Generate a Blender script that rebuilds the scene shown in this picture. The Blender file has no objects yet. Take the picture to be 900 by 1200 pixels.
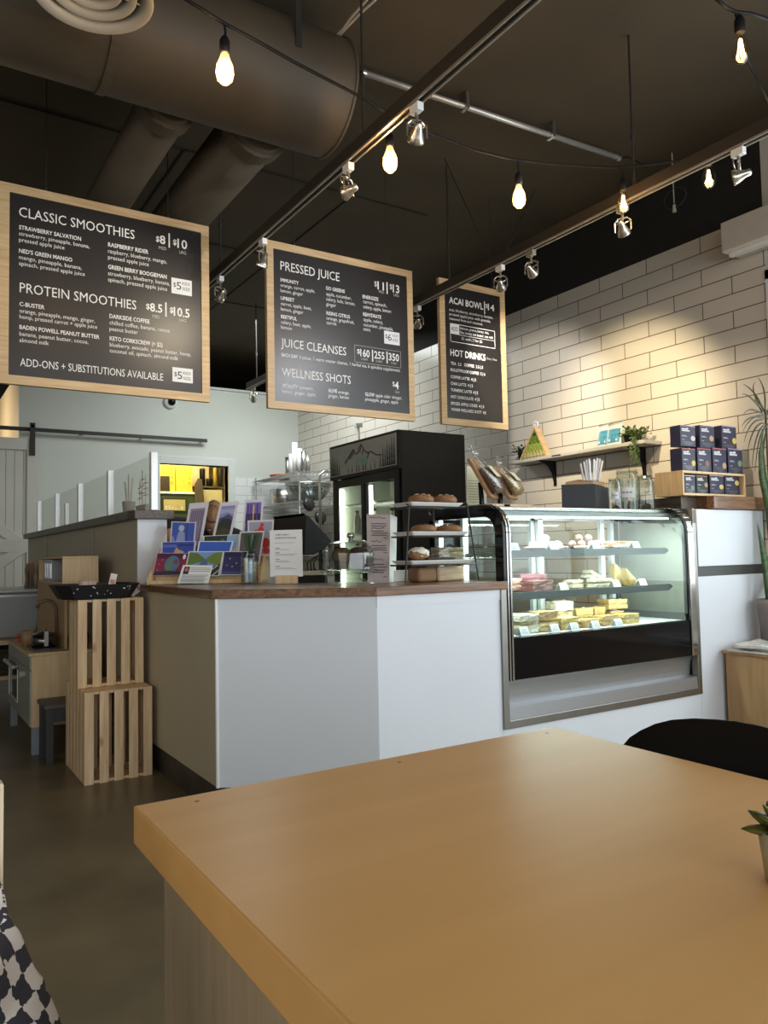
import bpy, bmesh, math, random
from mathutils import Vector, Matrix

# ------------------------------------------------------------------ camera
S = bpy.context.scene
COL = S.collection
random.seed(7)
YAW, PIT, ROL = math.radians(32.5357), math.radians(3.1309), math.radians(-1.1287)
EYE = Vector((0.0, 0.0, 1.15))
FPX = 900.5
_f = Vector((math.sin(YAW)*math.cos(PIT), math.cos(YAW)*math.cos(PIT), math.sin(PIT)))
_r0 = Vector((math.cos(YAW), -math.sin(YAW), 0.0))
_u0 = _r0.cross(_f)
CR = _r0*math.cos(ROL) + _u0*math.sin(ROL)
CU = -_r0*math.sin(ROL) + _u0*math.cos(ROL)
CF = _f
cam_data = bpy.data.cameras.new('camera')
cam = bpy.data.objects.new('camera', cam_data)
COL.objects.link(cam)
cam_data.sensor_fit = 'HORIZONTAL'
cam_data.sensor_width = 36.0
cam_data.lens = 36.0*FPX/900.0
cam_data.clip_start = 0.02
cam.matrix_world = Matrix(((CR.x, CU.x, -CF.x, EYE.x), (CR.y, CU.y, -CF.y, EYE.y), (CR.z, CU.z, -CF.z, EYE.z), (0, 0, 0, 1)))
S.camera = cam

# ------------------------------------------------------------------ exposure, world, big lights
S.view_settings.view_transform = 'Standard'
S.view_settings.look = 'None'
S.view_settings.gamma = 1.0
S.view_settings.use_curve_mapping = False
S.view_settings.exposure = 0.0
S.cycles.use_denoising = True
S.cycles.max_bounces = 7
S.cycles.transparent_max_bounces = 32
S.cycles.caustics_reflective = False
S.cycles.caustics_refractive = False
S.cycles.sample_clamp_indirect = 4.0
w = bpy.data.worlds.new('sky')
S.world = w
w.use_nodes = True
w.node_tree.nodes['Background'].inputs['Color'].default_value = (0.75, 0.86, 1.0, 1)
w.node_tree.nodes['Background'].inputs['Strength'].default_value = 0.05

def area(name, loc, target, sx, sy, power, color):
    d = bpy.data.lights.new(name, 'AREA')
    d.shape = 'RECTANGLE'; d.size = sx; d.size_y = sy
    d.energy = power; d.color = color
    o = bpy.data.objects.new(name, d); COL.objects.link(o)
    o.location = loc
    o.rotation_euler = (Vector(target)-Vector(loc)).to_track_quat('-Z', 'Y').to_euler()
    return o

def spot(name, loc, target, power, color, deg=45, blend=0.6, rad=0.03):
    d = bpy.data.lights.new(name, 'SPOT')
    d.energy = power; d.color = color; d.spot_size = math.radians(deg); d.spot_blend = blend
    d.shadow_soft_size = rad
    o = bpy.data.objects.new(name, d); COL.objects.link(o)
    o.location = loc
    o.rotation_euler = (Vector(target)-Vector(loc)).to_track_quat('-Z', 'Y').to_euler()
    return o

def point(name, loc, power, color, rad=0.03):
    d = bpy.data.lights.new(name, 'POINT')
    d.energy = power; d.color = color; d.shadow_soft_size = rad
    o = bpy.data.objects.new(name, d); COL.objects.link(o)
    o.location = loc
    return o

DAY = (0.86, 0.94, 1.0)
WARM = (1.0, 0.66, 0.32)
# daylight through the street windows on the right and behind the viewer
area('daylight_side_window', (4.66, 0.3, 1.75), (0.0, 0.9, 1.0), 4.2, 1.9, 125, DAY)
area('daylight_front_window', (1.0, -3.2, 1.75), (1.2, 3.0, 1.0), 7.5, 2.2, 215, DAY)
area('left_fill_light', (-3.3, 2.0, 1.8), (1.2, 3.6, 0.8), 5.0, 1.8, 44, (1.0, 0.93, 0.82))  # added fill from the left, where the wall has no window
# fluorescent light in the work area behind the counter
area('work_area_ceiling_light', (3.6, 7.6, 3.7), (3.6, 8.2, 0.0), 1.2, 1.2, 70, (0.93, 1.0, 0.97))
# ------------------------------------------------------------------ helpers
def ray(px, py):
    return CR*((px-450)/FPX) - CU*((py-600)/FPX) + CF
def PZ(px, py, z):
    d = ray(px, py); return EYE + d*((z-EYE.z)/d.z)
def PX(px, py, x):
    d = ray(px, py); return EYE + d*((x-EYE.x)/d.x)
def PY(px, py, y):
    d = ray(px, py); return EYE + d*((y-EYE.y)/d.y)
def PP(px, py, p0, n):
    d = ray(px, py); n = Vector(n); return EYE + d*((Vector(p0)-EYE).dot(n)/d.dot(n))
V = Vector

MATS = {}
def mat(name, col, rough=0.5, metal=0.0, var=0.06, scale=12.0, stretch=(1, 1, 1), bump=0.0, emit=None, emit_s=0.0, spec=0.5, coat=0.0, sss=0.0):
    """Principled with a soft procedural variation of its colour."""
    if name in MATS: return MATS[name]
    m = bpy.data.materials.new(name); m.use_nodes = True
    nt = m.node_tree; b = nt.nodes['Principled BSDF']
    b.inputs['Roughness'].default_value = rough
    b.inputs['Metallic'].default_value = metal
    b.inputs['Specular IOR Level'].default_value = spec
    b.inputs['Coat Weight'].default_value = coat
    tc = nt.nodes.new('ShaderNodeTexCoord'); mp = nt.nodes.new('ShaderNodeMapping')
    mp.inputs['Scale'].default_value = stretch
    nt.links.new(tc.outputs['Object'], mp.inputs['Vector'])
    nz = nt.nodes.new('ShaderNodeTexNoise'); nz.inputs['Scale'].default_value = scale; nz.inputs['Detail'].default_value = 3
    nt.links.new(mp.outputs['Vector'], nz.inputs['Vector'])
    rp = nt.nodes.new('ShaderNodeValToRGB')
    a = [max(0, c*(1-var)) for c in col]; z = [min(1, c*(1+var)) for c in col]
    rp.color_ramp.elements[0].position = 0.3; rp.color_ramp.elements[0].color = (*a, 1)
    rp.color_ramp.elements[1].position = 0.7; rp.color_ramp.elements[1].color = (*z, 1)
    nt.links.new(nz.outputs['Fac'], rp.inputs['Fac'])
    nt.links.new(rp.outputs['Color'], b.inputs['Base Color'])
    if bump:
        bp = nt.nodes.new('ShaderNodeBump'); bp.inputs['Strength'].default_value = bump; bp.inputs['Distance'].default_value = 0.01
        nt.links.new(nz.outputs['Fac'], bp.inputs['Height']); nt.links.new(bp.outputs['Normal'], b.inputs['Normal'])
    if emit:
        b.inputs['Emission Color'].default_value = (*emit, 1); b.inputs['Emission Strength'].default_value = emit_s
    MATS[name] = m
    return m

def srgb(r, g, b):
    f = lambda c: ((c/255+0.055)/1.055)**2.4 if c > 10 else c/255/12.92
    return (f(r), f(g), f(b))

def glass_mat(name, tint=(0.97, 0.99, 0.98), refl=1.0, rough=0.0, ior=1.5, base=0.0):
    if name in MATS: return MATS[name]
    m = bpy.data.materials.new(name); m.use_nodes = True
    nt = m.node_tree; nt.nodes.clear()
    out = nt.nodes.new('ShaderNodeOutputMaterial'); mix = nt.nodes.new('ShaderNodeMixShader')
    tr = nt.nodes.new('ShaderNodeBsdfTransparent'); tr.inputs['Color'].default_value = (*tint, 1)
    gl = nt.nodes.new('ShaderNodeBsdfGlossy'); gl.inputs['Roughness'].default_value = rough
    lw = nt.nodes.new('ShaderNodeLayerWeight'); lw.inputs['Blend'].default_value = 0.5
    fr = nt.nodes.new('ShaderNodeMath'); fr.operation = 'POWER'; fr.inputs[1].default_value = 4.5
    nt.links.new(lw.outputs['Facing'], fr.inputs[0])
    mu = nt.nodes.new('ShaderNodeMath'); mu.operation = 'MULTIPLY_ADD'; mu.inputs[1].default_value = 0.9*refl; mu.inputs[2].default_value = 0.035*refl+base
    mu.use_clamp = True
    nt.links.new(fr.outputs[0], mu.inputs[0]); nt.links.new(mu.outputs[0], mix.inputs[0])
    nt.links.new(tr.outputs[0], mix.inputs[1]); nt.links.new(gl.outputs[0], mix.inputs[2])
    nt.links.new(mix.outputs[0], out.inputs['Surface'])
    MATS[name] = m
    return m

def wood_mat(name, dark, light, axis=0, rough=0.45, scale=4.0, coat=0.0, ring=14.0, bumps=0.05, knots=False):
    """Grain running along one object axis."""
    if name in MATS: return MATS[name]
    m = bpy.data.materials.new(name); m.use_nodes = True
    nt = m.node_tree; b = nt.nodes['Principled BSDF']
    tc = nt.nodes.new('ShaderNodeTexCoord'); mp = nt.nodes.new('ShaderNodeMapping')
    sc = [ring]*3; sc[axis] = ring*0.07
    mp.inputs['Scale'].default_value = sc
    nt.links.new(tc.outputs['Object'], mp.inputs['Vector'])
    nz = nt.nodes.new('ShaderNodeTexNoise'); nz.inputs['Scale'].default_value = scale; nz.inputs['Detail'].default_value = 5; nz.inputs['Distortion'].default_value = 0.6
    nt.links.new(mp.outputs['Vector'], nz.inputs['Vector'])
    rp = nt.nodes.new('ShaderNodeValToRGB')
    rp.color_ramp.elements[0].position = 0.32; rp.color_ramp.elements[0].color = (*dark, 1)
    rp.color_ramp.elements[1].position = 0.68; rp.color_ramp.elements[1].color = (*light, 1)
    nt.links.new(nz.outputs['Fac'], rp.inputs['Fac']); nt.links.new(rp.outputs['Color'], b.inputs['Base Color'])
    if knots:
        m2 = nt.nodes.new('ShaderNodeMapping'); ks = [1.0]*3; ks[axis] = 0.55; m2.inputs['Scale'].default_value = ks
        nt.links.new(tc.outputs['Object'], m2.inputs['Vector'])
        vo = nt.nodes.new('ShaderNodeTexVoronoi'); vo.inputs['Scale'].default_value = 7.5
        nt.links.new(m2.outputs['Vector'], vo.inputs['Vector'])
        kr = nt.nodes.new('ShaderNodeValToRGB'); kr.color_ramp.elements[0].position = 0.07; kr.color_ramp.elements[0].color = (0.42, 0.30, 0.20, 1)
        kr.color_ramp.elements[1].position = 0.17; kr.color_ramp.elements[1].color = (1, 1, 1, 1)
        nt.links.new(vo.outputs['Distance'], kr.inputs['Fac'])
        mu = nt.nodes.new('ShaderNodeMix'); mu.data_type = 'RGBA'; mu.blend_type = 'MULTIPLY'; mu.inputs[0].default_value = 1.0
        nt.links.new(rp.outputs['Color'], mu.inputs[6]); nt.links.new(kr.outputs['Color'], mu.inputs[7]); nt.links.new(mu.outputs[2], b.inputs['Base Color'])
    b.inputs['Roughness'].default_value = rough; b.inputs['Coat Weight'].default_value = coat
    if bumps:
        bp = nt.nodes.new('ShaderNodeBump'); bp.inputs['Strength'].default_value = bumps; bp.inputs['Distance'].default_value = 0.004
        nt.links.new(nz.outputs['Fac'], bp.inputs['Height']); nt.links.new(bp.outputs['Normal'], b.inputs['Normal'])
    MATS[name] = m
    return m

def brick_mat(name, col, grout, ux, width, height, mortar, rough=0.25, off=(0, 0)):
    """Running-bond wall tile; ux is the object axis that runs along the wall."""
    if name in MATS: return MATS[name]
    m = bpy.data.materials.new(name); m.use_nodes = True
    nt = m.node_tree; b = nt.nodes['Principled BSDF']
    tc = nt.nodes.new('ShaderNodeTexCoord'); sp = nt.nodes.new('ShaderNodeSeparateXYZ'); cb = nt.nodes.new('ShaderNodeCombineXYZ')
    nt.links.new(tc.outputs['Object'], sp.inputs[0])
    a1 = nt.nodes.new('ShaderNodeMath'); a1.operation = 'SUBTRACT'; a1.inputs[1].default_value = off[0]
    a2 = nt.nodes.new('ShaderNodeMath'); a2.operation = 'SUBTRACT'; a2.inputs[1].default_value = off[1]
    nt.links.new(sp.outputs[ux], a1.inputs[0]); nt.links.new(sp.outputs[2], a2.inputs[0])
    nt.links.new(a1.outputs[0], cb.inputs[0]); nt.links.new(a2.outputs[0], cb.inputs[1])
    bt = nt.nodes.new('ShaderNodeTexBrick')
    bt.inputs['Scale'].default_value = 1.0; bt.inputs['Mortar Size'].default_value = mortar
    bt.inputs['Brick Width'].default_value = width; bt.inputs['Row Height'].default_value = height
    bt.inputs['Mortar Smooth'].default_value = 0.15
    bt.inputs['Color1'].default_value = (*col, 1); bt.inputs['Color2'].default_value = (*[c*0.96 for c in col], 1)
    bt.inputs['Mortar'].default_value = (*grout, 1)
    nt.links.new(cb.outputs[0], bt.inputs['Vector']); nt.links.new(bt.outputs['Color'], b.inputs['Base Color'])
    bp = nt.nodes.new('ShaderNodeBump'); bp.invert = True; bp.inputs['Strength'].default_value = 0.35; bp.inputs['Distance'].default_value = 0.004
    nt.links.new(bt.outputs['Fac'], bp.inputs['Height']); nt.links.new(bp.outputs['Normal'], b.inputs['Normal'])
    b.inputs['Roughness'].default_value = rough
    MATS[name] = m
    return m

ORG = {}          # object -> the point its mesh coordinates are measured from
def tag(o, label=None, cat=None, group=None, kind=None):
    if label: o['label'] = label
    if cat: o['category'] = cat
    if group: o['group'] = group
    if kind: o['kind'] = kind
    return o
def thing(name, label, cat, loc=(0, 0, 0), group=None):
    o = bpy.data.objects.new(name, None); COL.objects.link(o)
    o.empty_display_size = 0.05
    o.location = loc; ORG[o.name] = Vector(loc)
    return tag(o, label, cat, group)
def dup(root, loc, rotz=0.0, label=None, group=None):
    r = root.copy(); COL.objects.link(r); r.location = loc; r.rotation_euler = (0, 0, rotz)
    if label: r['label'] = label
    if group: r['group'] = group
    for ch in list(root.children):
        c = ch.copy(); COL.objects.link(c); c.parent = r
        for g in list(ch.children):
            d = g.copy(); COL.objects.link(d); d.parent = c
    return r

class MB:
    def __init__(s): s.bm = bmesh.new(); s.mi = 0
    def _face(s, vs):
        try:
            f = s.bm.faces.new(vs); f.material_index = s.mi; return f
        except ValueError: return None
    def hexa(s, p):
        v = [s.bm.verts.new(q) for q in p]      # 0-3 one side, 4-7 the opposite side
        for a in ((0, 3, 2, 1), (4, 5, 6, 7), (0, 1, 5, 4), (1, 2, 6, 5), (2, 3, 7, 6), (3, 0, 4, 7)):
            s._face([v[i] for i in a])
        return s
    def box(s, x0, x1, y0, y1, z0, z1):
        return s.hexa([(x0, y0, z0), (x1, y0, z0), (x1, y1, z0), (x0, y1, z0), (x0, y0, z1), (x1, y0, z1), (x1, y1, z1), (x0, y1, z1)])
    def obox(s, c, ax, ay, az, hx, hy, hz):
        c = V(c); X, Y, Z = V(ax)*hx, V(ay)*hy, V(az)*hz
        return s.hexa([c-X-Y-Z, c+X-Y-Z, c+X+Y-Z, c-X+Y-Z, c-X-Y+Z, c+X-Y+Z, c+X+Y+Z, c-X+Y+Z])
    def slab(s, quad, thick):
        """A board whose face is the quad (4 points); thick is the vector to its back."""
        q = [V(p) for p in quad]; t = V(thick)
        return s.hexa(q+[p+t for p in q])
    def prism(s, pts, vec):
        n = len(pts); t = V(vec)
        a = [s.bm.verts.new(p) for p in pts]; b = [s.bm.verts.new(V(p)+t) for p in pts]
        s._face(a[::-1]); s._face(b)
        for i in range(n): s._face([a[i], a[(i+1) % n], b[(i+1) % n], b[i]])
        return s
    def poly(s, pts):
        s._face([s.bm.verts.new(p) for p in pts]); return s
    def cyl(s, p0, p1, r0, r1=None, n=16, cap=True):
        p0, p1 = V(p0), V(p1); r1 = r0 if r1 is None else r1
        d = (p1-p0).normalized(); u = d.orthogonal().normalized(); w_ = d.cross(u)
        A, B_ = [], []
        for i in range(n):
            a = 2*math.pi*i/n; e = u*math.cos(a)+w_*math.sin(a)
            A.append(s.bm.verts.new(p0+e*r0)); B_.append(s.bm.verts.new(p1+e*r1))
        for i in range(n): s._face([A[i], A[(i+1) % n], B_[(i+1) % n], B_[i]])
        if cap: s._face(A[::-1]); s._face(B_)
        return s
    def tube(s, pts, r, n=8, closed=False):
        pts = [V(p) for p in pts]; m = len(pts); rings = []
        u = None
        for i, p in enumerate(pts):
            if closed: d = (pts[(i+1) % m]-pts[i-1])
            else: d = pts[min(i+1, m-1)]-pts[max(i-1, 0)]
            d.normalize()
            if u is None: u = d.orthogonal().normalized()
            u = (u-d*u.dot(d)); u = u.normalized() if u.length > 1e-6 else d.orthogonal().normalized()
            w_ = d.cross(u); rr = r[i] if isinstance(r, (list, tuple)) else r
            rings.append([s.bm.verts.new(p+(u*math.cos(2*math.pi*k/n)+w_*math.sin(2*math.pi*k/n))*rr) for k in range(n)])
        for i in range(m if closed else m-1):
            A, B_ = rings[i], rings[(i+1) % m]
            for k in range(n): s._face([A[k], A[(k+1) % n], B_[(k+1) % n], B_[k]])
        if not closed: s._face(rings[0][::-1]); s._face(rings[-1])
        return s
    def lathe(s, c, prof, n=24, axis=None, close=False):
        """Profile of (radius, height) about a vertical (or given) axis through c."""
        c = V(c); az = V(axis).normalized() if axis else V((0, 0, 1))
        u = az.orthogonal().normalized() if axis else V((1, 0, 0)); w_ = az.cross(u)
        rings = []
        for r, z in prof:
            if r < 1e-6: rings.append([s.bm.verts.new(c+az*z)])
            else: rings.append([s.bm.verts.new(c+az*z+(u*math.cos(2*math.pi*k/n)+w_*math.sin(2*math.pi*k/n))*r) for k in range(n)])
        for i in range(len(rings)-1):
            A, B_ = rings[i], rings[i+1]
            for k in range(n):
                q = []
                for R_ in ([A[k % len(A)], A[(k+1) % n % len(A)], B_[(k+1) % n % len(B_)], B_[k % len(B_)]]):
                    if R_ not in q: q.append(R_)
                if len(q) > 2: s._face(q)
        return s
    def ball(s, c, r, n=14, m=9, jitter=0.0, rot=None):
        c = V(c); r = (r, r, r) if not isinstance(r, (tuple, list)) else r
        M = Matrix.Rotation(rot, 3, 'Z') if rot else None
        rings = []
        for j in range(m+1):
            t = math.pi*j/m; ring = []
            for k in range(1 if j in (0, m) else n):
                a = 2*math.pi*k/n
                f = 1+random.uniform(-jitter, jitter)
                p = V((r[0]*math.sin(t)*math.cos(a)*f, r[1]*math.sin(t)*math.sin(a)*f, r[2]*math.cos(t)*f))
                if M: p = M @ p
                ring.append(s.bm.verts.new(c+p))
            rings.append(ring)
        for j in range(m):
            A, B_ = rings[j], rings[j+1]
            for k in range(n):
                q = []
                for R_ in (A[k % len(A)], B_[k % len(B_)], B_[(k+1) % n % len(B_)], A[(k+1) % n % len(A)]):
                    if R_ not in q: q.append(R_)
                if len(q) > 2: s._face(q)
        return s
    def build(s, name, m, parent=None, smooth=False, bevel=0.0, seg=2, org=None, sub=0):
        o_ = ORG[parent.name] if parent is not None else (Vector(org) if org is not None else Vector((0, 0, 0)))
        bmesh.ops.recalc_face_normals(s.bm, faces=s.bm.faces[:])
        me = bpy.data.meshes.new(name)
        for v in s.bm.verts: v.co -= o_
        if smooth:
            for f in s.bm.faces: f.smooth = True
        s.bm.to_mesh(me); s.bm.free()
        for x in (m if isinstance(m, (list, tuple)) else [m]): me.materials.append(x)
        o = bpy.data.objects.new(name, me); COL.objects.link(o)
        ORG[o.name] = o_
        if parent is not None: o.parent = parent
        else: o.location = o_
        if bevel:
            b = o.modifiers.new('bevel', 'BEVEL'); b.width = bevel; b.segments = seg; b.limit_method = 'ANGLE'; b.angle_limit = 0.6
        if sub:
            d = o.modifiers.new('subsurf', 'SUBSURF'); d.levels = sub; d.render_levels = sub
        return o
def one(name, label, cat, mb, m, group=None, **k):
    return tag(mb.build(name, m, **k), label, cat, group)
def struct(name, mb, m, **k):
    o = mb.build(name, m, **k)
    if k.get('parent') is None: o['kind'] = 'structure'
    return o

# lettering ---------------------------------------------------------------
_TXT = {}
def glyphs(txt, bold=False):
    key = (txt, bold)
    if key not in _TXT:
        cu = bpy.data.curves.new('lettering', 'FONT'); cu.body = txt; cu.size = 1.0
        cu.resolution_u = 2
        if bold: cu.offset = 0.018
        ob = bpy.data.objects.new('lettering', cu); COL.objects.link(ob)
        dg = bpy.context.evaluated_depsgraph_get()
        me = bpy.data.meshes.new_from_object(ob.evaluated_get(dg))
        bpy.data.objects.remove(ob); bpy.data.curves.remove(cu)
        xs = [v.co.x for v in me.vertices] or [0, 1]
        _TXT[key] = ([v.co.copy() for v in me.vertices], [list(p.vertices) for p in me.polygons], min(xs), max(xs))
        bpy.data.meshes.remove(me)
    return _TXT[key]
CAPH = 0.69       # capital height of the built-in font at size 1
def put_text(mb, txt, p0, xdir, ydir, width, cap, bold=False):
    """Flat lettering from p0 along xdir, squeezed to the width, capitals `cap` tall."""
    vs, fs, a, b = glyphs(txt, bold)
    sx = width/max(1e-6, b-a); sy = cap/CAPH
    p0, xdir, ydir = V(p0), V(xdir), V(ydir)
    nv = [mb.bm.verts.new(p0+xdir*((v.x-a)*sx)+ydir*(v.y*sy)) for v in vs]
    for f in fs: mb._face([nv[i] for i in f])
# ------------------------------------------------------------------ materials
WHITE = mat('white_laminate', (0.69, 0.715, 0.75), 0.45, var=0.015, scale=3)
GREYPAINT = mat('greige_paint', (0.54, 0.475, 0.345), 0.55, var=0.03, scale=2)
BACKPAINT = mat('pale_sage_wall_paint', (0.61, 0.63, 0.585), 0.6, var=0.02, scale=1.5)
DOORPAINT = mat('barn_door_paint', (0.62, 0.60, 0.54), 0.55, var=0.03, scale=2)
BLACK = mat('black_plastic', (0.010, 0.010, 0.010), 0.5, var=0.2, spec=0.2)
BLACKGLOSS = mat('black_gloss', (0.005, 0.005, 0.006), 0.10, var=0.1, spec=0.25)
IRON = mat('black_iron', (0.02, 0.018, 0.016), 0.5, var=0.2)
STEEL = mat('brushed_steel', (0.62, 0.62, 0.60), 0.28, 1.0, var=0.05, scale=40, stretch=(1, 20, 20))
CHROME = mat('chrome', (0.55, 0.55, 0.53), 0.16, 1.0, var=0.03)
DARKSTEEL = mat('grey_trim_metal', (0.30, 0.29, 0.27), 0.4, 1.0, var=0.06)
ALU = mat('white_aluminium', (0.86, 0.86, 0.85), 0.3, 0.2, var=0.02)
WALNUT = wood_mat('walnut_edge', (0.10, 0.045, 0.020), (0.26, 0.13, 0.06), 0, 0.35, coat=0.3)
WALNUTY = wood_mat('walnut_cap', (0.055, 0.036, 0.026), (0.12, 0.085, 0.062), 1, 0.45, coat=0.1)
PINE = wood_mat('pine', (0.68, 0.46, 0.25), (0.86, 0.65, 0.41), 2, 0.6, knots=True)
BIRCH = wood_mat('birch_ply', (0.60, 0.41, 0.21), (0.72, 0.52, 0.29), 2, 0.5)
MAPLE = wood_mat('maple_veneer', (0.70, 0.375, 0.120), (0.75, 0.410, 0.138), 0, 0.34, coat=0.0, ring=3, bumps=0.0)
MAPLELEG = wood_mat('maple_panel', (0.36, 0.27, 0.17), (0.42, 0.32, 0.21), 2, 0.45)
OAKFRAME = wood_mat('board_frame_wood', (0.50, 0.33, 0.16), (0.66, 0.46, 0.25), 0, 0.5)
PAPER = mat('white_paper', (0.82, 0.82, 0.80), 0.7, var=0.01)
INK = mat('black_ink', (0.03, 0.03, 0.035), 0.7, var=0.05)
GREYINK = mat('grey_ink', (0.30, 0.30, 0.31), 0.7, var=0.05)
CHALK = mat('white_print', (0.86, 0.85, 0.82), 0.55, var=0.02)
PORCELAIN = mat('white_porcelain', (0.82, 0.82, 0.80), 0.2, var=0.02)
KRAFT = mat('kraft_card', (0.45, 0.28, 0.14), 0.75, var=0.06)
GLASS = glass_mat('clear_glass')
CASEGLASS = glass_mat('display_glass', (0.96, 0.99, 0.975), refl=0.65)
SCREENGLASS = glass_mat('screen_glass', (0.975, 0.985, 0.975), refl=0.5)
JARGLASS = glass_mat('jar_glass', (0.90, 0.93, 0.92), refl=1.3, base=0.02, rough=0.03)
WRAP = glass_mat('cling_film', (0.96, 0.97, 0.96), refl=0.8, rough=0.12, base=0.03)
TILE = brick_mat('white_wall_tile', (0.66, 0.61, 0.54), (0.13, 0.10, 0.075), 1, 0.4607, 0.1193, 0.0035, 0.22,
                 off=(PX(653.6, 352, 4.78).y, 3.345))
TILEB = brick_mat('back_wall_tile', (0.78, 0.80, 0.80), (0.42, 0.43, 0.43), 0, 0.4, 0.119, 0.003, 0.2, off=(4.0, 2.213))
CEIL = mat('dark_ceiling_paint', (0.056, 0.041, 0.022), 0.8, var=0.25, scale=1.2, bump=0.1)
BLACKWALL = mat('black_wall_paint', (0.010, 0.009, 0.008), 0.8, var=0.15)
DUCTM = mat('dark_duct_paint', (0.057, 0.042, 0.025), 0.6, var=0.15, scale=3)
FLOORM = mat('polished_concrete', (0.18, 0.142, 0.082), 0.36, var=0.30, scale=2.2, bump=0.02)
YELLOWWALL = mat('kitchen_cream_wall', (0.66, 0.56, 0.33), 0.7, var=0.05)

WX = 4.78          # tiled wall
BY = 9.70          # rear wall
YF = 2.89          # front face of the counter
ZT = 1.006         # counter top

# ------------------------------------------------------------------ the room
def floor_mesh():
    b = MB(); b.box(-3.6, 6.2, -3.4, 13.2, -0.08, 0.0); return b
struct('floor', floor_mesh(), FLOORM)
b = MB(); b.box(-3.6, 6.2, -3.4, 13.2, 3.88, 4.0); struct('ceiling', b, CEIL)
# seams of the concrete ceiling deck
b = MB()
for y in (4.9, 6.3, 7.7): b.box(-3.0, 3.6, y, y+0.012, 3.872, 3.879)
for x in (0.4, 1.6, 2.9): b.box(x, x+0.012, 4.9, 9.6, 3.872, 3.879)
struct('trim_1', b, BLACKWALL)
b = MB(); b.box(WX, WX+0.14, 2.80, BY+0.12, 0, 3.345); struct('wall_right', b, TILE)
b = MB(); b.box(WX, WX+0.14, 2.80, BY+3.4, 3.345, 3.88); struct('wall_right_upper', b, BLACKWALL)
b = MB(); b.box(WX, WX+0.14, -3.4, 2.80, 0, 0.85); b.box(WX, WX+0.14, -3.4, 2.80, 2.95, 3.88); b.box(WX, WX+0.14, -3.4, -1.95, 0.85, 2.95)
struct('wall_right_window_side', b, mat('window_wall_paint', (0.55, 0.54, 0.52), 0.6, var=0.02))
# window in the street-side part of the right wall
w1 = MB()
for y0, y1 in ((2.74, 2.80), (1.2, 1.25), (-0.4, -0.35), (-1.95, -1.90)): w1.box(WX-0.01, WX+0.10, y0, y1, 0.85, 2.95)
w1.box(WX-0.01, WX+0.10, -1.95, 2.80, 0.85, 0.91); w1.box(WX-0.01, WX+0.10, -1.95, 2.80, 2.89, 2.95)
wf = struct('window_1', w1, ALU)
p = MB(); p.box(WX+0.04, WX+0.05, -1.90, 2.74, 0.91, 2.89); p.build('pane', GLASS, wf)
b = MB(); b.box(-3.6, -3.48, -3.4, 13.2, 0, 3.88); struct('wall_left', b, mat('left_wall_paint', (0.34, 0.31, 0.26), 0.7, var=0.03))
b = MB(); b.box(-3.6, 6.2, -3.52, -3.4, 0, 0.5); b.box(-3.6, 6.2, -3.52, -3.4, 2.9, 3.88); b.box(-3.6, 0.1, -3.52, -3.4, 0.5, 2.9); b.box(5.1, 6.2, -3.52, -3.4, 0.5, 2.9)
struct('wall_front', b, mat('front_wall_paint', (0.34, 0.31, 0.26), 0.7, var=0.03))

# rear wall with the kitchen doorway, X 2.83 - 3.735
DX0, DX1, DZ = 2.826, 3.735, 2.355
b = MB()
b.box(1.2, DX0, BY, BY+0.12, 0, 3.37); b.box(DX1, WX, BY, BY+0.12, 0, 3.37); b.box(DX0, DX1, BY, BY+0.12, DZ, 3.37)
struct('wall_back', b, BACKPAINT)
b = MB(); b.box(1.2, WX, BY-0.03, BY+0.14, 3.37, 3.40); struct('trim_2', b, mat('pale_cap_trim', (0.62, 0.65, 0.62), 0.5, var=0.02))
b = MB(); b.box(-3.6, 0.12, BY, BY+0.12, 0, 3.37); struct('wall_back_left', b, BACKPAINT)
b = MB(); b.box(-3.6, 6.2, 13.0, 13.12, 0, 3.88); struct('wall_back_far', b, BLACKWALL)
# side wall of the passage behind the sliding door
b = MB(); b.box(1.2, 1.32, BY+0.12, 12.4, 0, 3.37); struct('wall_passage', b, mat('warm_passage_paint', (0.70, 0.62, 0.48), 0.6, var=0.02))
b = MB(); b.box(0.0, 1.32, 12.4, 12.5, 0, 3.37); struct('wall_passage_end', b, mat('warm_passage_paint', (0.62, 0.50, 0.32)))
point('passage_lamp_light', (0.35, 10.9, 2.9), 40, (1.0, 0.80, 0.52), 0.08)
# doorway casing
b = MB()
b.box(DX0-0.10, DX0, BY-0.025, BY+0.12, 0, DZ+0.10); b.box(DX1, DX1+0.10, BY-0.025, BY+0.12, 0, DZ+0.10); b.box(DX0, DX1, BY-0.025, BY+0.12, DZ, DZ+0.10)
struct('door_1', b, mat('pale_casing', (0.64, 0.67, 0.65), 0.45, var=0.02), bevel=0.004)
# low tiled wainscot to the right of the doorway
b = MB(); b.box(DX1+0.10, WX, BY-0.015, BY, 0, 2.213); struct('wall_back_tiled', b, TILEB)
# kitchen beyond the doorway
b = MB(); b.box(2.1, 4.9, 12.2, 12.3, 0, 2.9); struct('wall_kitchen_back', b, YELLOWWALL)
b = MB(); b.box(2.0, 2.1, BY+0.12, 12.3, 0, 2.9); struct('wall_kitchen_left', b, YELLOWWALL)
b = MB(); b.box(4.80, 4.9, BY+0.12, 12.3, 0, 2.9); struct('wall_kitchen_right', b, YELLOWWALL)
b = MB(); b.box(2.0, 4.9, BY+0.12, 12.3, 2.9, 2.95); struct('ceiling_kitchen', b, YELLOWWALL)
area('kitchen_ceiling_light', (3.3, 10.6, 2.86), (3.3, 10.7, 0), 0.9, 0.6, 42, (1.0, 0.86, 0.48))

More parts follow.
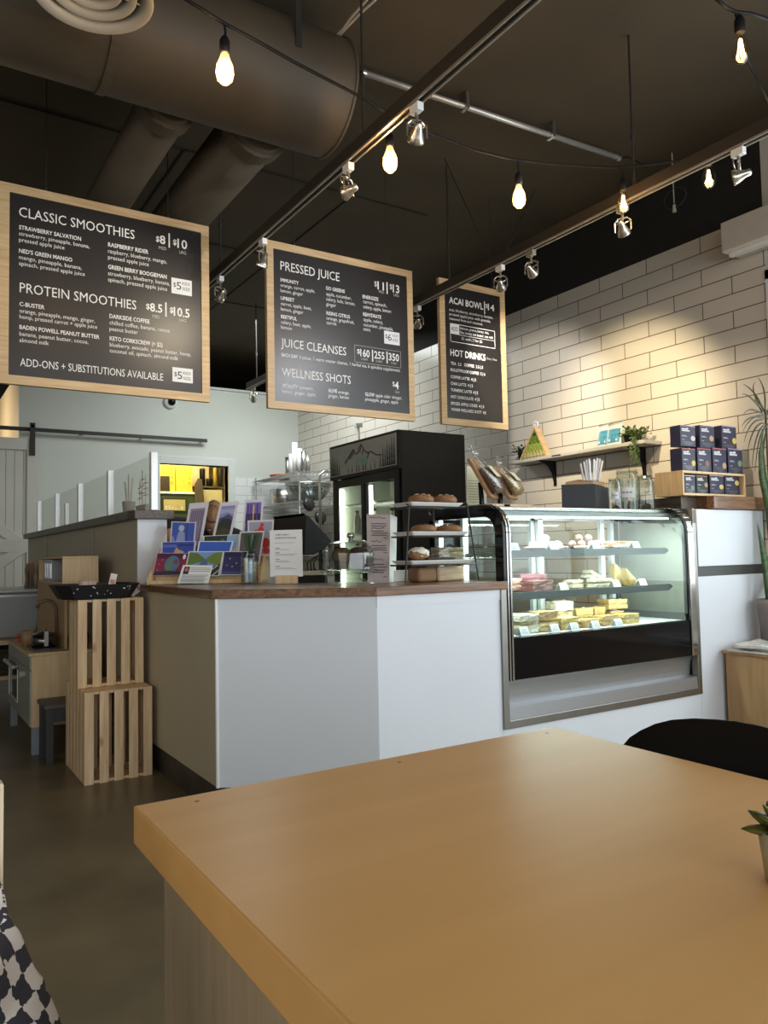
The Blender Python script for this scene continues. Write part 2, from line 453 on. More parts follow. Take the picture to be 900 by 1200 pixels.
# white blind box over the street window
bb = thing('blind_box', 'long white blind housing mounted high on the tiled wall above the street window', 'blind box', (4.6, 2.0, 3.1))
b = MB(); b.box(4.57, WX-0.001, 0.2, 2.97, 3.085, 3.285); b.build('housing', mat('cream_housing', (0.66, 0.60, 0.52), 0.5, var=0.02), bb, bevel=0.006)
b = MB(); b.box(4.62, 4.66, 0.22, 2.95, 3.06, 3.085); b.build('hem_bar', ALU, bb)

# sliding barn door on its rail
bd = thing('barn_door', 'pale grey sliding barn door of vertical boards with diagonal braces', 'sliding door', (0.8, 9.6, 0))
b = MB(); b.box(0.10, 1.41, 9.60, 9.63, 0.03, 2.555)
for i in range(12):
    x = 0.24+i*0.0905
    b.box(x, x+0.084, 9.592, 9.602, 0.15, 2.42)
b.build('boards', DOORPAINT, bd, bevel=0.004)
b = MB()
b.box(0.10, 0.24, 9.572, 9.60, 0.03, 2.555); b.box(1.27, 1.41, 9.572, 9.60, 0.03, 2.555)
b.box(0.24, 1.27, 9.572, 9.60, 2.42, 2.555); b.box(0.24, 1.27, 9.572, 9.60, 0.03, 0.17)
b.box(0.24, 1.27, 9.572, 9.60, 1.25, 1.40)
b.build('stiles_and_rails', DOORPAINT, bd, bevel=0.004)
for z0, z1, nm in ((1.32, 2.05, 1), (1.32, 0.60, -1)):
    b = MB(); d = V((1.03, 0, z0-z1)).normalized()
    b.obox((0.755, 9.586, (z0+z1)/2), (d.x, 0, d.z), (0, 1, 0), (-d.z, 0, d.x), 0.63, 0.013, 0.055)
    b.build('diagonal_brace', DOORPAINT, bd, bevel=0.004)
for x in (0.35, 1.415-0.09):
    b = MB(); b.box(x-0.03, x+0.03, 9.556, 9.571, 2.36, 2.74); b.cyl((x, 9.556, 2.70), (x, 9.598, 2.70), 0.022)
    h_ = b.build('hanger_strap', IRON, bd, bevel=0.004)
rl = thing('door_rail', 'long black steel rail for the sliding door on the rear wall', 'rail', (1.7, 9.62, 2.68))
b = MB(); b.box(0.0, 3.42, 9.60, 9.612, 2.645, 2.690); b.build('bar', IRON, rl, bevel=0.002)
for x in (0.7, 1.9, 2.6, 3.36):
    b = MB(); b.cyl((x, 9.612, 2.668), (x, BY, 2.668), 0.012); b.build('spacer', IRON, rl)
# small white dome camera under the rear wall top
dc = thing('dome_camera', 'small white dome camera fixed high on the rear wall under the smoothie board', 'camera', (2.98, BY, 3.14))
c0 = PY(200, 471, BY-0.04)
b = MB(); b.lathe((c0.x, BY, c0.z), [(0.0, 0.0), (0.085, 0.0), (0.085, 0.03), (0.06, 0.05), (0.0, 0.055)], 20, axis=(0, -1, 0)); b.build('base', PORCELAIN, dc, smooth=True)
b = MB(); b.ball((c0.x+0.01, BY-0.055, c0.z), 0.05); b.build('lens', BLACKGLOSS, dc, smooth=True)
# ------------------------------------------------------------------ the counter
A_ = V((1.21, 3.297, 0)); B_ = V((1.795, 2.89, 0))
def poly_z(pts, z0, z1):
    m = MB(); m.prism([(x, y, z0) for x, y in pts], (0, 0, z1-z0)); return m
ct = thing('service_counter', 'low white service counter with walnut top and angled corner, facing the tables', 'counter', (1.9, 3.4, 0))
TH = 0.02
PZ0 = 0.14
# panels, each its own sheet
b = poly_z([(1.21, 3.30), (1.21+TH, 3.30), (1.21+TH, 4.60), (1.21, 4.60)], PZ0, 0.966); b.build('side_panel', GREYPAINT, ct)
b = poly_z([(1.21, 3.297), (1.795, 2.89), (1.795, 2.915), (1.225, 3.312)], PZ0, 0.966); b.build('front_panel', WHITE, ct, bevel=0.002)
b = MB(); b.box(1.795, 2.507, YF, YF+TH, PZ0, 0.966); b.build('front_panel', WHITE, ct, bevel=0.002)
b = MB(); b.box(1.795, 2.507, YF-0.004, YF, 0.915, 0.966); b.build('edge_strip', WHITE, ct)
b = MB(); b.cyl((1.21, 3.297, PZ0), (1.21, 3.297, 0.966), 0.008, n=8); b.build('corner_strip', ALU, ct)
KICKM = mat('dark_kick_board', (0.055, 0.045, 0.035), 0.5, var=0.4, scale=5)
b = poly_z([(1.225, 3.31), (1.80, 2.91), (2.5, 2.91), (2.5, 3.0), (1.85, 3.0), (1.29, 3.40), (1.29, 4.6), (1.225, 4.6)], 0.0, PZ0); b.build('kick_board', KICKM, ct)
# carcass behind
CARC = mat('counter_carcass', (0.30, 0.28, 0.25), 0.7, var=0.04)
b = poly_z([(1.23, 3.33), (1.80, 2.92), (2.50, 2.92), (2.50, 3.50), (2.0, 3.50), (1.74, 3.68), (1.74, 4.60), (1.23, 4.60)], PZ0, 0.9655); b.build('carcass', CARC, ct)
b = poly_z([(1.185, 3.285), (1.787, 2.866), (2.545, 2.866), (2.545, 2.885), (2.498, 2.885), (2.498, 3.53), (2.01, 3.53), (1.76, 3.70), (1.76, 4.60), (1.185, 4.60)], 0.966, ZT)
b.build('worktop', WALNUT, ct, bevel=0.004)

# raised counter running back to the rear wall
uc = thing('raised_counter', 'tall greige counter with a dark wooden cap running back towards the barn door', 'counter', (1.3, 7, 0))
b = MB(); b.box(1.21, 1.225, 4.62, 9.0, 0.10, 1.385)
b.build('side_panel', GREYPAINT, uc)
for y in (5.75, 7.75):
    b = MB(); b.box(1.207, 1.2105, y, y+0.008, 0.10, 1.385); b.build('panel_joint', mat('joint_dark', (0.24, 0.22, 0.18), 0.6), uc)  # strips darker than the panel along its seams
b = MB(); b.box(1.21, 1.385, 4.605, 4.62, 0.10, 1.385); b.build('end_panel', WHITE, uc, bevel=0.002)
b = MB(); b.box(1.225, 1.385, 4.62, 9.0, 0.0, 1.385); b.build('carcass', CARC, uc)
b = poly_z([(1.165, 4.66), (1.185, 4.57), (1.42, 4.57), (1.42, 9.02), (1.165, 9.02)], 1.385, 1.437)
b.build('cap', WALNUTY, uc, bevel=0.004)
# glass screen on the cap
gs = thing('glass_screen', 'clear glass screen between white posts standing on the dark raised counter cap', 'screen', (1.3, 6.7, 1.437))
posts = [4.53+0.06, 5.683, 6.733, 7.807, 8.877]
for i, y in enumerate(posts):
    b = MB(); b.box(1.28, 1.32, y-0.025, y+0.025, 1.437, 1.785); b.build('post', ALU, gs, bevel=0.003)
for a, c in zip(posts[:-1], posts[1:]):
    b = MB(); b.box(1.297, 1.303, a+0.026, c-0.026, 1.45, 1.77); b.build('pane', SCREENGLASS, gs)
b = MB(); b.box(1.385, 1.42, 8.0-0.12, 8.0-0.06, 1.437, 1.70); b.build('post', ALU, gs, bevel=0.003)

# model ship of pale sticks behind the glass
sh = thing('stick_bundle', 'pot of tall pale wooden sticks behind the glass screen', 'pot of sticks', (1.375, 5.25, 1.437))
pc = V((1.365, 5.42, 1.437))
b = MB(); b.lathe(pc, [(0.0, 0.0), (0.035, 0.0), (0.045, 0.11), (0.038, 0.11), (0.03, 0.01), (0, 0.01)], 18); b.build('pot', mat('grey_clay', (0.32, 0.27, 0.22), 0.7), sh, smooth=True)
sm = mat('pale_stick', (0.62, 0.56, 0.47), 0.6)
for dx, dy, h_ in ((0, 0, 0.30), (0.01, -0.03, 0.27), (-0.012, 0.015, 0.25)):
    b = MB(); b.tube([pc+V((dx*0.5, dy*0.4, 0.012)), pc+V((dx*1.6, dy*1.6, h_))], 0.006, 6); b.build('stick', sm, sh)
ms = thing('model_ship', 'small pale wooden model ship with bare masts behind the glass screen', 'model ship', (1.36, 5.12, 1.437))
b = MB(); y0 = 5.02
b.prism([(1.345, y0-0.10, 1.500), (1.345, y0+0.16, 1.500), (1.345, y0+0.12, 1.447), (1.345, y0-0.06, 1.447)], (0.04, 0, 0)); b.build('hull', sm, ms, bevel=0.004)
b = MB(); b.box(1.34, 1.39, y0-0.02, y0+0.06, 1.437, 1.448); b.build('stand', sm, ms)
for k, (dy, hh) in enumerate(((-0.03, 0.25), (0.05, 0.29), (0.11, 0.22))):
    b = MB(); b.tube([(1.365, y0+dy, 1.50), (1.365, y0+dy, 1.437+hh)], 0.005, 6)
    for z in (0.12, 0.17, 0.21): b.tube([(1.365, y0+dy-0.055, 1.437+z*hh/0.29+0.02), (1.365, y0+dy+0.055, 1.437+z*hh/0.29+0.02)], 0.003, 5)
    b.build('mast', sm, ms)

# right end of the counter run: white cabinet with a walnut top
wc = thing('end_cabinet', 'white cabinet with a dark slot and walnut top carrying the tea boxes', 'cabinet', (4.4, YF, 0))
b = MB(); b.box(4.10, WX-0.001, YF+0.03, 3.50, PZ0, 1.388); b.build('carcass', CARC, wc)
b = MB(); b.box(4.053, WX-0.001, YF, YF+TH, 0.04, 0.977); b.build('lower_panel', WHITE, wc, bevel=0.002)
b = MB(); b.box(4.075, WX-0.015, YF-0.002, YF+TH, 1.038, 1.383); b.build('upper_panel', WHITE, wc, bevel=0.003)
b = MB(); b.box(4.075, WX-0.001, YF+0.012, YF+0.03, 0.977, 1.038); b.build('slot', mat('dark_slot', (0.05, 0.05, 0.045), 0.4), wc)
b = MB(); b.box(4.056, 4.074, YF+0.012, YF+0.05, 0.98, 1.388); b.build('side_post', mat('greige_post', (0.34, 0.31, 0.27), 0.4, 0.3), wc)
b = MB(); b.box(4.22, WX-0.001, YF-0.025, 3.52, 1.388, 1.468); b.build('top', WALNUT, wc, bevel=0.004)
b = MB(); b.box(4.06, 4.22, YF+0.09, 3.52, 1.388, 1.466); b.build('top_return', WALNUTY, wc, bevel=0.004)
b = MB(); b.box(4.055, WX-0.01, YF+0.03, YF+0.06, 0, PZ0); b.build('kick_board', KICKM, wc)
# ------------------------------------------------------------------ pastry case
CX0, CX1 = 2.545, 4.015
pcs = thing('pastry_case', 'curved glass refrigerated pastry case set into the white counter front', 'display case', (3.28, 3.2, 0))
def case_profile(d=0.0, yb=3.50):
    """Outline in (Y, z) of the case end: upright front, rounded shoulder, flat top."""
    r = 0.14-d
    pts = [(YF+d, 0.515)]
    for k in range(9):
        t = math.pi/2*k/8
        pts.append((YF+0.14-r*math.cos(t), 1.245+r*math.sin(t)))
    pts.append((yb-d, 1.385-d))
    return pts
# trim around the opening
b = MB(); b.box(2.507, 2.542, YF-0.012, YF+0.03, 0.287, 0.966); b.box(4.018, 4.052, YF-0.012, YF+0.03, 0.287, 1.30); b.box(2.542, 4.018, YF-0.012, YF+0.03, 0.287, 0.325)
b.build('opening_trim', DARKSTEEL, pcs, bevel=0.002)
# steel apron: sloping ledge, then a hollow curve up to the black glass
prof = [(YF-0.008, 0.325), (YF-0.004, 0.390), (YF+0.045, 0.398)]
for k in range(7):
    t = math.pi/2*k/6
    prof.append((YF+0.045-0.05*(1-math.cos(t))*0.6, 0.398+0.117*math.sin(t)*1.0))
b = MB(); pts = [(CX0, y, z) for y, z in prof]+[(CX0, YF+0.10, 0.515), (CX0, YF+0.10, 0.325)]
b.prism(pts, (CX1-CX0, 0, 0)); b.build('steel_apron', mat('case_apron_steel', (0.40, 0.41, 0.42), 0.42, 0.85, var=0.03, scale=60, stretch=(0.2, 8, 8)), pcs)
b = MB(); b.box(CX0, CX1, YF-0.003, YF+0.05, 0.517, 0.722); b.build('black_kick_glass', BLACKGLOSS, pcs)
# body
b = MB(); b.box(CX0, CX1, YF+0.05, 3.50, 0.33, 0.70); b.build('body', DARKSTEEL, pcs)
b = MB(); b.box(2.5075, 4.0515, YF, YF+0.02, 0.04, 0.2865); b.build('plinth_panel', WHITE, pcs, bevel=0.002)
b = MB(); b.box(2.53, 4.03, YF+0.04, 3.48, 0.0, 0.329); b.build('plinth', KICKM, pcs)
b = MB(); b.box(CX0+0.02, CX1-0.02, YF+0.03, 3.48, 0.70, 0.722); b.build('deck', mat('case_deck', (0.78, 0.80, 0.79), 0.3, 0.2, var=0.02), pcs)
# curved front glass
b = MB(); o_ = case_profile(0.002)[0:10]; i_ = case_profile(0.008)[0:10]
o_[0] = (o_[0][0], 0.722); i_[0] = (i_[0][0], 0.722)
n = len(o_)
for j in range(n-1):
    b.hexa([(CX0+0.012, *o_[j]), (CX1-0.012, *o_[j]), (CX1-0.012, *o_[j+1]), (CX0+0.012, *o_[j+1]),
            (CX0+0.012, *i_[j]), (CX1-0.012, *i_[j]), (CX1-0.012, *i_[j+1]), (CX0+0.012, *i_[j+1])])
bmesh.ops.remove_doubles(b.bm, verts=b.bm.verts[:], dist=1e-5)
b.bm.faces.ensure_lookup_table()
b.build('front_glass', CASEGLASS, pcs, smooth=False)
# top slab
b = MB(); b.box(CX0, CX1, YF+0.135, 3.52, 1.362, 1.386); b.build('top_slab', mat('case_top_steel', (0.62, 0.62, 0.58), 0.25, 0.9, var=0.03), pcs, bevel=0.006)
b = MB(); b.box(CX0+0.02, CX1-0.02, YF+0.10, YF+0.17, 1.335, 1.360); b.build('light_housing', mat('case_light_housing', (0.25, 0.27, 0.27), 0.4, 0.5), pcs)
b = MB(); b.box(CX0+0.05, CX1-0.05, YF+0.115, YF+0.155, 1.328, 1.334); b.build('light_strip', mat('led_strip', (0.9, 0.95, 0.95), 0.5, emit=(0.86, 1.0, 0.97), emit_s=8.0), pcs)
area('pastry_case_light', (3.28, YF+0.16, 1.325), (3.28, YF+0.24, 0.6), 1.30, 0.05, 26, (0.85, 1.0, 0.96))
# ends: black border, chrome edge, glass light
for x0, x1, nm in ((CX0-0.012, CX0+0.012, 0), (CX1-0.012, CX1+0.012, 1)):
    o_ = case_profile(0.0); i_ = case_profile(0.055)
    i_[0] = (i_[0][0], 0.76); o_[0] = (o_[0][0], 0.517)
    b = MB()
    for j in range(len(o_)-1):
        b.hexa([(x0, *o_[j]), (x1, *o_[j]), (x1, *o_[j+1]), (x0, *o_[j+1]), (x0, *i_[j]), (x1, *i_[j]), (x1, *i_[j+1]), (x0, *i_[j+1])])
    b.box(x0, x1, 3.445, 3.50, 0.722, 1.33); b.box(x0, x1, YF, 3.50, 0.70, 0.76)
    b.build('end_frame', BLACKGLOSS if nm == 0 else mat('case_end_frame', (0.10, 0.11, 0.11), 0.25, 0.3), pcs)
    b = MB(); xm = (x0+x1)/2
    b.hexa([(xm-0.003, YF+0.05, 0.755), (xm+0.003, YF+0.05, 0.755), (xm+0.003, 3.45, 0.755), (xm-0.003, 3.45, 0.755),
            (xm-0.003, YF+0.05, 1.335), (xm+0.003, YF+0.05, 1.335), (xm+0.003, 3.45, 1.335), (xm-0.003, 3.45, 1.335)])
    b.build('end_glass', CASEGLASS, pcs)
    def strip(xa, xb, da, db):
        b = MB(); o2, i2 = case_profile(da), case_profile(db)
        for j in range(len(o2)-1):
            b.hexa([(xa, *o2[j]), (xb, *o2[j]), (xb, *o2[j+1]), (xa, *o2[j+1]), (xa, *i2[j]), (xb, *i2[j]), (xb, *i2[j+1]), (xa, *i2[j+1])])
        return b
    if nm:
        strip(3.957, 3.972, -0.002, 0.0015).build('black_edge_strip', BLACKGLOSS, pcs)
        strip(3.973, 4.026, -0.014, -0.0005).build('chrome_edge', CHROME, pcs, bevel=0.005)
    else:
        strip(2.5335, 2.551, -0.006, -0.0005).build('black_edge_strip', BLACKGLOSS, pcs)
        strip(2.5515, 2.562, -0.012, -0.0005).build('chrome_edge', CHROME, pcs, bevel=0.003)
        strip(2.5625, 2.574, -0.004, 0.0015).build('black_edge_strip', BLACKGLOSS, pcs)
        strip(2.5745, 2.586, -0.007, 0.0015).build('chrome_edge', CHROME, pcs, bevel=0.003)
# rear sliding doors
b = MB()
for x in (CX0+0.02, 3.26, 3.32, CX1-0.05): b.box(x, x+0.03, 3.455, 3.485, 0.722, 1.362)
b.box(CX0+0.02, CX1-0.02, 3.455, 3.485, 0.722, 0.75); b.box(CX0+0.02, CX1-0.02, 3.455, 3.485, 1.335, 1.362)
b.build('rear_door_frame', ALU, pcs)
b = MB(); b.box(CX0+0.05, 3.29, 3.462, 3.467, 0.75, 1.335); b.build('rear_door_pane', CASEGLASS, pcs)
b = MB(); b.box(3.30, CX1-0.04, 3.472, 3.477, 0.75, 1.335); b.build('rear_door_pane', CASEGLASS, pcs)
# shelves
SHY0 = YF+0.075
EDGE = mat('shelf_edge', (0.07, 0.085, 0.085), 0.4, 0.4)
for z, xr in ((1.152, 3.86), (0.936, 3.885)):
    b = MB(); b.box(CX0+0.03, xr, SHY0, 3.38, z-0.008, z); s_ = b.build('shelf', glass_mat('shelf_glass', (0.86, 0.93, 0.92), base=0.1), pcs)
    b = MB(); b.prism([(CX0+0.03, SHY0-0.012, z-0.034), (xr-0.01, SHY0-0.012, z-0.034), (xr+0.03, SHY0-0.012, z-0.012), (xr, SHY0-0.012, z+0.004), (CX0+0.03, SHY0-0.012, z+0.004)], (0, 0.014, 0))
    b.build('front_rail', EDGE, s_)
    for x in (2.72, 3.30, 3.78):
        b = MB(); b.box(x, x+0.012, SHY0+0.02, 3.44, z-0.03, z-0.009); b.build('bracket', DARKSTEEL, s_)
for x in (2.72, 3.30, 3.84):
    b = MB(); b.box(x-0.012, x+0.024, 3.42, 3.445, 0.722, 1.34); b.build('shelf_upright', ALU, pcs)

for z in (1.152, 0.936): area('shelf_fill_light', (3.22, SHY0+0.035, z-0.036), (3.22, SHY0+0.16, 0.4), 1.2, 0.02, 5, (0.92, 1.0, 0.93))  # added fill under each shelf to brighten the food; no strip there
# ---- the food on the shelves
SZ1, SZ2, SZ3 = 1.152, 0.936, 0.722
def fx(px, y): return PY(px, 690, y).x
# bakery plates on the top shelf
def plate(name, label, x, y, z, r, group=None):
    b = MB(); b.lathe((x, y, z), [(0, 0), (r*0.6, 0.0), (r*0.75, 0.006), (r, 0.018), (r*0.98, 0.021), (r*0.72, 0.010), (0, 0.008)], 28)
    return one(name, label, 'plate', b, PORCELAIN, group, smooth=True)
Yp = 3.09
plate('plate', 'white plate of powdered snowball cookies on the top shelf of the pastry case', fx(640, Yp), Yp, SZ1, 0.11)
plate('plate', 'white plate of chocolate truffles on the top shelf of the pastry case', fx(688, Yp+0.02), Yp+0.02, SZ1, 0.12)
plate('plate', 'white plate of brown squares at the right of the top pastry shelf', fx(727, Yp+0.02), Yp+0.02, SZ1, 0.085)
sugar = mat('powdered_sugar', (0.52, 0.51, 0.47), 0.9, var=0.12, scale=40, bump=0.4)
for i, (px, dy, dz) in enumerate(((627, 0, 0), (642, -0.03, 0), (655, 0.01, 0), (636, 0.05, 0.0), (648, 0.05, 0.0), (640, 0.01, 0.034))):
    b = MB(); b.ball((fx(px, Yp+dy), Yp+dy, SZ1+0.030+dz), (0.027, 0.027, 0.022), jitter=0.03)
    one('snowball_cookie', 'round powdered white cookie piled on the plate at the left of the top pastry shelf', 'cookie', b, sugar, 'snowball cookies on the top pastry shelf', smooth=True)
def speckled(name):
    m = mat(name, (0.09, 0.045, 0.03), 0.6)
    nt = m.node_tree; b = nt.nodes['Principled BSDF']
    tc = nt.nodes.new('ShaderNodeTexCoord'); vo = nt.nodes.new('ShaderNodeTexVoronoi'); vo.inputs['Scale'].default_value = 75
    rp = nt.nodes.new('ShaderNodeValToRGB'); rp.color_ramp.interpolation = 'CONSTANT'
    rp.color_ramp.elements[0].color = (0.50, 0.45, 0.40, 1); rp.color_ramp.elements[1].position = 0.17; rp.color_ramp.elements[1].color = (0.09, 0.045, 0.03, 1)
    nt.links.new(tc.outputs['Object'], vo.inputs['Vector']); nt.links.new(vo.outputs['Distance'], rp.inputs['Fac']); nt.links.new(rp.outputs['Color'], b.inputs['Base Color'])
    return m
spk = speckled('sprinkled_chocolate')
for i, (px, dy, dz) in enumerate(((672, 0, 0), (683, -0.03, 0), (694, 0.0, 0), (704, 0.03, 0), (677, 0.05, 0.0), (689, 0.055, 0), (700, -0.03, 0), (680, 0.01, 0.035), (691, 0.015, 0.035))):
    b = MB(); b.ball((fx(px, Yp+0.02+dy), Yp+0.02+dy, SZ1+0.031+dz), (0.024, 0.024, 0.023), jitter=0.04)
    one('chocolate_truffle', 'dark truffle with white sprinkles piled on the middle plate of the top pastry shelf', 'truffle', b, spk, 'sprinkled truffles on the top pastry shelf', smooth=True)
brown = mat('brown_bar', (0.16, 0.08, 0.04), 0.8, var=0.3, scale=60, bump=0.4); cream_b = mat('pale_topping', (0.62, 0.50, 0.30), 0.8, var=0.2, scale=50)
for i, (px, dy, cap_) in enumerate(((717, 0, 1), (728, -0.03, 0), (736, 0.03, 0))):
    x = fx(px, Yp+dy+0.02); y = Yp+dy+0.02
    t = thing('dessert_square', ['square dessert bar with a pale topping at the right of the top pastry shelf', 'plain brown dessert bar nearest the glass on the right plate of the top pastry shelf', 'plain brown dessert bar at the back of the right plate of the top pastry shelf'][i], 'dessert bar', (x, y, SZ1+0.009))
    b = MB(); b.box(x-0.03, x+0.03, y-0.025, y+0.025, SZ1+0.0105, SZ1+0.04); b.build('base', brown, t, bevel=0.004)
    b = MB(); b.box(x-0.03, x+0.03, y-0.025, y+0.025, SZ1+0.04, SZ1+0.046); b.build('topping', cream_b if cap_ else brown, t, bevel=0.002)
# wrapped food
def wrap_parcel(name, label, cat, c, size, rot, m, tilt=0.0, group=None, fill=None):
    """A film-wrapped sandwich: two soft slabs with a filling between, under a creased clear wrapper."""
    t = thing(name, label, cat, c, group)
    c = V(c); R_ = Matrix.Rotation(rot, 3, 'Z') @ Matrix.Rotation(tilt, 3, 'Y')
    ax, ay, az = R_ @ V((1, 0, 0)), R_ @ V((0, 1, 0)), R_ @ V((0, 0, 1))
    hx, hy, hz = size
    cc = c+V((0, 0, abs(math.sin(tilt))*hx*0.9+hz*abs(math.cos(tilt))))
    def layer(z0, z1, f, mm, nm):
        b = MB(); b.obox(cc+az*((z0+z1)/2*hz), ax, ay, az, hx*f, hy*f, (z1-z0)/2*hz)
        bmesh.ops.subdivide_edges(b.bm, edges=b.bm.edges[:], cuts=3, use_grid_fill=True)
        for v in b.bm.verts: v.co += V((random.uniform(-1, 1), random.uniform(-1, 1), random.uniform(-1, 1)))*hz*0.05
        b.build(nm, mm, t, bevel=0.004)
    layer(-0.93, -0.16, 0.92, m, 'lower_half'); layer(-0.13, 0.16, 0.86, fill or FILLING, 'filling'); layer(0.19, 0.90, 0.91, m, 'upper_half')
    b = MB(); b.obox(cc, ax, ay, az, hx, hy, hz)
    bmesh.ops.subdivide_edges(b.bm, edges=b.bm.edges[:], cuts=4, use_grid_fill=True)
    for v in b.bm.verts:
        v.co += V((random.uniform(-1, 1), random.uniform(-1, 1), random.uniform(-0.2, 1)))*hz*0.09
    b.build('wrapper', WRAP, t, bevel=0.002)
    return t
FILLING = mat('sandwich_filling', (0.40, 0.30, 0.12), 0.7, var=0.5, scale=60)
purp = mat('beet_wrap', (0.24, 0.075, 0.085), 0.6, var=0.3, scale=25); whit = mat('white_tortilla', (0.62, 0.58, 0.46), 0.7, var=0.12, scale=20)
yel = mat('yellow_bread', (0.60, 0.42, 0.12), 0.7, var=0.3, scale=22); toast = mat('toasted_bread', (0.52, 0.32, 0.10), 0.75, var=0.4, scale=22)
Ym = 3.10
wrap_parcel('wrapped_sandwich', 'dark red film-wrapped sandwich lying flat nearest the glass on the middle pastry shelf', 'sandwich', (fx(629, Ym-0.05), Ym-0.05, SZ2), (0.088, 0.05, 0.030), 0.1, purp)
wrap_parcel('wrapped_sandwich', 'dark red film-wrapped sandwich stacked behind and above the front red one', 'sandwich', (fx(621, Ym+0.07), Ym+0.07, SZ2), (0.085, 0.05, 0.046), -0.25, purp)
wrap_parcel('wrapped_sandwich', 'pale pink film-wrapped sandwich half hidden at the left end of the middle pastry shelf', 'sandwich', (fx(597, Ym+0.05), Ym+0.05, SZ2), (0.06, 0.05, 0.036), 0.3, mat('pink_wrap', (0.62, 0.36, 0.33), 0.6, var=0.2))
wrap_parcel('wrapped_burrito', 'white film-wrapped roll lying flat in front on the middle pastry shelf', 'wrap', (fx(703, Ym-0.04), Ym-0.04, SZ2), (0.075, 0.04, 0.026), 0.0, whit)
wrap_parcel('wrapped_burrito', 'white film-wrapped roll at the left of the white pile on the middle pastry shelf', 'wrap', (fx(672, Ym+0.03), Ym+0.03, SZ2), (0.06, 0.035, 0.024), 0.2, whit)
wrap_parcel('wrapped_burrito', 'white film-wrapped roll propped on top of the white pile on the middle pastry shelf', 'wrap', (fx(695, Ym+0.075), Ym+0.075, SZ2+0.004), (0.075, 0.036, 0.026), 0.15, whit, tilt=0.35)
def wedge(name, label, pxs, y, z0, m):
    pts = [PY(px, py, y) for px, py in pxs]
    dz = min(p.z for p in pts)-z0
    t = thing(name, label, 'sandwich', (sum(p.x for p in pts)/3, y, z0))
    b = MB(); b.prism([p-V((0, 0, dz)) for p in pts], (0.02, 0.07, 0)); b.build('filling', m, t, bevel=0.008)
    c = sum((p for p in pts), V())/3
    b = MB(); b.prism([c+(p-c)*1.10-V((0, 0.004, dz-0.004)) for p in pts], (0.02, 0.078, 0)); b.build('wrapper', WRAP, t, bevel=0.006)
wedge('sandwich_wedge', 'tall yellow sandwich wedge in film, left of the pair on the middle pastry shelf', [(721, 657), (741, 682), (721, 684)], Ym, SZ2, yel)
wedge('sandwich_wedge', 'yellow sandwich wedge in film, right of the pair on the middle pastry shelf', [(734, 664), (750, 682), (739, 685)], Ym-0.088, SZ2, yel)
# bottom deck
Yd = 3.08
bread = [
 (611, -0.04, 0.0, (0.075, 0.058, 0.052), whit, 'pale film-wrapped stack of flatbread at the left end of the bottom deck'),
 (636, -0.048, 0.0, (0.075, 0.042, 0.026), yel, 'film-wrapped sandwich low beside the flatbread on the bottom deck, under another'),
 (636, -0.048, 0.0585, (0.074, 0.042, 0.026), toast, 'toasted film-wrapped sandwich lying on the one beside the flatbread'),
 (661, -0.05, 0.0, (0.070, 0.040, 0.034), yel, 'yellow film-wrapped sandwich in the middle of the front row on the bottom deck'),
 (685, -0.05, 0.0, (0.073, 0.040, 0.024), toast, 'flat toasted film-wrapped sandwich nearest the glass on the bottom deck'),
 (709, -0.05, 0.0, (0.073, 0.040, 0.030), toast, 'toasted film-wrapped sandwich before the golden pile on the bottom deck'),
 (733, -0.048, 0.0, (0.070, 0.042, 0.030), yel, 'yellow film-wrapped sandwich at the right end of the bottom deck'),
 (632, 0.065, 0.0, (0.068, 0.045, 0.050), toast, 'toasted film-wrapped sandwich behind the two stacked ones on the bottom deck'),
 (655, 0.065, 0.0, (0.074, 0.045, 0.075), whit, 'tall white film-wrapped roll at the back of the bottom deck'),
 (679, 0.065, 0.0, (0.070, 0.045, 0.050), yel, 'yellow film-wrapped sandwich beside the tall white roll on the bottom deck'),
 (697, 0.065, 0.0, (0.046, 0.040, 0.050), mat('orange_slice', (0.66, 0.34, 0.08), 0.7), 'small orange film-wrapped parcel at the back of the bottom deck'),
 (716, 0.065, 0.0, (0.062, 0.045, 0.034), toast, 'toasted film-wrapped sandwich under the golden one at the back of the bottom deck'),
 (717, 0.065, 0.0765, (0.085, 0.050, 0.030), toast, 'golden film-wrapped sandwich on top of the pile at the right of the bottom deck')]
for px, dy, dz, size, m, lab in bread:
    wrap_parcel('wrapped_sandwich', lab, 'sandwich', (fx(px, Yd+dy), Yd+dy, SZ3+dz), size, random.uniform(-0.05, 0.05), m)
# price tags
def price_tag(px, py, z, y, w_, label):
    p = PY(px, py, y); x = p.x
    t = thing('price_tag', label, 'price tag', (x, y, z))
    b = MB(); b.slab([(x-w_, y, z), (x+w_, y, z), (x+w_*0.9, y+0.018, z+0.040), (x-w_*0.9, y+0.018, z+0.040)], (0, 0.002, 0.0008)); b.build('card', mat('tag_card', (0.74, 0.76, 0.78), 0.5), t)
    b = MB()
    for k in range(3):
        f0, f1 = 0.30+0.22*k, 0.36+0.22*k
        ww = w_*(0.7-0.12*k)
        P0 = lambda s_, f: V((x+s_, y+0.018*f-0.0006, z+0.04*f))
        b.poly([P0(-ww, f0), P0(ww, f0), P0(ww, f1), P0(-ww, f1)])
    b.build('lettering', GREYINK, t)
    b = MB(); b.slab([(x-w_, y+0.05, z), (x+w_, y+0.05, z), (x+w_*0.9, y+0.0205, z+0.039), (x-w_*0.9, y+0.0205, z+0.039)], (0, -0.002, -0.001)); b.build('back_flap', mat('tag_card', (0.74, 0.76, 0.78), 0.5), t)
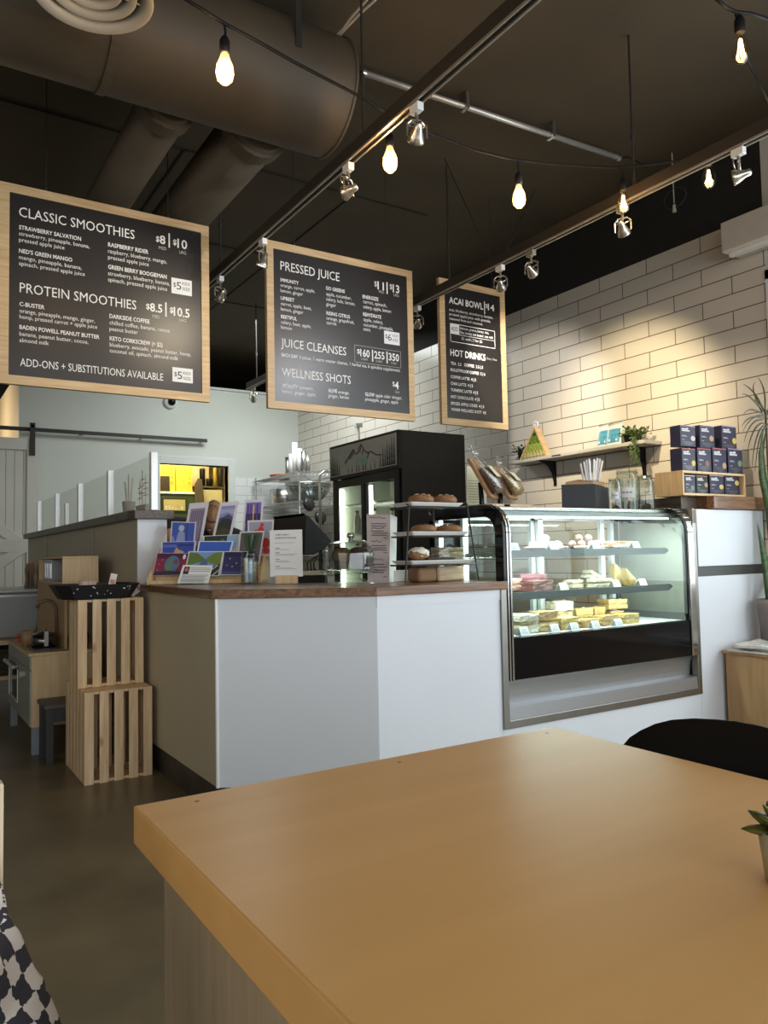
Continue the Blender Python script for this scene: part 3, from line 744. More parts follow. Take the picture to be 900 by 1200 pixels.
tags = [(606, SZ1, 'leftmost price tag on the top pastry shelf'), (652, SZ1, 'price tag in front of the powdered cookies on the top pastry shelf'), (702, SZ1, 'price tag in front of the chocolate truffles on the top pastry shelf'), (749, SZ1, 'price tag right of the brown squares on the top pastry shelf'),
        (662, SZ2, 'price tag between red and white parcels on the middle pastry shelf'), (724, SZ2, 'price tag in front of the yellow wedges on the middle pastry shelf'), (755, SZ2, 'rightmost price tag on the middle pastry shelf')]
for px, z, lab in tags: price_tag(px, 680, z, SHY0+0.006, 0.031, lab)
for px, lab in ((616, 'price tag in front of the flatbread on the bottom deck'), (652, 'second price tag from the left on the bottom deck'), (675, 'third price tag from the left on the bottom deck'), (700, 'price tag in front of the flat toasted sandwich on the bottom deck'), (727, 'rightmost price tag on the bottom deck')):
    price_tag(px, 735, SZ3, YF+0.045, 0.031, lab)

# bench behind the case with bowls and cups
bn = thing('work_bench', 'steel work bench behind the pastry case, seen through its glass', 'bench', (3.6, 3.9, 0))
b = MB(); b.box(2.75, 4.75, 3.62, 4.15, 0.86, 0.90); b.build('top', STEEL, bn, bevel=0.003)
for x in (2.80, 4.68):
    for y in (3.66, 4.09):
        b = MB(); b.cyl((x, y, 0), (x, y, 0.86), 0.02); b.build('leg', STEEL, bn)
b = MB(); b.box(2.8, 4.7, 3.68, 4.10, 0.28, 0.30); b.build('lower_shelf', STEEL, bn)
yb = 3.78
x0 = PY(771, 620, yb).x
t = thing('cup_stack', 'tall stack of white paper cups behind the right end of the pastry case', 'stack of cups', (x0, yb, 0.90))
for k in range(14):
    b = MB(); z = 0.901+k*0.022
    if k == 0: b.lathe((x0, yb, z), [(0, 0.002), (0.035, 0.002), (0.046, 0.11), (0.049, 0.112), (0.046, 0.114)], 20)
    else: b.lathe((x0, yb, z), [(0.046, 0.095), (0.0465, 0.108), (0.049, 0.112), (0.046, 0.115)], 20)
    b.build('cup', PORCELAIN, t, smooth=True)
bx = PY(768, 672, 3.80).x+0.02
t = thing('label_box', 'low white box with a pale label behind the right end of the pastry case', 'box', (bx-0.16, 3.82, 0.90))
b = MB(); b.box(bx-0.33, bx-0.02, 3.68, 3.96, 0.901, 1.02); b.build('box', mat('mint_plastic', (0.62, 0.70, 0.67), 0.4), t, bevel=0.008)
b = MB(); b.box(bx-0.20, bx-0.06, 3.677, 3.6795, 0.93, 0.985); b.build('label', PAPER, t)
for i, (dx, lab) in enumerate(((-0.26, 'white bowl at the left on the low box behind the pastry case'), (-0.10, 'white bowl at the right on the low box behind the pastry case'))):
    b = MB(); b.lathe((bx+dx, 3.80, 1.0205), [(0, 0.0), (0.035, 0.0), (0.038, 0.008), (0.078, 0.07), (0.074, 0.07), (0.034, 0.013), (0, 0.012)], 26)
    one('bowl', lab, 'bowl', b, PORCELAIN, smooth=True)
# ------------------------------------------------------------------ hanging menu boards
YB = 4.40
BOARDM = mat('board_black', (0.018, 0.0145, 0.0135), 0.34, var=0.08, scale=2, spec=0.6)
def menu_board(label, px_corners, z0, z1, wires=(0.18, 0.82)):
    (xa, ya), (xb, yb_) = px_corners
    x0 = PY(xa, ya, YB).x if isinstance(xa, (int, float)) and ya is not None else xa
    x1 = PY(xb, yb_, YB).x
    t = thing('menu_board', label, 'menu board', ((x0+x1)/2, YB, z0))
    fw = 0.048
    b = MB()
    for q in ([(x0, z0), (x1, z0), (x1-fw, z0+fw), (x0+fw, z0+fw)], [(x1, z0), (x1, z1), (x1-fw, z1-fw), (x1-fw, z0+fw)],
              [(x1, z1), (x0, z1), (x0+fw, z1-fw), (x1-fw, z1-fw)], [(x0, z1), (x0, z0), (x0+fw, z0+fw), (x0+fw, z1-fw)]):
        b.prism([(x, YB, z) for x, z in q], (0, 0.03, 0))
    b.build('frame', OAKFRAME, t)
    b = MB(); b.box(x0+fw-0.004, x1-fw+0.004, YB+0.006, YB+0.022, z0+fw-0.004, z1-fw+0.004); b.build('panel', BOARDM, t)
    for x in (x0+wires[0]*(x1-x0), x0+wires[1]*(x1-x0)):
        b = MB(); b.tube([(x, YB+0.014, z1-0.01), (x, YB+0.014, 3.879)], 0.0025, 6); b.cyl((x, YB+0.014, z1), (x, YB+0.014, z1+0.02), 0.008, n=8)
        b.build('hanging_wire', IRON, t)
    return t
YT = YB+0.0045
def lines(W_, rows, cap, t, m, nm, bold=False):
    for s_, x0, y0, x1 in rows:
        b = MB(); W_.line(b, s_, x0, y0, x1, cap, bold); b.build(nm, m, t)
class Writer:
    """Lettering on a board; positions are measured on the board's own plane."""
    def __init__(s, ox, oy, k): s.ox, s.oy, s.k = ox, oy, k
    def pt(s, x, y): return PY(s.ox+x/s.k, s.oy+y/s.k, YT)
    def line(s, mb, txt, x0, y0, x1, cap, bold=False):
        p = s.pt(x0, y0); q = s.pt(x1, y0)
        r = s.pt(x0, y0-cap)
        put_text(mb, txt, (p.x, YT, p.z), (1, 0, 0), (0, 0, 1), abs(q.x-p.x), abs(r.z-p.z), bold)
    def quad(s, mb, x0, y0, x1, y1, dy=0.0):
        p = s.pt(x0, y0); q = s.pt(x1, y0); r = s.pt(x0, y1)
        mb.poly([(p.x, YT+dy, p.z), (q.x, YT+dy, p.z), (q.x, YT+dy, r.z), (p.x, YT+dy, r.z)])
    def frame(s, mb, x0, y0, x1, y1, t):
        p = s.pt(x0, y0); q = s.pt(x1, y0); r = s.pt(x0, y1)
        for a in ((p.x, q.x, p.z-t, p.z), (p.x, q.x, r.z, r.z+t), (p.x, p.x+t, r.z, p.z), (q.x-t, q.x, r.z, p.z)):
            mb.poly([(a[0], YT, a[2]), (a[1], YT, a[2]), (a[1], YT, a[3]), (a[0], YT, a[3])])

ZB0, ZB1 = 2.079, 3.156
PRINT = mat('board_print', (0.80, 0.78, 0.74), 0.5, var=0.02); DIMPRINT = mat('board_small_print', (0.52, 0.50, 0.47), 0.5, var=0.02)
STICK = mat('price_sticker', (0.74, 0.73, 0.72), 0.5, var=0.02)
# -- smoothies
t = menu_board('large framed black menu board listing classic and protein smoothies', ((-1.0, 300), (244.9, 300)), ZB0, ZB1, (0.2, 0.785))
W_ = Writer(0, 200, 3.6)
for hd, x0, y0, x1, cap in (('CLASSIC SMOOTHIES', 80, 192, 568, 41), ('PROTEIN SMOOTHIES', 83, 512, 575, 41), ('ADD-ONS + SUBSTITUTIONS AVAILABLE', 85, 823, 688, 33)):
    b = MB(); W_.line(b, hd, x0, y0, x1, cap); b.build('heading', PRINT, t)
names = [('STRAWBERRY SALVATION', 80, 246, 342), ("NED'S GREEN MANGO", 80, 345, 305), ('RASPBERRY RIDER', 456, 319, 626), ('GREEN BERRY BOOGIEMAN', 456, 413, 703), ('C-BUSTER', 82, 570, 188),
         ('BADEN POWELL PEANUT BUTTER', 82, 667, 420), ('DARKSIDE COFFEE', 462, 621, 631), ('KETO CORKSCREW (+ $2)', 463, 715, 686)]
lines(W_, names, 17, t, PRINT, 'name_lettering', True)
body = [('strawberry, pineapple, banana,', 80, 272, 378), ('pressed apple juice', 80, 298, 272), ('mango, pineapple, banana,', 80, 372, 345), ('spinach, pressed apple juice', 80, 398, 358),
        ('raspberry, blueberry, mango,', 456, 346, 703), ('pressed apple juice', 456, 372, 628), ('strawberry, blueberry, banana,', 456, 440, 716), ('spinach, pressed apple juice', 456, 466, 705),
        ('orange, pineapple, mango, ginger,', 82, 598, 400), ('hemp, pressed carrot + apple juice', 82, 623, 410), ('banana, peanut butter, cocoa,', 82, 695, 373), ('almond milk', 82, 722, 206),
        ('chilled coffee, banana, cocoa', 462, 648, 716), ('peanut butter', 462, 674, 582), ('blueberry, avocado, peanut butter, hemp,', 463, 741, 806), ('coconut oil, spinach, almond milk', 463, 766, 752)]
lines(W_, body, 17, t, PRINT, 'ingredient_lettering')
def prices(W_, t, rows, small):
    for s_, x0, y0, x1, cap in rows: lines(W_, [(s_, x0, y0, x1)], cap, t, PRINT, 'price_lettering', cap > 20)
    for s_, x0, y0, x1, cap in small: lines(W_, [(s_, x0, y0, x1)], cap, t, DIMPRINT, 'size_lettering')
prices(W_, t, [('$', 658, 297, 672, 22), ('8', 674, 306, 698, 34), ('|', 711, 308, 717, 44), ('$', 730, 311, 745, 22), ('10', 748, 324, 790, 37),
               ('$', 616, 582, 632, 22), ('8.5', 633, 592, 685, 34), ('|', 697, 600, 703, 44), ('$', 716, 598, 732, 22), ('10.5', 733, 611, 800, 36)],
       [('MED', 670, 330, 702, 13), ('LRG', 757, 349, 785, 13), ('MED', 643, 620, 674, 13), ('LRG', 757, 636, 786, 13)])
for x0, y0, x1, y1 in ((723, 450, 809, 516), (727, 828, 813, 889)):
    b = MB(); W_.quad(b, x0, y0, x1, y1, -0.0005); st = b.build('price_sticker', STICK, t)
    b = MB(); YT -= 0.001
    W_.line(b, '$', x0+8, y0+38, x0+20, 18); W_.line(b, '5', x0+22, y0+50, x0+42, 32); W_.line(b, 'KIDS', x0+46, y0+32, x0+78, 13); W_.line(b, 'SIZE', x0+46, y0+54, x0+78, 13)
    YT += 0.001
    b.build('lettering', INK, st)
# -- pressed juice
t = menu_board('framed black menu board listing pressed juice, juice cleanses and wellness shots', ((312.2, 300), (483.2, 330)), ZB0, ZB1)
W_ = Writer(300, 270, 3.0)
for hd, x0, y0, x1, cap in (('PRESSED JUICE', 86, 138, 293, 31), ('JUICE CLEANSES', 88, 408, 317, 30), ('WELLNESS SHOTS', 91, 512, 333, 30)):
    b = MB(); W_.line(b, hd, x0, y0, x1, cap); b.build('heading', PRINT, t)
lines(W_, (('IMMUNITY', 86, 179, 150), ('UPBEET', 87, 243, 135), ('BEETIFUL', 88, 308, 144), ('GO GREENS', 246, 208, 312), ('RISING CITRUS', 248, 296, 330), ('ENERGIZE', 375, 238, 430), ('REHYDRATE', 377, 300, 440),
                       ('EACH DAY', 90, 443, 148), ('VITALITY', 92, 550, 147), ('ALIVE', 254, 568, 285), ('GLOW', 384, 581, 417)), 12, t, PRINT, 'name_lettering', True)
lines(W_, (('orange, carrot, apple,', 86, 197, 207), ('lemon, ginger', 86, 216, 165), ('carrot, apple, beet,', 87, 262, 195), ('lemon, ginger', 87, 281, 166), ('celery, beet, apple,', 88, 327, 194), ('lemon', 88, 345, 126),
                       ('apple, cucumber,', 247, 228, 335), ('celery, kale, lemon,', 247, 246, 348), ('ginger', 247, 264, 281), ('orange, grapefruit,', 248, 313, 345), ('carrot', 248, 329, 283),
                       ('carrot, spinach,', 377, 255, 459), ('celery, apple, lemon', 377, 273, 474), ('apple, celery,', 378, 318, 446), ('cucumber, pineapple,', 378, 336, 482), ('mint', 378, 352, 402),
                       ('6 juices, 1 warm master cleanse, 1 herbal tea, 6 spirulina supplements', 153, 451, 505), ('turmeric,', 152, 557, 203), ('lemon, ginger, apple', 92, 571, 208), ('orange,', 289, 573, 328), ('ginger, lemon', 254, 586, 327),
                       ('apple cider vinegar,', 421, 585, 513), ('pineapple, ginger, apple', 384, 598, 500)), 12, t, PRINT, 'ingredient_lettering')
prices(W_, t, [('$', 416, 195, 425, 17), ('11', 427, 206, 450, 27), ('|', 459, 212, 463, 30), ('$', 470, 205, 479, 17), ('13', 481, 217, 504, 27),
               ('$', 355, 432, 366, 16), ('160', 367, 442, 400, 25), ('|', 408, 450, 412, 30), ('255', 416, 449, 452, 25), ('|', 459, 456, 463, 30), ('350', 467, 456, 503, 25), ('$', 480, 547, 488, 16), ('4', 488, 557, 502, 26)],
       [('MED', 432, 219, 450, 9), ('LRG', 484, 231, 502, 9), ('3 DAY', 370, 455, 393, 8), ('5 DAY', 422, 463, 445, 8), ('7 DAY', 474, 470, 495, 8), ('2oz', 489, 571, 504, 9)])
b = MB(); W_.frame(b, 346, 402, 508, 462, 0.002); b.build('price_outline', DIMPRINT, t)
b = MB(); W_.quad(b, 450, 352, 504, 397, -0.0005); st = b.build('price_sticker', STICK, t)
b = MB(); YT -= 0.001
W_.line(b, '$', 455, 378, 463, 14); W_.line(b, '6', 464, 387, 477, 24); W_.line(b, 'KIDS', 480, 374, 499, 9); W_.line(b, 'SIZE', 480, 389, 499, 9)
YT += 0.001
b.build('lettering', INK, st)
# -- acai bowl
t = menu_board('narrow framed black menu board listing acai bowl and hot drinks', ((514.9, 350), (591.4, 350)), ZB0, ZB1)
W_ = Writer(440, 300, 4.5)
for hd, x0, y0, x1, cap in (('ACAI BOWL', 388, 247, 567, 33), ('HOT DRINKS', 395, 524, 580, 34)):
    b = MB(); W_.line(b, hd, x0, y0, x1, cap, True); b.build('heading', PRINT, t)
lines(W_, (('acai, blueberry, strawberry, banana,', 390, 288, 617), ('pressed apple juice, with granola,', 390, 311, 605), ('seasonal fruit and coconut', 390, 334, 563),
                       ('bananas, greens, honey, chia,', 447, 386, 598), ('flax, honey, nut butter, nut milk', 447, 408, 620), ('$1 each | 3 for $2', 455, 441, 563)), 14, t, PRINT, 'ingredient_lettering')
prices(W_, t, [('|', 573, 288, 578, 48), ('$', 581, 272, 591, 20), ('14', 593, 285, 627, 33)], [('12oz | 16oz', 585, 545, 640, 12)])
b = MB(); W_.frame(b, 393, 353, 628, 450, 0.004); W_.quad(b, 440, 415, 628, 417); b.build('add_box_outline', PRINT, t)
b = MB(); W_.quad(b, 395, 356, 441, 408, -0.0004); st = b.build('add_label', STICK, t)
b = MB(); YT -= 0.001; W_.line(b, 'ADD', 399, 392, 437, 22); YT += 0.001; b.build('lettering', INK, st)
W_ = Writer(440, 420, 4.5)
lines(W_, (('TEA  2.5', 397, 32, 453), ('COFFEE  2.5 | 3', 468, 41, 566), ('BULLETPROOF COFFEE  5 | 6', 397, 66, 578), ('COFFEE LATTE  4 | 5', 397, 103, 530), ('CHAI LATTE  4 | 5', 397, 138, 513), ('TURMERIC LATTE  4 | 5', 398, 172, 540),
                       ('HOT CHOCOLATE  4 | 5', 398, 208, 548), ('SPICED APPLE CIDER  4 | 5', 398, 243, 572), ('WARM WELLNESS SHOT  4.5', 400, 275, 583)), 15, t, PRINT, 'drink_lettering', True)
# ------------------------------------------------------------------ drinks fridge
FX0, FX1, FY0, FY1, FZ = 3.575, 4.29, 5.36, 6.57, 2.20
fr = thing('drinks_fridge', 'tall black two door drinks fridge with mountain artwork header, behind the counter', 'fridge', (3.9, 5.9, 0))
b = MB()
b.box(FX0+0.03, FX1, FY0, FY0+0.04, 0.08, FZ); b.box(FX0+0.03, FX1, FY1-0.04, FY1, 0.08, FZ); b.box(FX1-0.04, FX1, FY0+0.04, FY1-0.04, 0.08, FZ)
b.box(FX0+0.03, FX1-0.04, FY0+0.04, FY1-0.04, FZ-0.05, FZ); b.box(FX0+0.03, FX1-0.04, FY0+0.04, FY1-0.04, 0.08, 0.40)
b.build('body', BLACK, fr, bevel=0.004)
INT = mat('fridge_interior', (0.66, 0.70, 0.58), 0.5, var=0.02)
b = MB(); b.box(FX1-0.06, FX1-0.041, FY0+0.041, FY1-0.041, 0.40, 1.88); b.box(FX0+0.06, FX1-0.06, FY0+0.041, FY0+0.055, 0.40, 1.88); b.box(FX0+0.06, FX1-0.06, FY1-0.055, FY1-0.041, 0.40, 1.88); b.build('liner', INT, fr)
for x in (FX0+0.08, FX1-0.08):
    for y in (FY0+0.08, FY1-0.08):
        b = MB(); b.cyl((x, y, 0), (x, y, 0.08), 0.025); b.build('foot', IRON, fr)
# header with artwork
HZ0, HZ1 = 1.90, 2.175
b = MB(); b.box(FX0, FX0+0.03, FY0, FY1, HZ0-0.03, FZ); hd = b.build('header', BLACK, fr, bevel=0.003)
b = MB(); b.box(FX0-0.004, FX0, FY0+0.025, FY1-0.02, HZ0, HZ1); b.build('header_panel', mat('header_print_ground', (0.30, 0.29, 0.25), 0.45, var=0.05), hd)
DARKART = mat('header_art_dark', (0.02, 0.02, 0.02), 0.6); TEAL = mat('header_art_teal', (0.22, 0.34, 0.29), 0.6)
XA = FX0-0.0055
def A2(u, v): return (XA, FY1-0.02-u*(FY1-FY0-0.045), HZ0+v*(HZ1-HZ0))       # u runs from far to near
b = MB()
b.poly([A2(0.40, 0.28), A2(0.45, 0.50), A2(0.52, 0.46), A2(0.58, 0.52), A2(0.60, 0.30), A2(0.52, 0.18)]); b.build('valley_print', TEAL, hd)
def stroke(b, pts, w_):
    for (u0, v0), (u1, v1) in zip(pts[:-1], pts[1:]):
        p, q = V(A2(u0, v0)), V(A2(u1, v1)); d = (q-p).normalized(); n_ = V((1, 0, 0)).cross(d)*w_
        b.poly([p-n_, q-n_, q+n_, p+n_])
b = MB(); stroke(b, [(0.24, 0.42), (0.31, 0.60), (0.38, 0.80), (0.42, 0.62), (0.45, 0.66), (0.50, 0.92), (0.56, 0.66), (0.60, 0.58), (0.66, 0.60), (0.72, 0.45), (0.80, 0.42)], 0.005)
for u, v0, v1 in ((0.36, 0.74, 0.5), (0.39, 0.78, 0.58), (0.33, 0.64, 0.5), (0.48, 0.84, 0.62), (0.51, 0.88, 0.66), (0.54, 0.72, 0.56), (0.62, 0.58, 0.42), (0.28, 0.5, 0.36)):
    stroke(b, [(u, v0), (u-0.025, v1)], 0.006)
b.build('mountain_print', DARKART, hd)
rs = random.Random(3)
for u, h_ in [(0.02, .55), (0.045, .7), (0.07, .62), (0.095, .5), (0.12, .55), (0.15, .36)]+[(0.30, .2), (0.36, .24), (0.43, .3), (0.47, .22), (0.53, .36), (0.57, .24), (0.64, .22), (0.70, .28)]+[(0.78, .42), (0.82, .62), (0.85, .56), (0.88, .75), (0.91, .66), (0.94, .9), (0.97, .8)]:
    b = MB()
    for k in range(4):
        f = k/4; w_ = 0.016*(1-f)*min(1, h_+0.3)
        v0 = 0.04+h_*f
        b.poly([A2(u-w_, v0), A2(u+w_, v0), A2(u, v0+h_*0.38)])
    b.build('tree_print', DARKART, hd)
# two sliding doors on the front (towards the till)
LED = mat('fridge_led', (0.9, 0.95, 0.8), 0.5, emit=(0.92, 1.0, 0.82), emit_s=9.0)
ym = (FY0+FY1)/2
for y0, y1, x in ((FY0+0.03, ym+0.03, FX0+0.004), (ym-0.03, FY1-0.03, FX0+0.030)):
    b = MB()
    b.box(x, x+0.024, y0, y0+0.055, 0.36, 1.865); b.box(x, x+0.024, y1-0.055, y1, 0.36, 1.865); b.box(x, x+0.024, y0+0.055, y1-0.055, 0.36, 0.44); b.box(x, x+0.024, y0+0.055, y1-0.055, 1.79, 1.865)
    d_ = b.build('door', BLACK, fr, bevel=0.003)
    b = MB(); b.box(x+0.009, x+0.014, y0+0.055, y1-0.055, 0.44, 1.79); b.build('pane', GLASS, d_)
b = MB(); b.box(FX0-0.001, FX0+0.004, FY0, FY1, 0.10, 0.35); b.build('lower_grille', IRON, fr)
for y in (ym-0.02, FY1-0.10):
    b = MB(); b.box(FX0+0.075, FX0+0.10, y, y+0.035, 0.45, 1.78); b.build('led_strip', LED, fr)
for z in (0.70, 1.02, 1.34, 1.62):
    b = MB()
    for k in range(9): b.box(FX0+0.10+k*0.06, FX0+0.106+k*0.06, FY0+0.056, FY1-0.056, z, z+0.008)
    b.box(FX0+0.10, FX0+0.108, FY0+0.056, FY1-0.056, z-0.012, z+0.012)
    b.build('wire_shelf', ALU, fr)
bott = [mat('juice_pale', (0.62, 0.62, 0.42), 0.3), mat('juice_cream', (0.66, 0.60, 0.48), 0.3), mat('juice_dark', (0.12, 0.10, 0.07), 0.3), mat('juice_white', (0.74, 0.75, 0.70), 0.3)]
shelfw = {0.70: 'lowest', 1.02: 'second', 1.34: 'third', 1.62: 'top'}
def bottle(x, y, z, h_, r, m, label, group):
    t = thing('juice_bottle', label, 'bottle', (x, y, z), group)
    b = MB(); b.lathe((x, y, z), [(0, 0), (r, 0), (r, h_*0.62), (r*0.5, h_*0.82), (r*0.42, h_*0.92), (0, h_*0.92)], 14); b.build('body', m, t, smooth=True)
    b = MB(); b.cyl((x, y, z+h_*0.92), (x, y, z+h_), r*0.5, n=12); b.build('cap', BLACK, t)
for z in (1.02, 1.34):
    for k, y in enumerate((5.52, 5.64, 5.78, 6.08, 6.24, 6.40)):
        bottle(FX0+0.20, y, z+0.013, 0.20+0.02*(k % 2), 0.038, bott[(k+int(z*10)) % 4], 'juice bottle standing at the front of the %s fridge shelf behind the glass doors' % shelfw[z], 'bottles on the %s fridge shelf' % shelfw[z])

# wire shelf rack near the far corner with bowls and pans
RX0, RX1, RY0, RY1 = 4.05, 4.74, 8.22, 9.58
WIRE = mat('chromed_wire', (0.60, 0.61, 0.61), 0.25, 0.9)
rk = thing('wire_rack', 'chromed wire shelf rack in the far tiled corner holding bowls and tubes', 'shelf rack', (4.4, 8.9, 0))
for x in (RX0+0.02, RX1-0.02):
    for y in (RY0+0.02, RY1-0.02):
        b = MB(); b.cyl((x, y, 0), (x, y, 2.20), 0.012, n=10); b.build('post', WIRE, rk)
RZ = (0.35, 1.20, 1.80, 2.155)
for z in RZ:
    b = MB()
    for x in (RX0, RX1): b.tube([(x, RY0, z), (x, RY1, z)], 0.006, 6); b.tube([(x, RY0, z-0.05), (x, RY1, z-0.05)], 0.005, 6)
    for y in (RY0, RY1): b.tube([(RX0, y, z), (RX1, y, z)], 0.006, 6); b.tube([(RX0, y, z-0.05), (RX1, y, z-0.05)], 0.005, 6)
    n = 26
    for k in range(n+1):
        y = RY0+(RY1-RY0)*k/n
        b.tube([(RX0, y, z-0.05), (RX0, y+(RY1-RY0)/n/2, z)], 0.0035, 5)
        b.tube([(RX0, y, z+0.004), (RX1, y, z+0.004)], 0.003, 5)
    for k in range(13): b.tube([(RX0+(RX1-RX0)*k/13, RY0, z-0.05), (RX0+(RX1-RX0)*(k+0.5)/13, RY0, z)], 0.0035, 5)
    b.build('wire_shelf', WIRE, rk)
# side braces
for z0, z1 in ((1.78, 2.13),):
    b = MB(); b.tube([(RX0+0.02, RY0+0.005, z1), (RX1-0.02, RY0+0.005, z0)], 0.005, 6); b.build('cross_brace', WIRE, rk)
def wire_bowl(c, r, h_, label):
    t = thing('mixing_bowl', label, 'bowl', c)
    b = MB(); b.lathe(c, [(0, 0), (r*0.45, 0.0), (r*0.75, h_*0.35), (r*0.93, h_*0.7), (r, h_), (r*0.98, h_), (r*0.90, h_*0.7), (r*0.72, h_*0.36), (r*0.43, 0.008), (0, 0.008)], 28)
    b.build('bowl', glass_mat('translucent_bowl', (0.62, 0.66, 0.66), refl=1.0, base=0.12, rough=0.15), t, smooth=True)
    b = MB(); b.tube([V(c)+V((r*math.cos(a*math.pi/14), r*math.sin(a*math.pi/14), h_)) for a in range(28)], 0.008, 6, closed=True); b.build('rim', STEEL, t)
wire_bowl((4.38, 8.62, 1.806), 0.29, 0.24, 'large clear bowl on the upper shelf of the wire rack')
wire_bowl((4.36, 8.70, 1.206), 0.28, 0.22, 'large clear bowl on the middle shelf of the wire rack, behind the till')
b = MB(); b.lathe((4.38, 9.25, 1.206), [(0, 0), (0.2, 0), (0.24, 0.36), (0.235, 0.36), (0.19, 0.01), (0, 0.01)], 22); one('steel_tub', 'grey steel tub at the far end of the middle wire shelf', 'tub', b, STEEL, smooth=True)
b = MB(); b.lathe((4.36, 9.28, 1.806), [(0, 0), (0.17, 0), (0.20, 0.22), (0.195, 0.22), (0.16, 0.01), (0, 0.01)], 22); one('steel_tub', 'grey steel tub at the far end of the upper wire shelf', 'tub', b, STEEL, smooth=True)
# tubes and red cloth on the rack top
ztop = 2.164
for i, (px, y, pz, m, lab) in enumerate(((345.5, 8.60, 519, PORCELAIN, 'tallest white cup sleeve standing on top of the wire rack'), (351, 8.42, 526, PORCELAIN, 'white cup sleeve on the rack top nearest the counter'),
     (341.5, 8.9, 532, PORCELAIN, 'short white cup sleeve between the tall sleeve and the red bowl on the rack'), (337, 9.1, 536, STEEL, 'small steel cup beside the red bowl on the wire rack'),
     (356, 8.35, 529, STEEL, 'tall grey steel canister on the rack top by the white sleeves'), (360.5, 8.38, 534, STEEL, 'short grey steel canister rightmost on the rack top'))):
    c = PY(px, 540, y); zt = PY(px, pz, y).z
    b = MB(); b.lathe((c.x, y, ztop), [(0, 0), (0.030, 0), (0.036, zt-ztop), (0.032, zt-ztop), (0.027, 0.01), (0, 0.01)], 18)
    one('cup_sleeve' if m is PORCELAIN else 'steel_canister', lab, 'cup stack' if m is PORCELAIN else 'canister', b, m, smooth=True)
c = PY(330, 545, 9.2)
b = MB(); b.lathe((c.x+0.02, 9.25, ztop), [(0, 0), (0.12, 0), (0.16, 0.05), (0.155, 0.055), (0.11, 0.012), (0, 0.012)], 22); one('red_bowl', 'shallow red bowl on top of the wire rack in the far corner', 'bowl', b, mat('red_plastic', (0.45, 0.06, 0.04), 0.4), smooth=True)
# spray tap and hanging pans
tp = thing('spray_tap', 'tall black and steel spray tap arching beside the fridge', 'tap', (3.95, 7.4, 0.9))
sx, sy = PY(375, 600, 7.4).x, 7.4
zt_ = PY(378, 552, 7.4).z
pts = [(sx, sy, 0.92), (sx, sy, zt_-0.10)]+[(sx+0.09*(1-math.cos(t)), sy, zt_-0.10+0.10*math.sin(t)) for t in [math.pi*k/16 for k in range(1, 14)]]
b = MB(); b.tube(pts, 0.013, 10); b.build('riser', STEEL, tp, smooth=True)
b = MB(); b.tube([(sx, sy, 0.93), (sx, sy, 1.25)], 0.022, 10); b.build('sleeve', IRON, tp)
b = MB(); b.cyl((sx, sy, 0.90), (sx, sy, 0.93), 0.04); b.build('base', STEEL, tp)
sk = thing('sink_bench', 'steel sink bench along the tiled wall beyond the fridge', 'bench', (4.3, 7.4, 0))
b = MB(); b.box(3.8, 4.76, 6.75, 8.1, 0.85, 0.90); b.build('top', STEEL, sk, bevel=0.003)
for x in (3.86, 4.70):
    for y in (6.81, 8.04):
        b = MB(); b.cyl((x, y, 0), (x, y, 0.85), 0.02); b.build('leg', STEEL, sk)
for px, py, lab in ((364, 590, 'dark round pan hanging on the near end of the wire rack, the upper of two'), (377.5, 606, 'dark round pan hanging beside the spray tap, the lower of two')):
    c = PY(px, py, 8.12)
    t = thing('hanging_pan', lab, 'pan', tuple(c))
    b = MB(); b.lathe(c, [(0, 0.0), (0.068, 0.0), (0.086, -0.04), (0.083, -0.04), (0.065, -0.006), (0, -0.006)], 24, axis=(0.3, -1, 0.25)); b.build('pan', mat('dark_pan', (0.05, 0.05, 0.05), 0.35, 0.5), t, smooth=True)
    b = MB(); b.lathe(c, [(0, -0.009), (0.058, -0.009), (0.058, -0.011), (0, -0.011)], 24, axis=(0.3, -1, 0.25)); b.build('base_disc', BLACK, t)
    b = MB(); b.tube([c+V((0, 0.02, 0.07)), c+V((0, 0.06, 0.20)), c+V((0, 0.10, 0.24))], 0.008, 6); b.build('handle', IRON, t)
# small steel post on the fridge top edge
b = MB(); p = PX(388, 513, 4.2); b.box(4.16, 4.18, 7.0, 7.03, 0.901, PX(388, 508, 4.17).z-0.02); b.box(4.13, 4.21, 6.99, 7.04, PX(388, 508, 4.17).z-0.02, PX(388, 508, 4.17).z+0.02)
one('steel_upright', 'slim pale steel upright rising behind the fridge against the tiles', 'post', b, ALU, bevel=0.003)
# ------------------------------------------------------------------ things on the service counter
E1 = V((0.819, -0.574, 0)); N1 = V((-0.574, -0.819, 0)); UP = V((0, 0, 1))
R0 = V((1.45, 4.13, ZT))
LEAN = math.radians(13)
NT = (N1*math.cos(LEAN)+UP*math.sin(LEAN)).normalized()
def rp(px, py, d, zb=0.0):            # a point on the leaning plane d behind the front ledge
    return PP(px, py, R0-N1*d+UP*zb, NT)
rk = thing('card_display', 'wooden tiered rack of greeting cards on the service counter', 'card rack', tuple(R0))
le = PP(176, 680, R0, N1); re_ = PP(303, 680, R0, N1)
L_ = (le-R0).dot(E1); R_ = (re_-R0).dot(E1)
def rk_pt(u, d, z): return R0+E1*u-N1*d+UP*z
b = MB()
for d0, d1, z0, z1 in ((-0.015, 0.05, 0.001, 0.022), (0.08, 0.13, 0.001, 0.085), (0.16, 0.21, 0.001, 0.15)):
    b.hexa([rk_pt(L_, d0, z0), rk_pt(R_, d0, z0), rk_pt(R_, d1, z0), rk_pt(L_, d1, z0), rk_pt(L_, d0, z1), rk_pt(R_, d0, z1), rk_pt(R_, d1, z1), rk_pt(L_, d1, z1)])
b.build('tiers', BIRCH, rk, bevel=0.002)
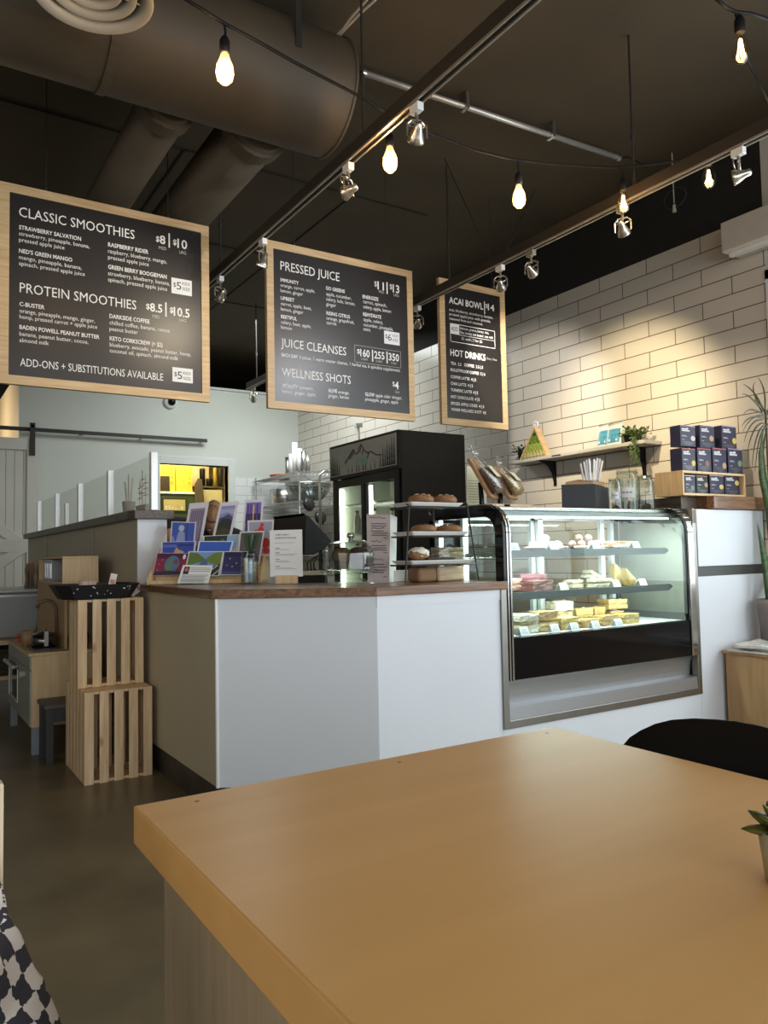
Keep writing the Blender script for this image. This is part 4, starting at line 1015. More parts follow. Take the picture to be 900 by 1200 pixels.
b = MB(); b.prism([rk_pt(R_+0.002, -0.015, 0.001), rk_pt(R_+0.002, 0.235, 0.001), rk_pt(R_+0.002, 0.235, 0.20), rk_pt(R_+0.002, 0.20, 0.20), rk_pt(R_+0.002, -0.015, 0.03)], E1*0.012); b.build('side_cheek', BIRCH, rk, bevel=0.001)
b = MB(); b.prism([rk_pt(L_-0.014, -0.015, 0.001), rk_pt(L_-0.014, 0.235, 0.001), rk_pt(L_-0.014, 0.235, 0.20), rk_pt(L_-0.014, 0.20, 0.20), rk_pt(L_-0.014, -0.015, 0.03)], E1*0.012); b.build('side_cheek', BIRCH, rk, bevel=0.001)

_cm = {}
def cmat(c):
    k = tuple(c)
    if k not in _cm: _cm[k] = mat('card_ink_%02x%02x%02x' % k, srgb(*k), 0.45, var=0.05, scale=30)
    return _cm[k]
def card(label, pxs, d, art, border=0.06, edge=(205, 200, 205)):
    """A card on tier depth d. art: list of (rgb, polygon in 0-1 picture coordinates)."""
    q = [rp(x, y, d) for x, y in pxs]      # TL TR BR BL
    t = thing('greeting_card', label, 'card', tuple(q[3]))
    b = MB(); b.slab([q[3], q[2], q[1], q[0]], -NT*0.003); b.build('card', cmat(edge), t)
    def uv(u, v, lift):
        u = border+(1-2*border)*u; v = border*0.8+(1-1.6*border)*v
        return (q[3]*(1-u)+q[2]*u)*(1-v)+(q[0]*(1-u)+q[1]*u)*v+NT*lift
    mats, b = [], MB()
    for i, (c, pg) in enumerate(art):
        m = cmat(c)
        if m not in mats: mats.append(m)
        b.mi = mats.index(m)
        b.poly([uv(min(1, max(0, u)), min(1, max(0, v)), 0.0004+0.00015*i) for u, v in pg])
    b.build('picture', mats, t)
    return t
def rc(u0, v0, u1, v1): return [(u0, v0), (u1, v0), (u1, v1), (u0, v1)]
def disc(u, v, ru, rv, n=14): return [(u+ru*math.cos(2*math.pi*k/n), v+rv*math.sin(2*math.pi*k/n)) for k in range(n)]
FULL = rc(0, 0, 1, 1)
rs = random.Random(5)
D1, D2, D3 = 0.02, 0.055, 0.145
lav = [((140, 128, 150), FULL)]+[((88, 78, 104), rc(u, 0.25+0.5*rs.random(), u+0.05, 0.95)) for u in (0.1, 0.22, 0.36, 0.5, 0.64, 0.78, 0.88)]+[((180, 168, 176), rc(0.1+0.8*rs.random(), 0.2+0.6*rs.random(), 0, 0)) for k in range(0)]
card('tall lavender-toned landscape card, leftmost of the top row', [(222, 590), (245, 588), (233, 655), (211, 655)], D3, lav+[((60, 52, 60), rc(0, 0, 1, 0.14))], 0.13)
card('tall card of a dark mountain under a violet sky in the top row', [(258, 589), (280, 587), (270, 634), (248, 634)], D3, [((132, 136, 176), FULL), ((160, 160, 190), [(0, .72), (.5, .80), (1, .70), (1, .88), (0, .90)]), ((70, 74, 110), [(0, 0), (1, 0), (1, .62), (.6, .74), (.35, .66), (0, .60)]), ((44, 46, 44), [(0, 0), (1, 0), (1, .50), (.7, .58), (.3, .60), (0, .42)]), ((60, 62, 40), [(0, 0), (1, 0), (1, .2), (.5, .30), (0, .22)])], 0.13)
card('tall purple card with a gold reflected shore, rightmost of the top row', [(287, 586), (309, 585), (306, 626), (284, 627)], D3, [((112, 100, 168), FULL), ((50, 40, 70), rc(0, .30, 1, .62)), ((190, 150, 90), rc(.46, .10, .56, .92)), ((74, 62, 120), rc(.1, .05, .18, .95)), ((80, 66, 126), rc(.28, .05, .36, .95)), ((80, 66, 126), rc(.70, .05, .80, .95)), ((230, 200, 140), rc(.49, .60, .53, .90))], 0.10)
card('blue card with a pale standing figure, at the left of the second row', [(201, 611), (230, 612), (228, 636), (199, 637)], D2+0.05, [((60, 88, 168), FULL), ((140, 150, 190), [(.2, 0), (.62, 0), (.58, .45), (.48, .6), (.34, .6), (.26, .4)]), ((176, 180, 204), disc(.42, .72, .13, .16)), ((44, 62, 130), rc(.64, 0, .70, 1)), ((120, 140, 190), [(0, 0), (.18, 0), (.1, .3), (0, .35)])], 0.05)
card('card of red poppies at the right of the second row', [(290, 610), (321, 609), (319, 652), (291, 650)], D2+0.05, [((150, 152, 170), FULL), ((170, 46, 40), disc(.3, .62, .16, .13)), ((190, 50, 44), disc(.52, .70, .14, .15)), ((160, 40, 36), disc(.74, .34, .20, .16)), ((178, 48, 40), disc(.45, .36, .18, .12)), ((196, 60, 48), disc(.56, .90, .08, .07)), ((180, 40, 36), disc(.78, .10, .16, .10))], 0.06, (208, 206, 216))
card('card of dark foliage with a pale sky corner, behind the bright landscape card', [(238, 628), (281, 626), (278, 650), (236, 650)], D2+0.02, [((40, 52, 40), FULL), ((140, 176, 208), rc(.68, .2, 1, 1)), ((196, 176, 176), rc(.68, 0, 1, .3)), ((86, 100, 84), disc(.15, .6, .06, .12)), ((86, 100, 84), disc(.4, .5, .06, .14)), ((90, 106, 90), disc(.55, .7, .06, .12))], 0.04, (214, 214, 216))
card('card of green braided leaves on purple in the middle of the right side', [(281, 623), (310, 622), (304, 661), (278, 655)], D2, [((96, 84, 88), FULL), ((56, 78, 56), [(.1, 1), (.9, 1), (.8, .5), (.55, .15), (.35, .3), (.2, .6)]), ((30, 46, 34), [(.3, .9), (.5, .25), (.56, .3), (.4, .9)]), ((30, 46, 34), [(.75, .9), (.6, .25), (.55, .3), (.65, .9)]), ((110, 132, 104), [(.5, .95), (.54, .4), (.58, .95)]), ((60, 52, 60), rc(0, 0, 1, .16))], 0.06, (206, 204, 204))
card('blue seashore card lying above the crimson card at the left', [(189, 635), (230, 634), (228, 652), (188, 652)], D1+0.02, [((52, 74, 160), FULL), ((92, 112, 184), rc(0, .62, .45, .8)), ((196, 156, 120), [(.36, .2), (.44, .62), (.52, .45), (.70, .3), (.66, 0), (.42, 0)]), ((30, 44, 110), rc(.5, .72, 1, .82))], 0.05, (200, 196, 206))
card('card of bright blue sky over a green river valley in the centre', [(233, 634), (274, 634), (266, 662), (228, 662)], D1+0.02, [((56, 96, 190), FULL), ((110, 150, 214), rc(0, .30, 1, .55)), ((170, 196, 226), rc(0, .22, 1, .34))], 0.045, (222, 224, 226))
card('card of a river between green trees beside a white road, front row', [(221, 646), (263, 646), (257, 675), (215, 675)], D1, [((120, 156, 206), FULL), ((96, 120, 50), [(0, .4), (0, .98), (.25, .95), (.5, .72), (.5, .62)]), ((110, 130, 56), [(1, .4), (1, 1), (.8, .98), (.6, .8), (.5, .66), (.5, .60)]), ((84, 104, 140), [(.3, .35), (.45, .66), (.56, .66), (.66, .3), (.5, .1)]), ((70, 84, 50), [(0, 0), (0, .45), (.3, .40), (.5, .16), (.4, 0)]), ((60, 66, 58), [(.4, 0), (1, 0), (1, .5), (.6, .28)]), ((200, 204, 206), [(.55, 0), (.62, 0), (.95, .42), (.92, .45)]), ((200, 204, 206), [(.8, 0), (.86, 0), (1, .2), (1, .26)])], 0.04, (222, 224, 226))
card('crimson card with a globe painted in the middle, left of the front row', [(184, 648), (222, 648), (216, 674), (178, 675)], D1, [((128, 32, 62), FULL), ((70, 24, 60), rc(0, .78, 1, 1)), ((84, 112, 150), disc(.54, .50, .24, .40)), ((96, 128, 84), [(.36, .4), (.46, .8), (.56, .7), (.5, .45), (.58, .2), (.46, .14)]), ((110, 70, 80), rc(.58, .5, .72, .72)), ((40, 36, 48), [(0, 0), (1, 0), (1, .12), (.5, .2), (0, .14)]), ((230, 224, 226), disc(.90, .84, .05, .12)), ((200, 120, 150), disc(.12, .5, .02, .03)), ((200, 120, 150), disc(.2, .7, .02, .03)), ((200, 120, 150), disc(.1, .25, .02, .03))], 0.03, (190, 150, 164))
card('dark blue night sky card at the right of the front row', [(262, 646), (291, 646), (285, 674), (258, 674)], D1, [((42, 44, 100), FULL), ((70, 72, 130), rc(0, .0, 1, .14)), ((30, 30, 70), rc(0, .8, 1, 1)), ((210, 210, 230), disc(.3, .7, .025, .03)), ((210, 210, 230), disc(.62, .5, .025, .03)), ((210, 210, 230), disc(.45, .35, .025, .03)), ((210, 210, 230), disc(.8, .75, .025, .03)), ((210, 210, 230), disc(.2, .4, .02, .025))], 0.04, (214, 214, 220))

# information card in a clear holder
ic = thing('information_card', 'small white printed card with a portrait in a clear holder before the card rack', 'card', tuple(R0+N1*0.06))
P0 = R0+N1*0.07
def ip(px, py): return PP(px, py, P0, (N1*math.cos(0.35)+UP*math.sin(0.35)))
q = [ip(*p) for p in ((207.5, 682), (244, 682), (249.5, 661), (214.5, 660.5))]
dz = ZT+0.004-min(p.z for p in q)
q = [p+UP*dz for p in q]
nn = (N1*math.cos(0.35)+UP*math.sin(0.35))
b = MB(); b.slab(q, -nn*0.002); b.build('card', PAPER, ic)
def iq(u, v, l=0.0006): return (q[0]*(1-u)+q[1]*u)*(1-v)+(q[3]*(1-u)+q[2]*u)*v+nn*l
b = MB()
for k in range(3): b.poly([iq(.30, .85-.09*k), iq(.95, .85-.09*k), iq(.95, .82-.09*k), iq(.30, .82-.09*k)])
for k in range(6): b.poly([iq(.08, .46-.065*k), iq(.92-.05*(k % 3), .46-.065*k), iq(.92-.05*(k % 3), .43-.065*k), iq(.08, .43-.065*k)])
b.build('lettering', GREYINK, ic)
b = MB(); b.poly([iq(.08, .5), iq(.26, .5), iq(.26, .9), iq(.08, .9)]); b.build('portrait_ground', cmat((52, 34, 44)), ic)
b = MB(); b.poly([iq(.17+.055*math.cos(k*.5), .74+.11*math.sin(k*.5), .0009) for k in range(12)]); b.build('portrait_face', cmat((190, 130, 120)), ic)
b = MB(); b.hexa([iq(.12, -.02, .003), iq(.88, -.02, .003), iq(.88, .16, .003), iq(.12, .16, .003), iq(.12, -.02, .006), iq(.88, -.02, .006), iq(.88, .16, .006), iq(.12, .16, .006)]); b.build('holder_lip', GLASS, ic)
b = MB(); c = (q[0]+q[1])/2-N1*0.03; b.obox((c.x, c.y, ZT+0.002), E1, N1, UP, 0.075, 0.03, 0.002); b.build('holder_foot', GLASS, ic)

# glass jar with rolled things
jc = PZ(293, 682.5, ZT)
jc = V((1.62, 3.86, ZT))
jc = PP(292.5, 682, V((1.62, 3.86, ZT)), N1); jc.z = ZT
jr = 0.046
jt = thing('glass_jar', 'clear glass jar of silver rolls beside the card rack on the counter', 'jar', tuple(jc))
b = MB(); b.lathe(jc, [(0, 0.001), (jr*0.95, 0.001), (jr, 0.01), (jr, 0.135), (jr*0.85, 0.155), (jr*0.85, 0.172), (jr*0.8, 0.172), (jr*0.8, 0.155), (jr*0.94, 0.133), (jr*0.94, 0.012), (0, 0.006)], 24); b.build('jar', JARGLASS, jt, smooth=True)
for k, (dx, dy, m) in enumerate(((-0.016, 0.012, 'silver'), (0.014, 0.004, 'silver'), (0.0, -0.018, 'blue'), (-0.022, -0.014, 'white'))):
    b = MB(); p = jc+V((dx, dy, 0.009)); b.cyl(p, p+V((dx*0.2, dy*0.2, 0.128)), 0.012, n=12)
    b.build('roll', {'silver': mat('silver_foil', (0.6, 0.65, 0.7), 0.25, 0.8), 'blue': mat('blue_foil', (0.25, 0.36, 0.55), 0.3, 0.6), 'white': PAPER}[m], jt)

# add-ons sheet in a wooden block
P0 = V((1.70, 3.66, ZT)); P0 = PP(336, 682, P0, N1); P0.z = ZT
ad = thing('menu_sheet', 'white sheet headed ADD-ONS + SUBSTITUTIONS standing in a wooden block', 'sign', tuple(P0))
n3 = (N1*math.cos(0.06)+UP*math.sin(0.06))
q = [PP(x, y, P0, n3) for x, y in ((316.5, 676), (355, 675.5), (354, 620.5), (316, 621.5))]
b = MB(); b.slab(q, -n3*0.0015); b.build('sheet', PAPER, ad)
def aq(u, v, l=0.0006): return (q[0]*(1-u)+q[1]*u)*(1-v)+(q[3]*(1-u)+q[2]*u)*v+n3*l
ex = (q[1]-q[0]).normalized(); ey = (q[3]-q[0]).normalized(); wd = (q[1]-q[0]).length; ht = (q[3]-q[0]).length
b = MB()
put_text(b, 'ADD-ONS +', aq(.17, .885), ex, ey, wd*0.44, ht*0.030, True); put_text(b, 'SUBSTITUTIONS', aq(.17, .815), ex, ey, wd*0.64, ht*0.030, True)
b.build('heading', INK, ad)
b = MB()
for v_ in (.60, .505, .365, .215): b.poly([aq(.17, v_), aq(.30, v_), aq(.30, v_+.018), aq(.17, v_+.018)])
for v_, w_ in ((.72, .78), (.575, .60), (.475, .82), (.45, .74), (.335, .56), (.31, .64), (.185, .66), (.16, .80)): b.poly([aq(.17, v_), aq(w_, v_), aq(w_, v_+.008), aq(.17, v_+.008)])
b.build('lettering', GREYINK, ad)
b = MB(); c = (PP(323, 682, P0, N1)+PP(349, 682, P0, N1))/2; hw = (PP(349, 682, P0, N1)-PP(323, 682, P0, N1)).length/2
b.obox((c.x, c.y, ZT+0.0225), E1, N1, UP, hw, 0.016, 0.0215); b.build('wooden_block', BIRCH, ad, bevel=0.002)

# staff desk and till behind the counter
td = thing('till_desk', 'low dark desk behind the service counter carrying the till', 'desk', (2.1, 4.1, 0))
b = MB(); b.box(1.80, 2.45, 3.74, 4.55, 0.84, 0.88); b.build('top', CARC, td, bevel=0.003)
for x in (1.84, 2.41):
    for y in (3.78, 4.51):
        b = MB(); b.box(x-0.02, x+0.02, y-0.02, y+0.02, 0, 0.84); b.build('leg', CARC, td)
tx, ty0, ty1 = 1.93, 3.86, 4.36
ztp = PX(356, 604, tx).z; x2 = PY(389, 634, ty0).x; z2 = PY(389, 634, ty0).z; zlo = PX(356, 650, tx).z
tl = thing('till', 'black till terminal with a sloping screen seen from behind, on the counter', 'till', (tx, ty0, 0.88))
b = MB(); b.prism([(tx, ty0, zlo), (tx+0.012, ty0, ztp), (tx+0.03, ty0, ztp), (x2, ty0, z2), (x2-0.01, ty0, z2-0.03), (tx+0.06, ty0, zlo)], (0, ty1-ty0, 0)); b.build('terminal_body', BLACK, tl, bevel=0.006)
b = MB(); d = V((x2-tx-0.03, 0, z2-ztp)).normalized(); nrm = V((-d.z, 0, d.x))
c = V(((tx+0.03+x2)/2, (ty0+ty1)/2, (ztp+z2)/2))+nrm*0.003; b.obox(c, d, (0, 1, 0), nrm, 0.12, 0.21, 0.002); b.build('screen', BLACKGLOSS, tl)
b = MB(); b.box(tx+0.01, tx+0.07, 4.05, 4.17, 0.9, zlo+0.01); b.box(tx-0.03, tx+0.15, 3.98, 4.24, 0.881, 0.90); b.build('stand', BLACK, tl, bevel=0.004)
pr = PP(369, 680, V((1.95, 3.80, 0.9)), N1)
t = thing('receipt_printer', 'small black and cream receipt printer under the till', 'printer', (pr.x, pr.y, 0.88))
b = MB(); b.obox((pr.x+0.02, pr.y+0.06, 0.96), E1, N1, UP, 0.075, 0.055, 0.079); b.build('body', BLACK, t, bevel=0.006)
b = MB(); b.obox((pr.x+0.02, pr.y+0.06, 1.052), E1, N1, UP, 0.07, 0.05, 0.012); b.build('lid', mat('cream_plastic', (0.52, 0.48, 0.36), 0.5), t, bevel=0.004)
cb = thing('till_cable', 'looped black cables hanging behind the till screen', 'cable', (2.02, 4.0, 0.95))
for k in range(3):
    b = MB(); c = V((2.06+0.03*k, 3.95+0.02*k, 0.0)); b.tube([c+V((-0.07, 0, 1.06+0.01*k)), c+V((-0.02, -0.02, 1.03)), c+V((0.04, 0, 1.06)), c+V((0.05, 0.02, 1.11)), c+V((0.0, 0.04, 1.14+0.01*k)), c+V((-0.05, 0.03, 1.11)), c+V((-0.03, 0.05, 0.885))], 0.004, 6)
    b.build('cable', BLACK, cb)

# cake stand with a glass dome
cc = PZ(412, 683, ZT)
k_ = (cc-EYE).dot(CF)/FPX
cs = thing('cake_stand', 'glass cake stand with dome over muffins on the counter', 'cake stand', tuple(cc))
rf, rpl, rd = 15*k_, 37*k_, 32.5*k_
zp = ZT+0.055
b = MB(); b.lathe(cc, [(0, 0.001), (rf*1.35, 0.001), (rf*1.3, 0.010), (rf*0.75, 0.022), (rf*0.62, 0.036), (rf*0.9, 0.050), (rpl*0.95, 0.056), (rpl, 0.066), (rpl*0.97, 0.070), (rpl*0.9, 0.064), (0, 0.062)], 36); b.build('pedestal', JARGLASS, cs, smooth=True)
b = MB(); pr_ = [(rd, 0.072), (rd, 0.150), (rd*0.95, 0.180), (rd*0.80, 0.203), (rd*0.5, 0.216), (0.012, 0.220)]
b.lathe(cc, pr_+[(0.012, 0.216), (rd*0.48, 0.212), (rd*0.78, 0.199), (rd*0.92, 0.177), (rd*0.965, 0.149), (rd*0.965, 0.072), (rd, 0.072)], 36); b.build('dome', glass_mat('dome_glass', (0.84, 0.87, 0.86), refl=2.0, base=0.02, rough=0.09), cs, smooth=True)
b = MB(); b.lathe(cc, [(0.012, 0.214), (0.010, 0.225), (0.02, 0.235), (0.022, 0.245), (0.015, 0.256), (0, 0.259)], 18); b.build('knob', CHROME, cs, smooth=True)
muf = mat('muffin_brown', (0.10, 0.045, 0.022), 0.8, var=0.5, scale=50, bump=0.6); mufc = mat('muffin_pale', (0.20, 0.115, 0.045), 0.8, var=0.4, scale=45, bump=0.5); cupm = mat('muffin_cup', (0.035, 0.02, 0.014), 0.7)
for i, (dx, dy, m, lab) in enumerate(((-0.070, -0.02, mufc, 'pale topped muffin at the left under the glass dome'), (0.015, -0.068, muf, 'dark brown muffin at the front under the glass dome'), (0.06, 0.045, muf, 'dark brown muffin at the back right under the glass dome'), (-0.03, 0.06, muf, 'dark brown muffin at the back left under the glass dome'))):
    p = V((cc.x+dx*0.95, cc.y+dy*0.95, ZT+0.071)); t = thing('muffin', lab, 'muffin', tuple(p))
    b = MB(); b.lathe(p, [(0, 0), (0.030, 0), (0.042, 0.055), (0, 0.055)], 18); b.build('paper_cup', cupm, t)
    b = MB(); b.ball(p+V((0, 0, 0.068)), (0.050, 0.050, 0.044), jitter=0.05); b.build('crown', m, t, smooth=True)

# standing menu leaflet with hand lettering
P0 = PZ(444, 683, ZT)
lf = thing('menu_leaflet', 'tall folded leaflet with handwritten menu standing on the counter edge', 'leaflet', tuple(P0))
ql = [PP(x, y, P0, (-0.35, -0.93, 0.03)) for x, y in ((431, 683), (456, 683), (457.5, 602.5), (429.5, 602.5))]
b = MB(); b.slab(ql, V((0.35, 0.93, 0))*0.0015); b.build('front_leaf', mat('mauve_card', (0.40, 0.33, 0.31), 0.7, var=0.05), lf)
p1, p2 = ql[1], ql[2]; nb = V((0.08, 0.06, 0))
b = MB(); b.hexa([p1, p1+nb, p1+nb+V((-0.001, 0.002, 0)), p1+V((-0.001, 0.002, 0)), p2, p2+nb-V((0, 0, 0.012)), p2+nb+V((-0.001, 0.002, -0.012)), p2+V((-0.001, 0.002, 0))]); b.build('side_leaf', PAPER, lf)
fn = V((-0.35, -0.93, 0)).normalized()
def lq(u, v): return (ql[0]*(1-u)+ql[1]*u)*(1-v)+(ql[3]*(1-u)+ql[2]*u)*v+fn*0.0008
b = MB(); rs = random.Random(11)
def scribble(v, u0, u1, amp, th):
    n = int((u1-u0)*40)
    pts = [(u0+(u1-u0)*k/n, v+amp*rs.uniform(-1, 1)) for k in range(n+1)]
    for (a, c), (e, f) in zip(pts[:-1], pts[1:]): b.poly([lq(a, c-th), lq(e, f-th), lq(e, f+th), lq(a, c+th)])
for v, u0, u1 in ((.95, .12, .80), (.60, .18, .62), (.34, .20, .75)): scribble(v, u0, u1, 0.014, 0.005)
for v in (.86, .825, .795, .75, .72, .69, .54, .505, .475, .265, .225, .185, .15): scribble(v, .16+rs.random()*.1, .72+rs.random()*.2, 0.006, 0.006)
for v in (.65, .435, .09): scribble(v, .72, .9, 0.006, 0.005)
b.build('handwriting', INK, lf)
# white note pad behind the leaflet
P0 = PZ(467, 682, ZT); 
b = MB(); b.obox(P0+V((0.02, 0.03, 0.03)), (0.95, -0.3, 0), (0.3, 0.95, 0), UP, 0.055, 0.02, 0.029); one('note_pad', 'white pad of paper slips standing between the leaflet and the cookie stand', 'paper pad', b, PAPER, bevel=0.002)

# three tier cookie stand
YS = 3.06
st = thing('cookie_stand', 'black wire stand with three white trays of cookies beside the pastry case', 'tiered stand', (PY(518, 680, YS).x, YS, ZT))
def on_s(px, py, dy=0.0): return PY(px, py, YS+dy)
legs = [((479.5, 592), (475, 682), -0.02), ((547, 590), (561, 680), -0.02)]
for (a, c, dy) in legs:
    p, q = on_s(*a, dy), on_s(*c, dy); q.z = ZT+0.002
    b = MB(); b.tube([p+V((0, 0.02, 0.005)), p, q], 0.0045, 6); b.build('leg', IRON, st)
p = on_s(507.5, 594, 0.16); q = on_s(512, 676, 0.20); q.z = ZT+0.002
b = MB(); b.tube([p, q], 0.0045, 6); b.build('leg', IRON, st)
TR = []
for l, r, y, lab in ((480, 543, 591.5, 'top'), (481.5, 550, 625.5, 'middle'), (480.5, 556, 659, 'bottom')):
    a, c = on_s(l, y, -0.02), on_s(r, y, -0.02); z = (a.z+c.z)/2; x0, x1 = a.x, c.x; y0, y1 = YS-0.03, YS+0.15
    b = MB(); b.tube([(x0, y0, z-0.012), (x1, y0, z-0.012), (x1, y1, z-0.012), (x0, y1, z-0.012)], 0.004, 6, closed=True); b.build('tray_hoop', IRON, st)
    b = MB(); m_ = 0.02
    for (i0, z0, i1, z1) in ((m_, z-0.008, 0, z+0.012),):
        b.hexa([(x0+i0, y0+i0, z0), (x1-i0, y0+i0, z0), (x1-i0, y1-i0, z0), (x0+i0, y1-i0, z0), (x0+i1, y0+i1, z1), (x1-i1, y0+i1, z1), (x1-i1, y1-i1, z1), (x0+i1, y1-i1, z1)])
    b.build('tray', PORCELAIN, st, bevel=0.006, seg=3)
    TR.append((x0, x1, (y0+y1)/2, z+0.012))
cook = mat('cookie_brown', (0.26, 0.135, 0.06), 0.85, var=0.35, scale=45, bump=0.5); chip = mat('chocolate_chip', (0.04, 0.02, 0.012), 0.5); icing = mat('pale_nut', (0.52, 0.38, 0.24), 0.8, var=0.2)
def cookie(x, y, z, r, h_, label, top):
    t = thing('cookie', label, 'cookie', (x, y, z))
    b = MB(); b.lathe((x, y, z), [(0, 0), (r*0.9, 0), (r, h_*0.35), (r*0.86, h_*0.75), (r*0.5, h_*0.97), (0, h_)], 20)
    for v in b.bm.verts: v.co += V((random.uniform(-1, 1), random.uniform(-1, 1), random.uniform(-.5, .5)))*0.002
    b.build('biscuit', cook, t, smooth=True)
    b = MB()
    for k in range(7):
        a = k*2.4; rr = r*(0.15+0.09*k); b.ball((x+rr*math.cos(a), y+rr*math.sin(a), z+h_*(1.02-0.35*(rr/r)**2)), (0.008, 0.008, 0.005), n=8, m=5)
    b.build('toppings', top, t, smooth=True)
for ti, (row, hh) in enumerate((('top', 0.040), ('middle', 0.034))):
    x0, x1, yc, z = TR[ti]
    for i, f in enumerate((0.30, 0.74)):
        for j, dy in enumerate((-0.035, 0.045)):
            cookie(x0+(x1-x0)*f, yc+dy, z+0.0005, 0.066 if j == 0 else 0.06, hh, '%s brown nut-topped cookie on the %s tray of the cookie stand' % (('left front', 'left rear', 'right front', 'right rear')[i*2+j], row), icing if ti == 0 else chip) if j == 0 else None
x0, x1, yc, z = TR[2]
xa = x0+(x1-x0)*0.24
t = thing('wrapped_bun', 'white iced bun at the left of the bottom tray on the cookie stand', 'bun', (xa, yc, z))
b = MB(); b.ball((xa, yc-0.02, z+0.030), (0.058, 0.045, 0.030), jitter=0.05); b.build('bun', cook, t, smooth=True)
b = MB(); b.ball((xa, yc-0.02, z+0.036), (0.055, 0.046, 0.030), jitter=0.08); b.build('icing', mat('white_icing', (0.72, 0.70, 0.58), 0.6), t, smooth=True)
wrap_parcel('wrapped_loaf', 'film-wrapped seeded slice at the right of the bottom tray on the cookie stand', 'loaf slice', (x0+(x1-x0)*0.74, yc+0.01, z), (0.085, 0.04, 0.032), 0.0, mat('seed_loaf', (0.20, 0.17, 0.11), 0.8, var=0.4, scale=60))
b = MB(); b.obox((x0+(x1-x0)*0.52, yc-0.03, z+0.007), (1, 0, 0), (0, 1, 0), UP, 0.085, 0.03, 0.0065); one('brownie_slab', 'flat dark brownie slab in the middle of the bottom tray', 'brownie', b, mat('brownie', (0.035, 0.016, 0.012), 0.7, var=0.3), bevel=0.004)
# folded paper bags under the stand
a, c = on_s(484, 678, 0.10), on_s(538, 676, 0.10)
t = thing('paper_bag_bundle', 'bundle of folded kraft paper bags lying under the cookie stand', 'paper bags', (a.x, YS+0.12, ZT))
b = MB(); b.box(a.x, a.x+(c.x-a.x)*0.40, YS+0.05, YS+0.16, ZT+0.001, ZT+0.072); b.build('folded_end', mat('dark_kraft', (0.24, 0.14, 0.07), 0.8), t, bevel=0.02, seg=4)
b = MB(); b.box(a.x+(c.x-a.x)*0.41, c.x, YS+0.05, YS+0.17, ZT+0.001, ZT+0.076); b.build('bag_stack', wood_mat('pale_kraft', (0.36, 0.27, 0.17), (0.55, 0.44, 0.30), 0, 0.8, ring=40), t, bevel=0.014, seg=3)

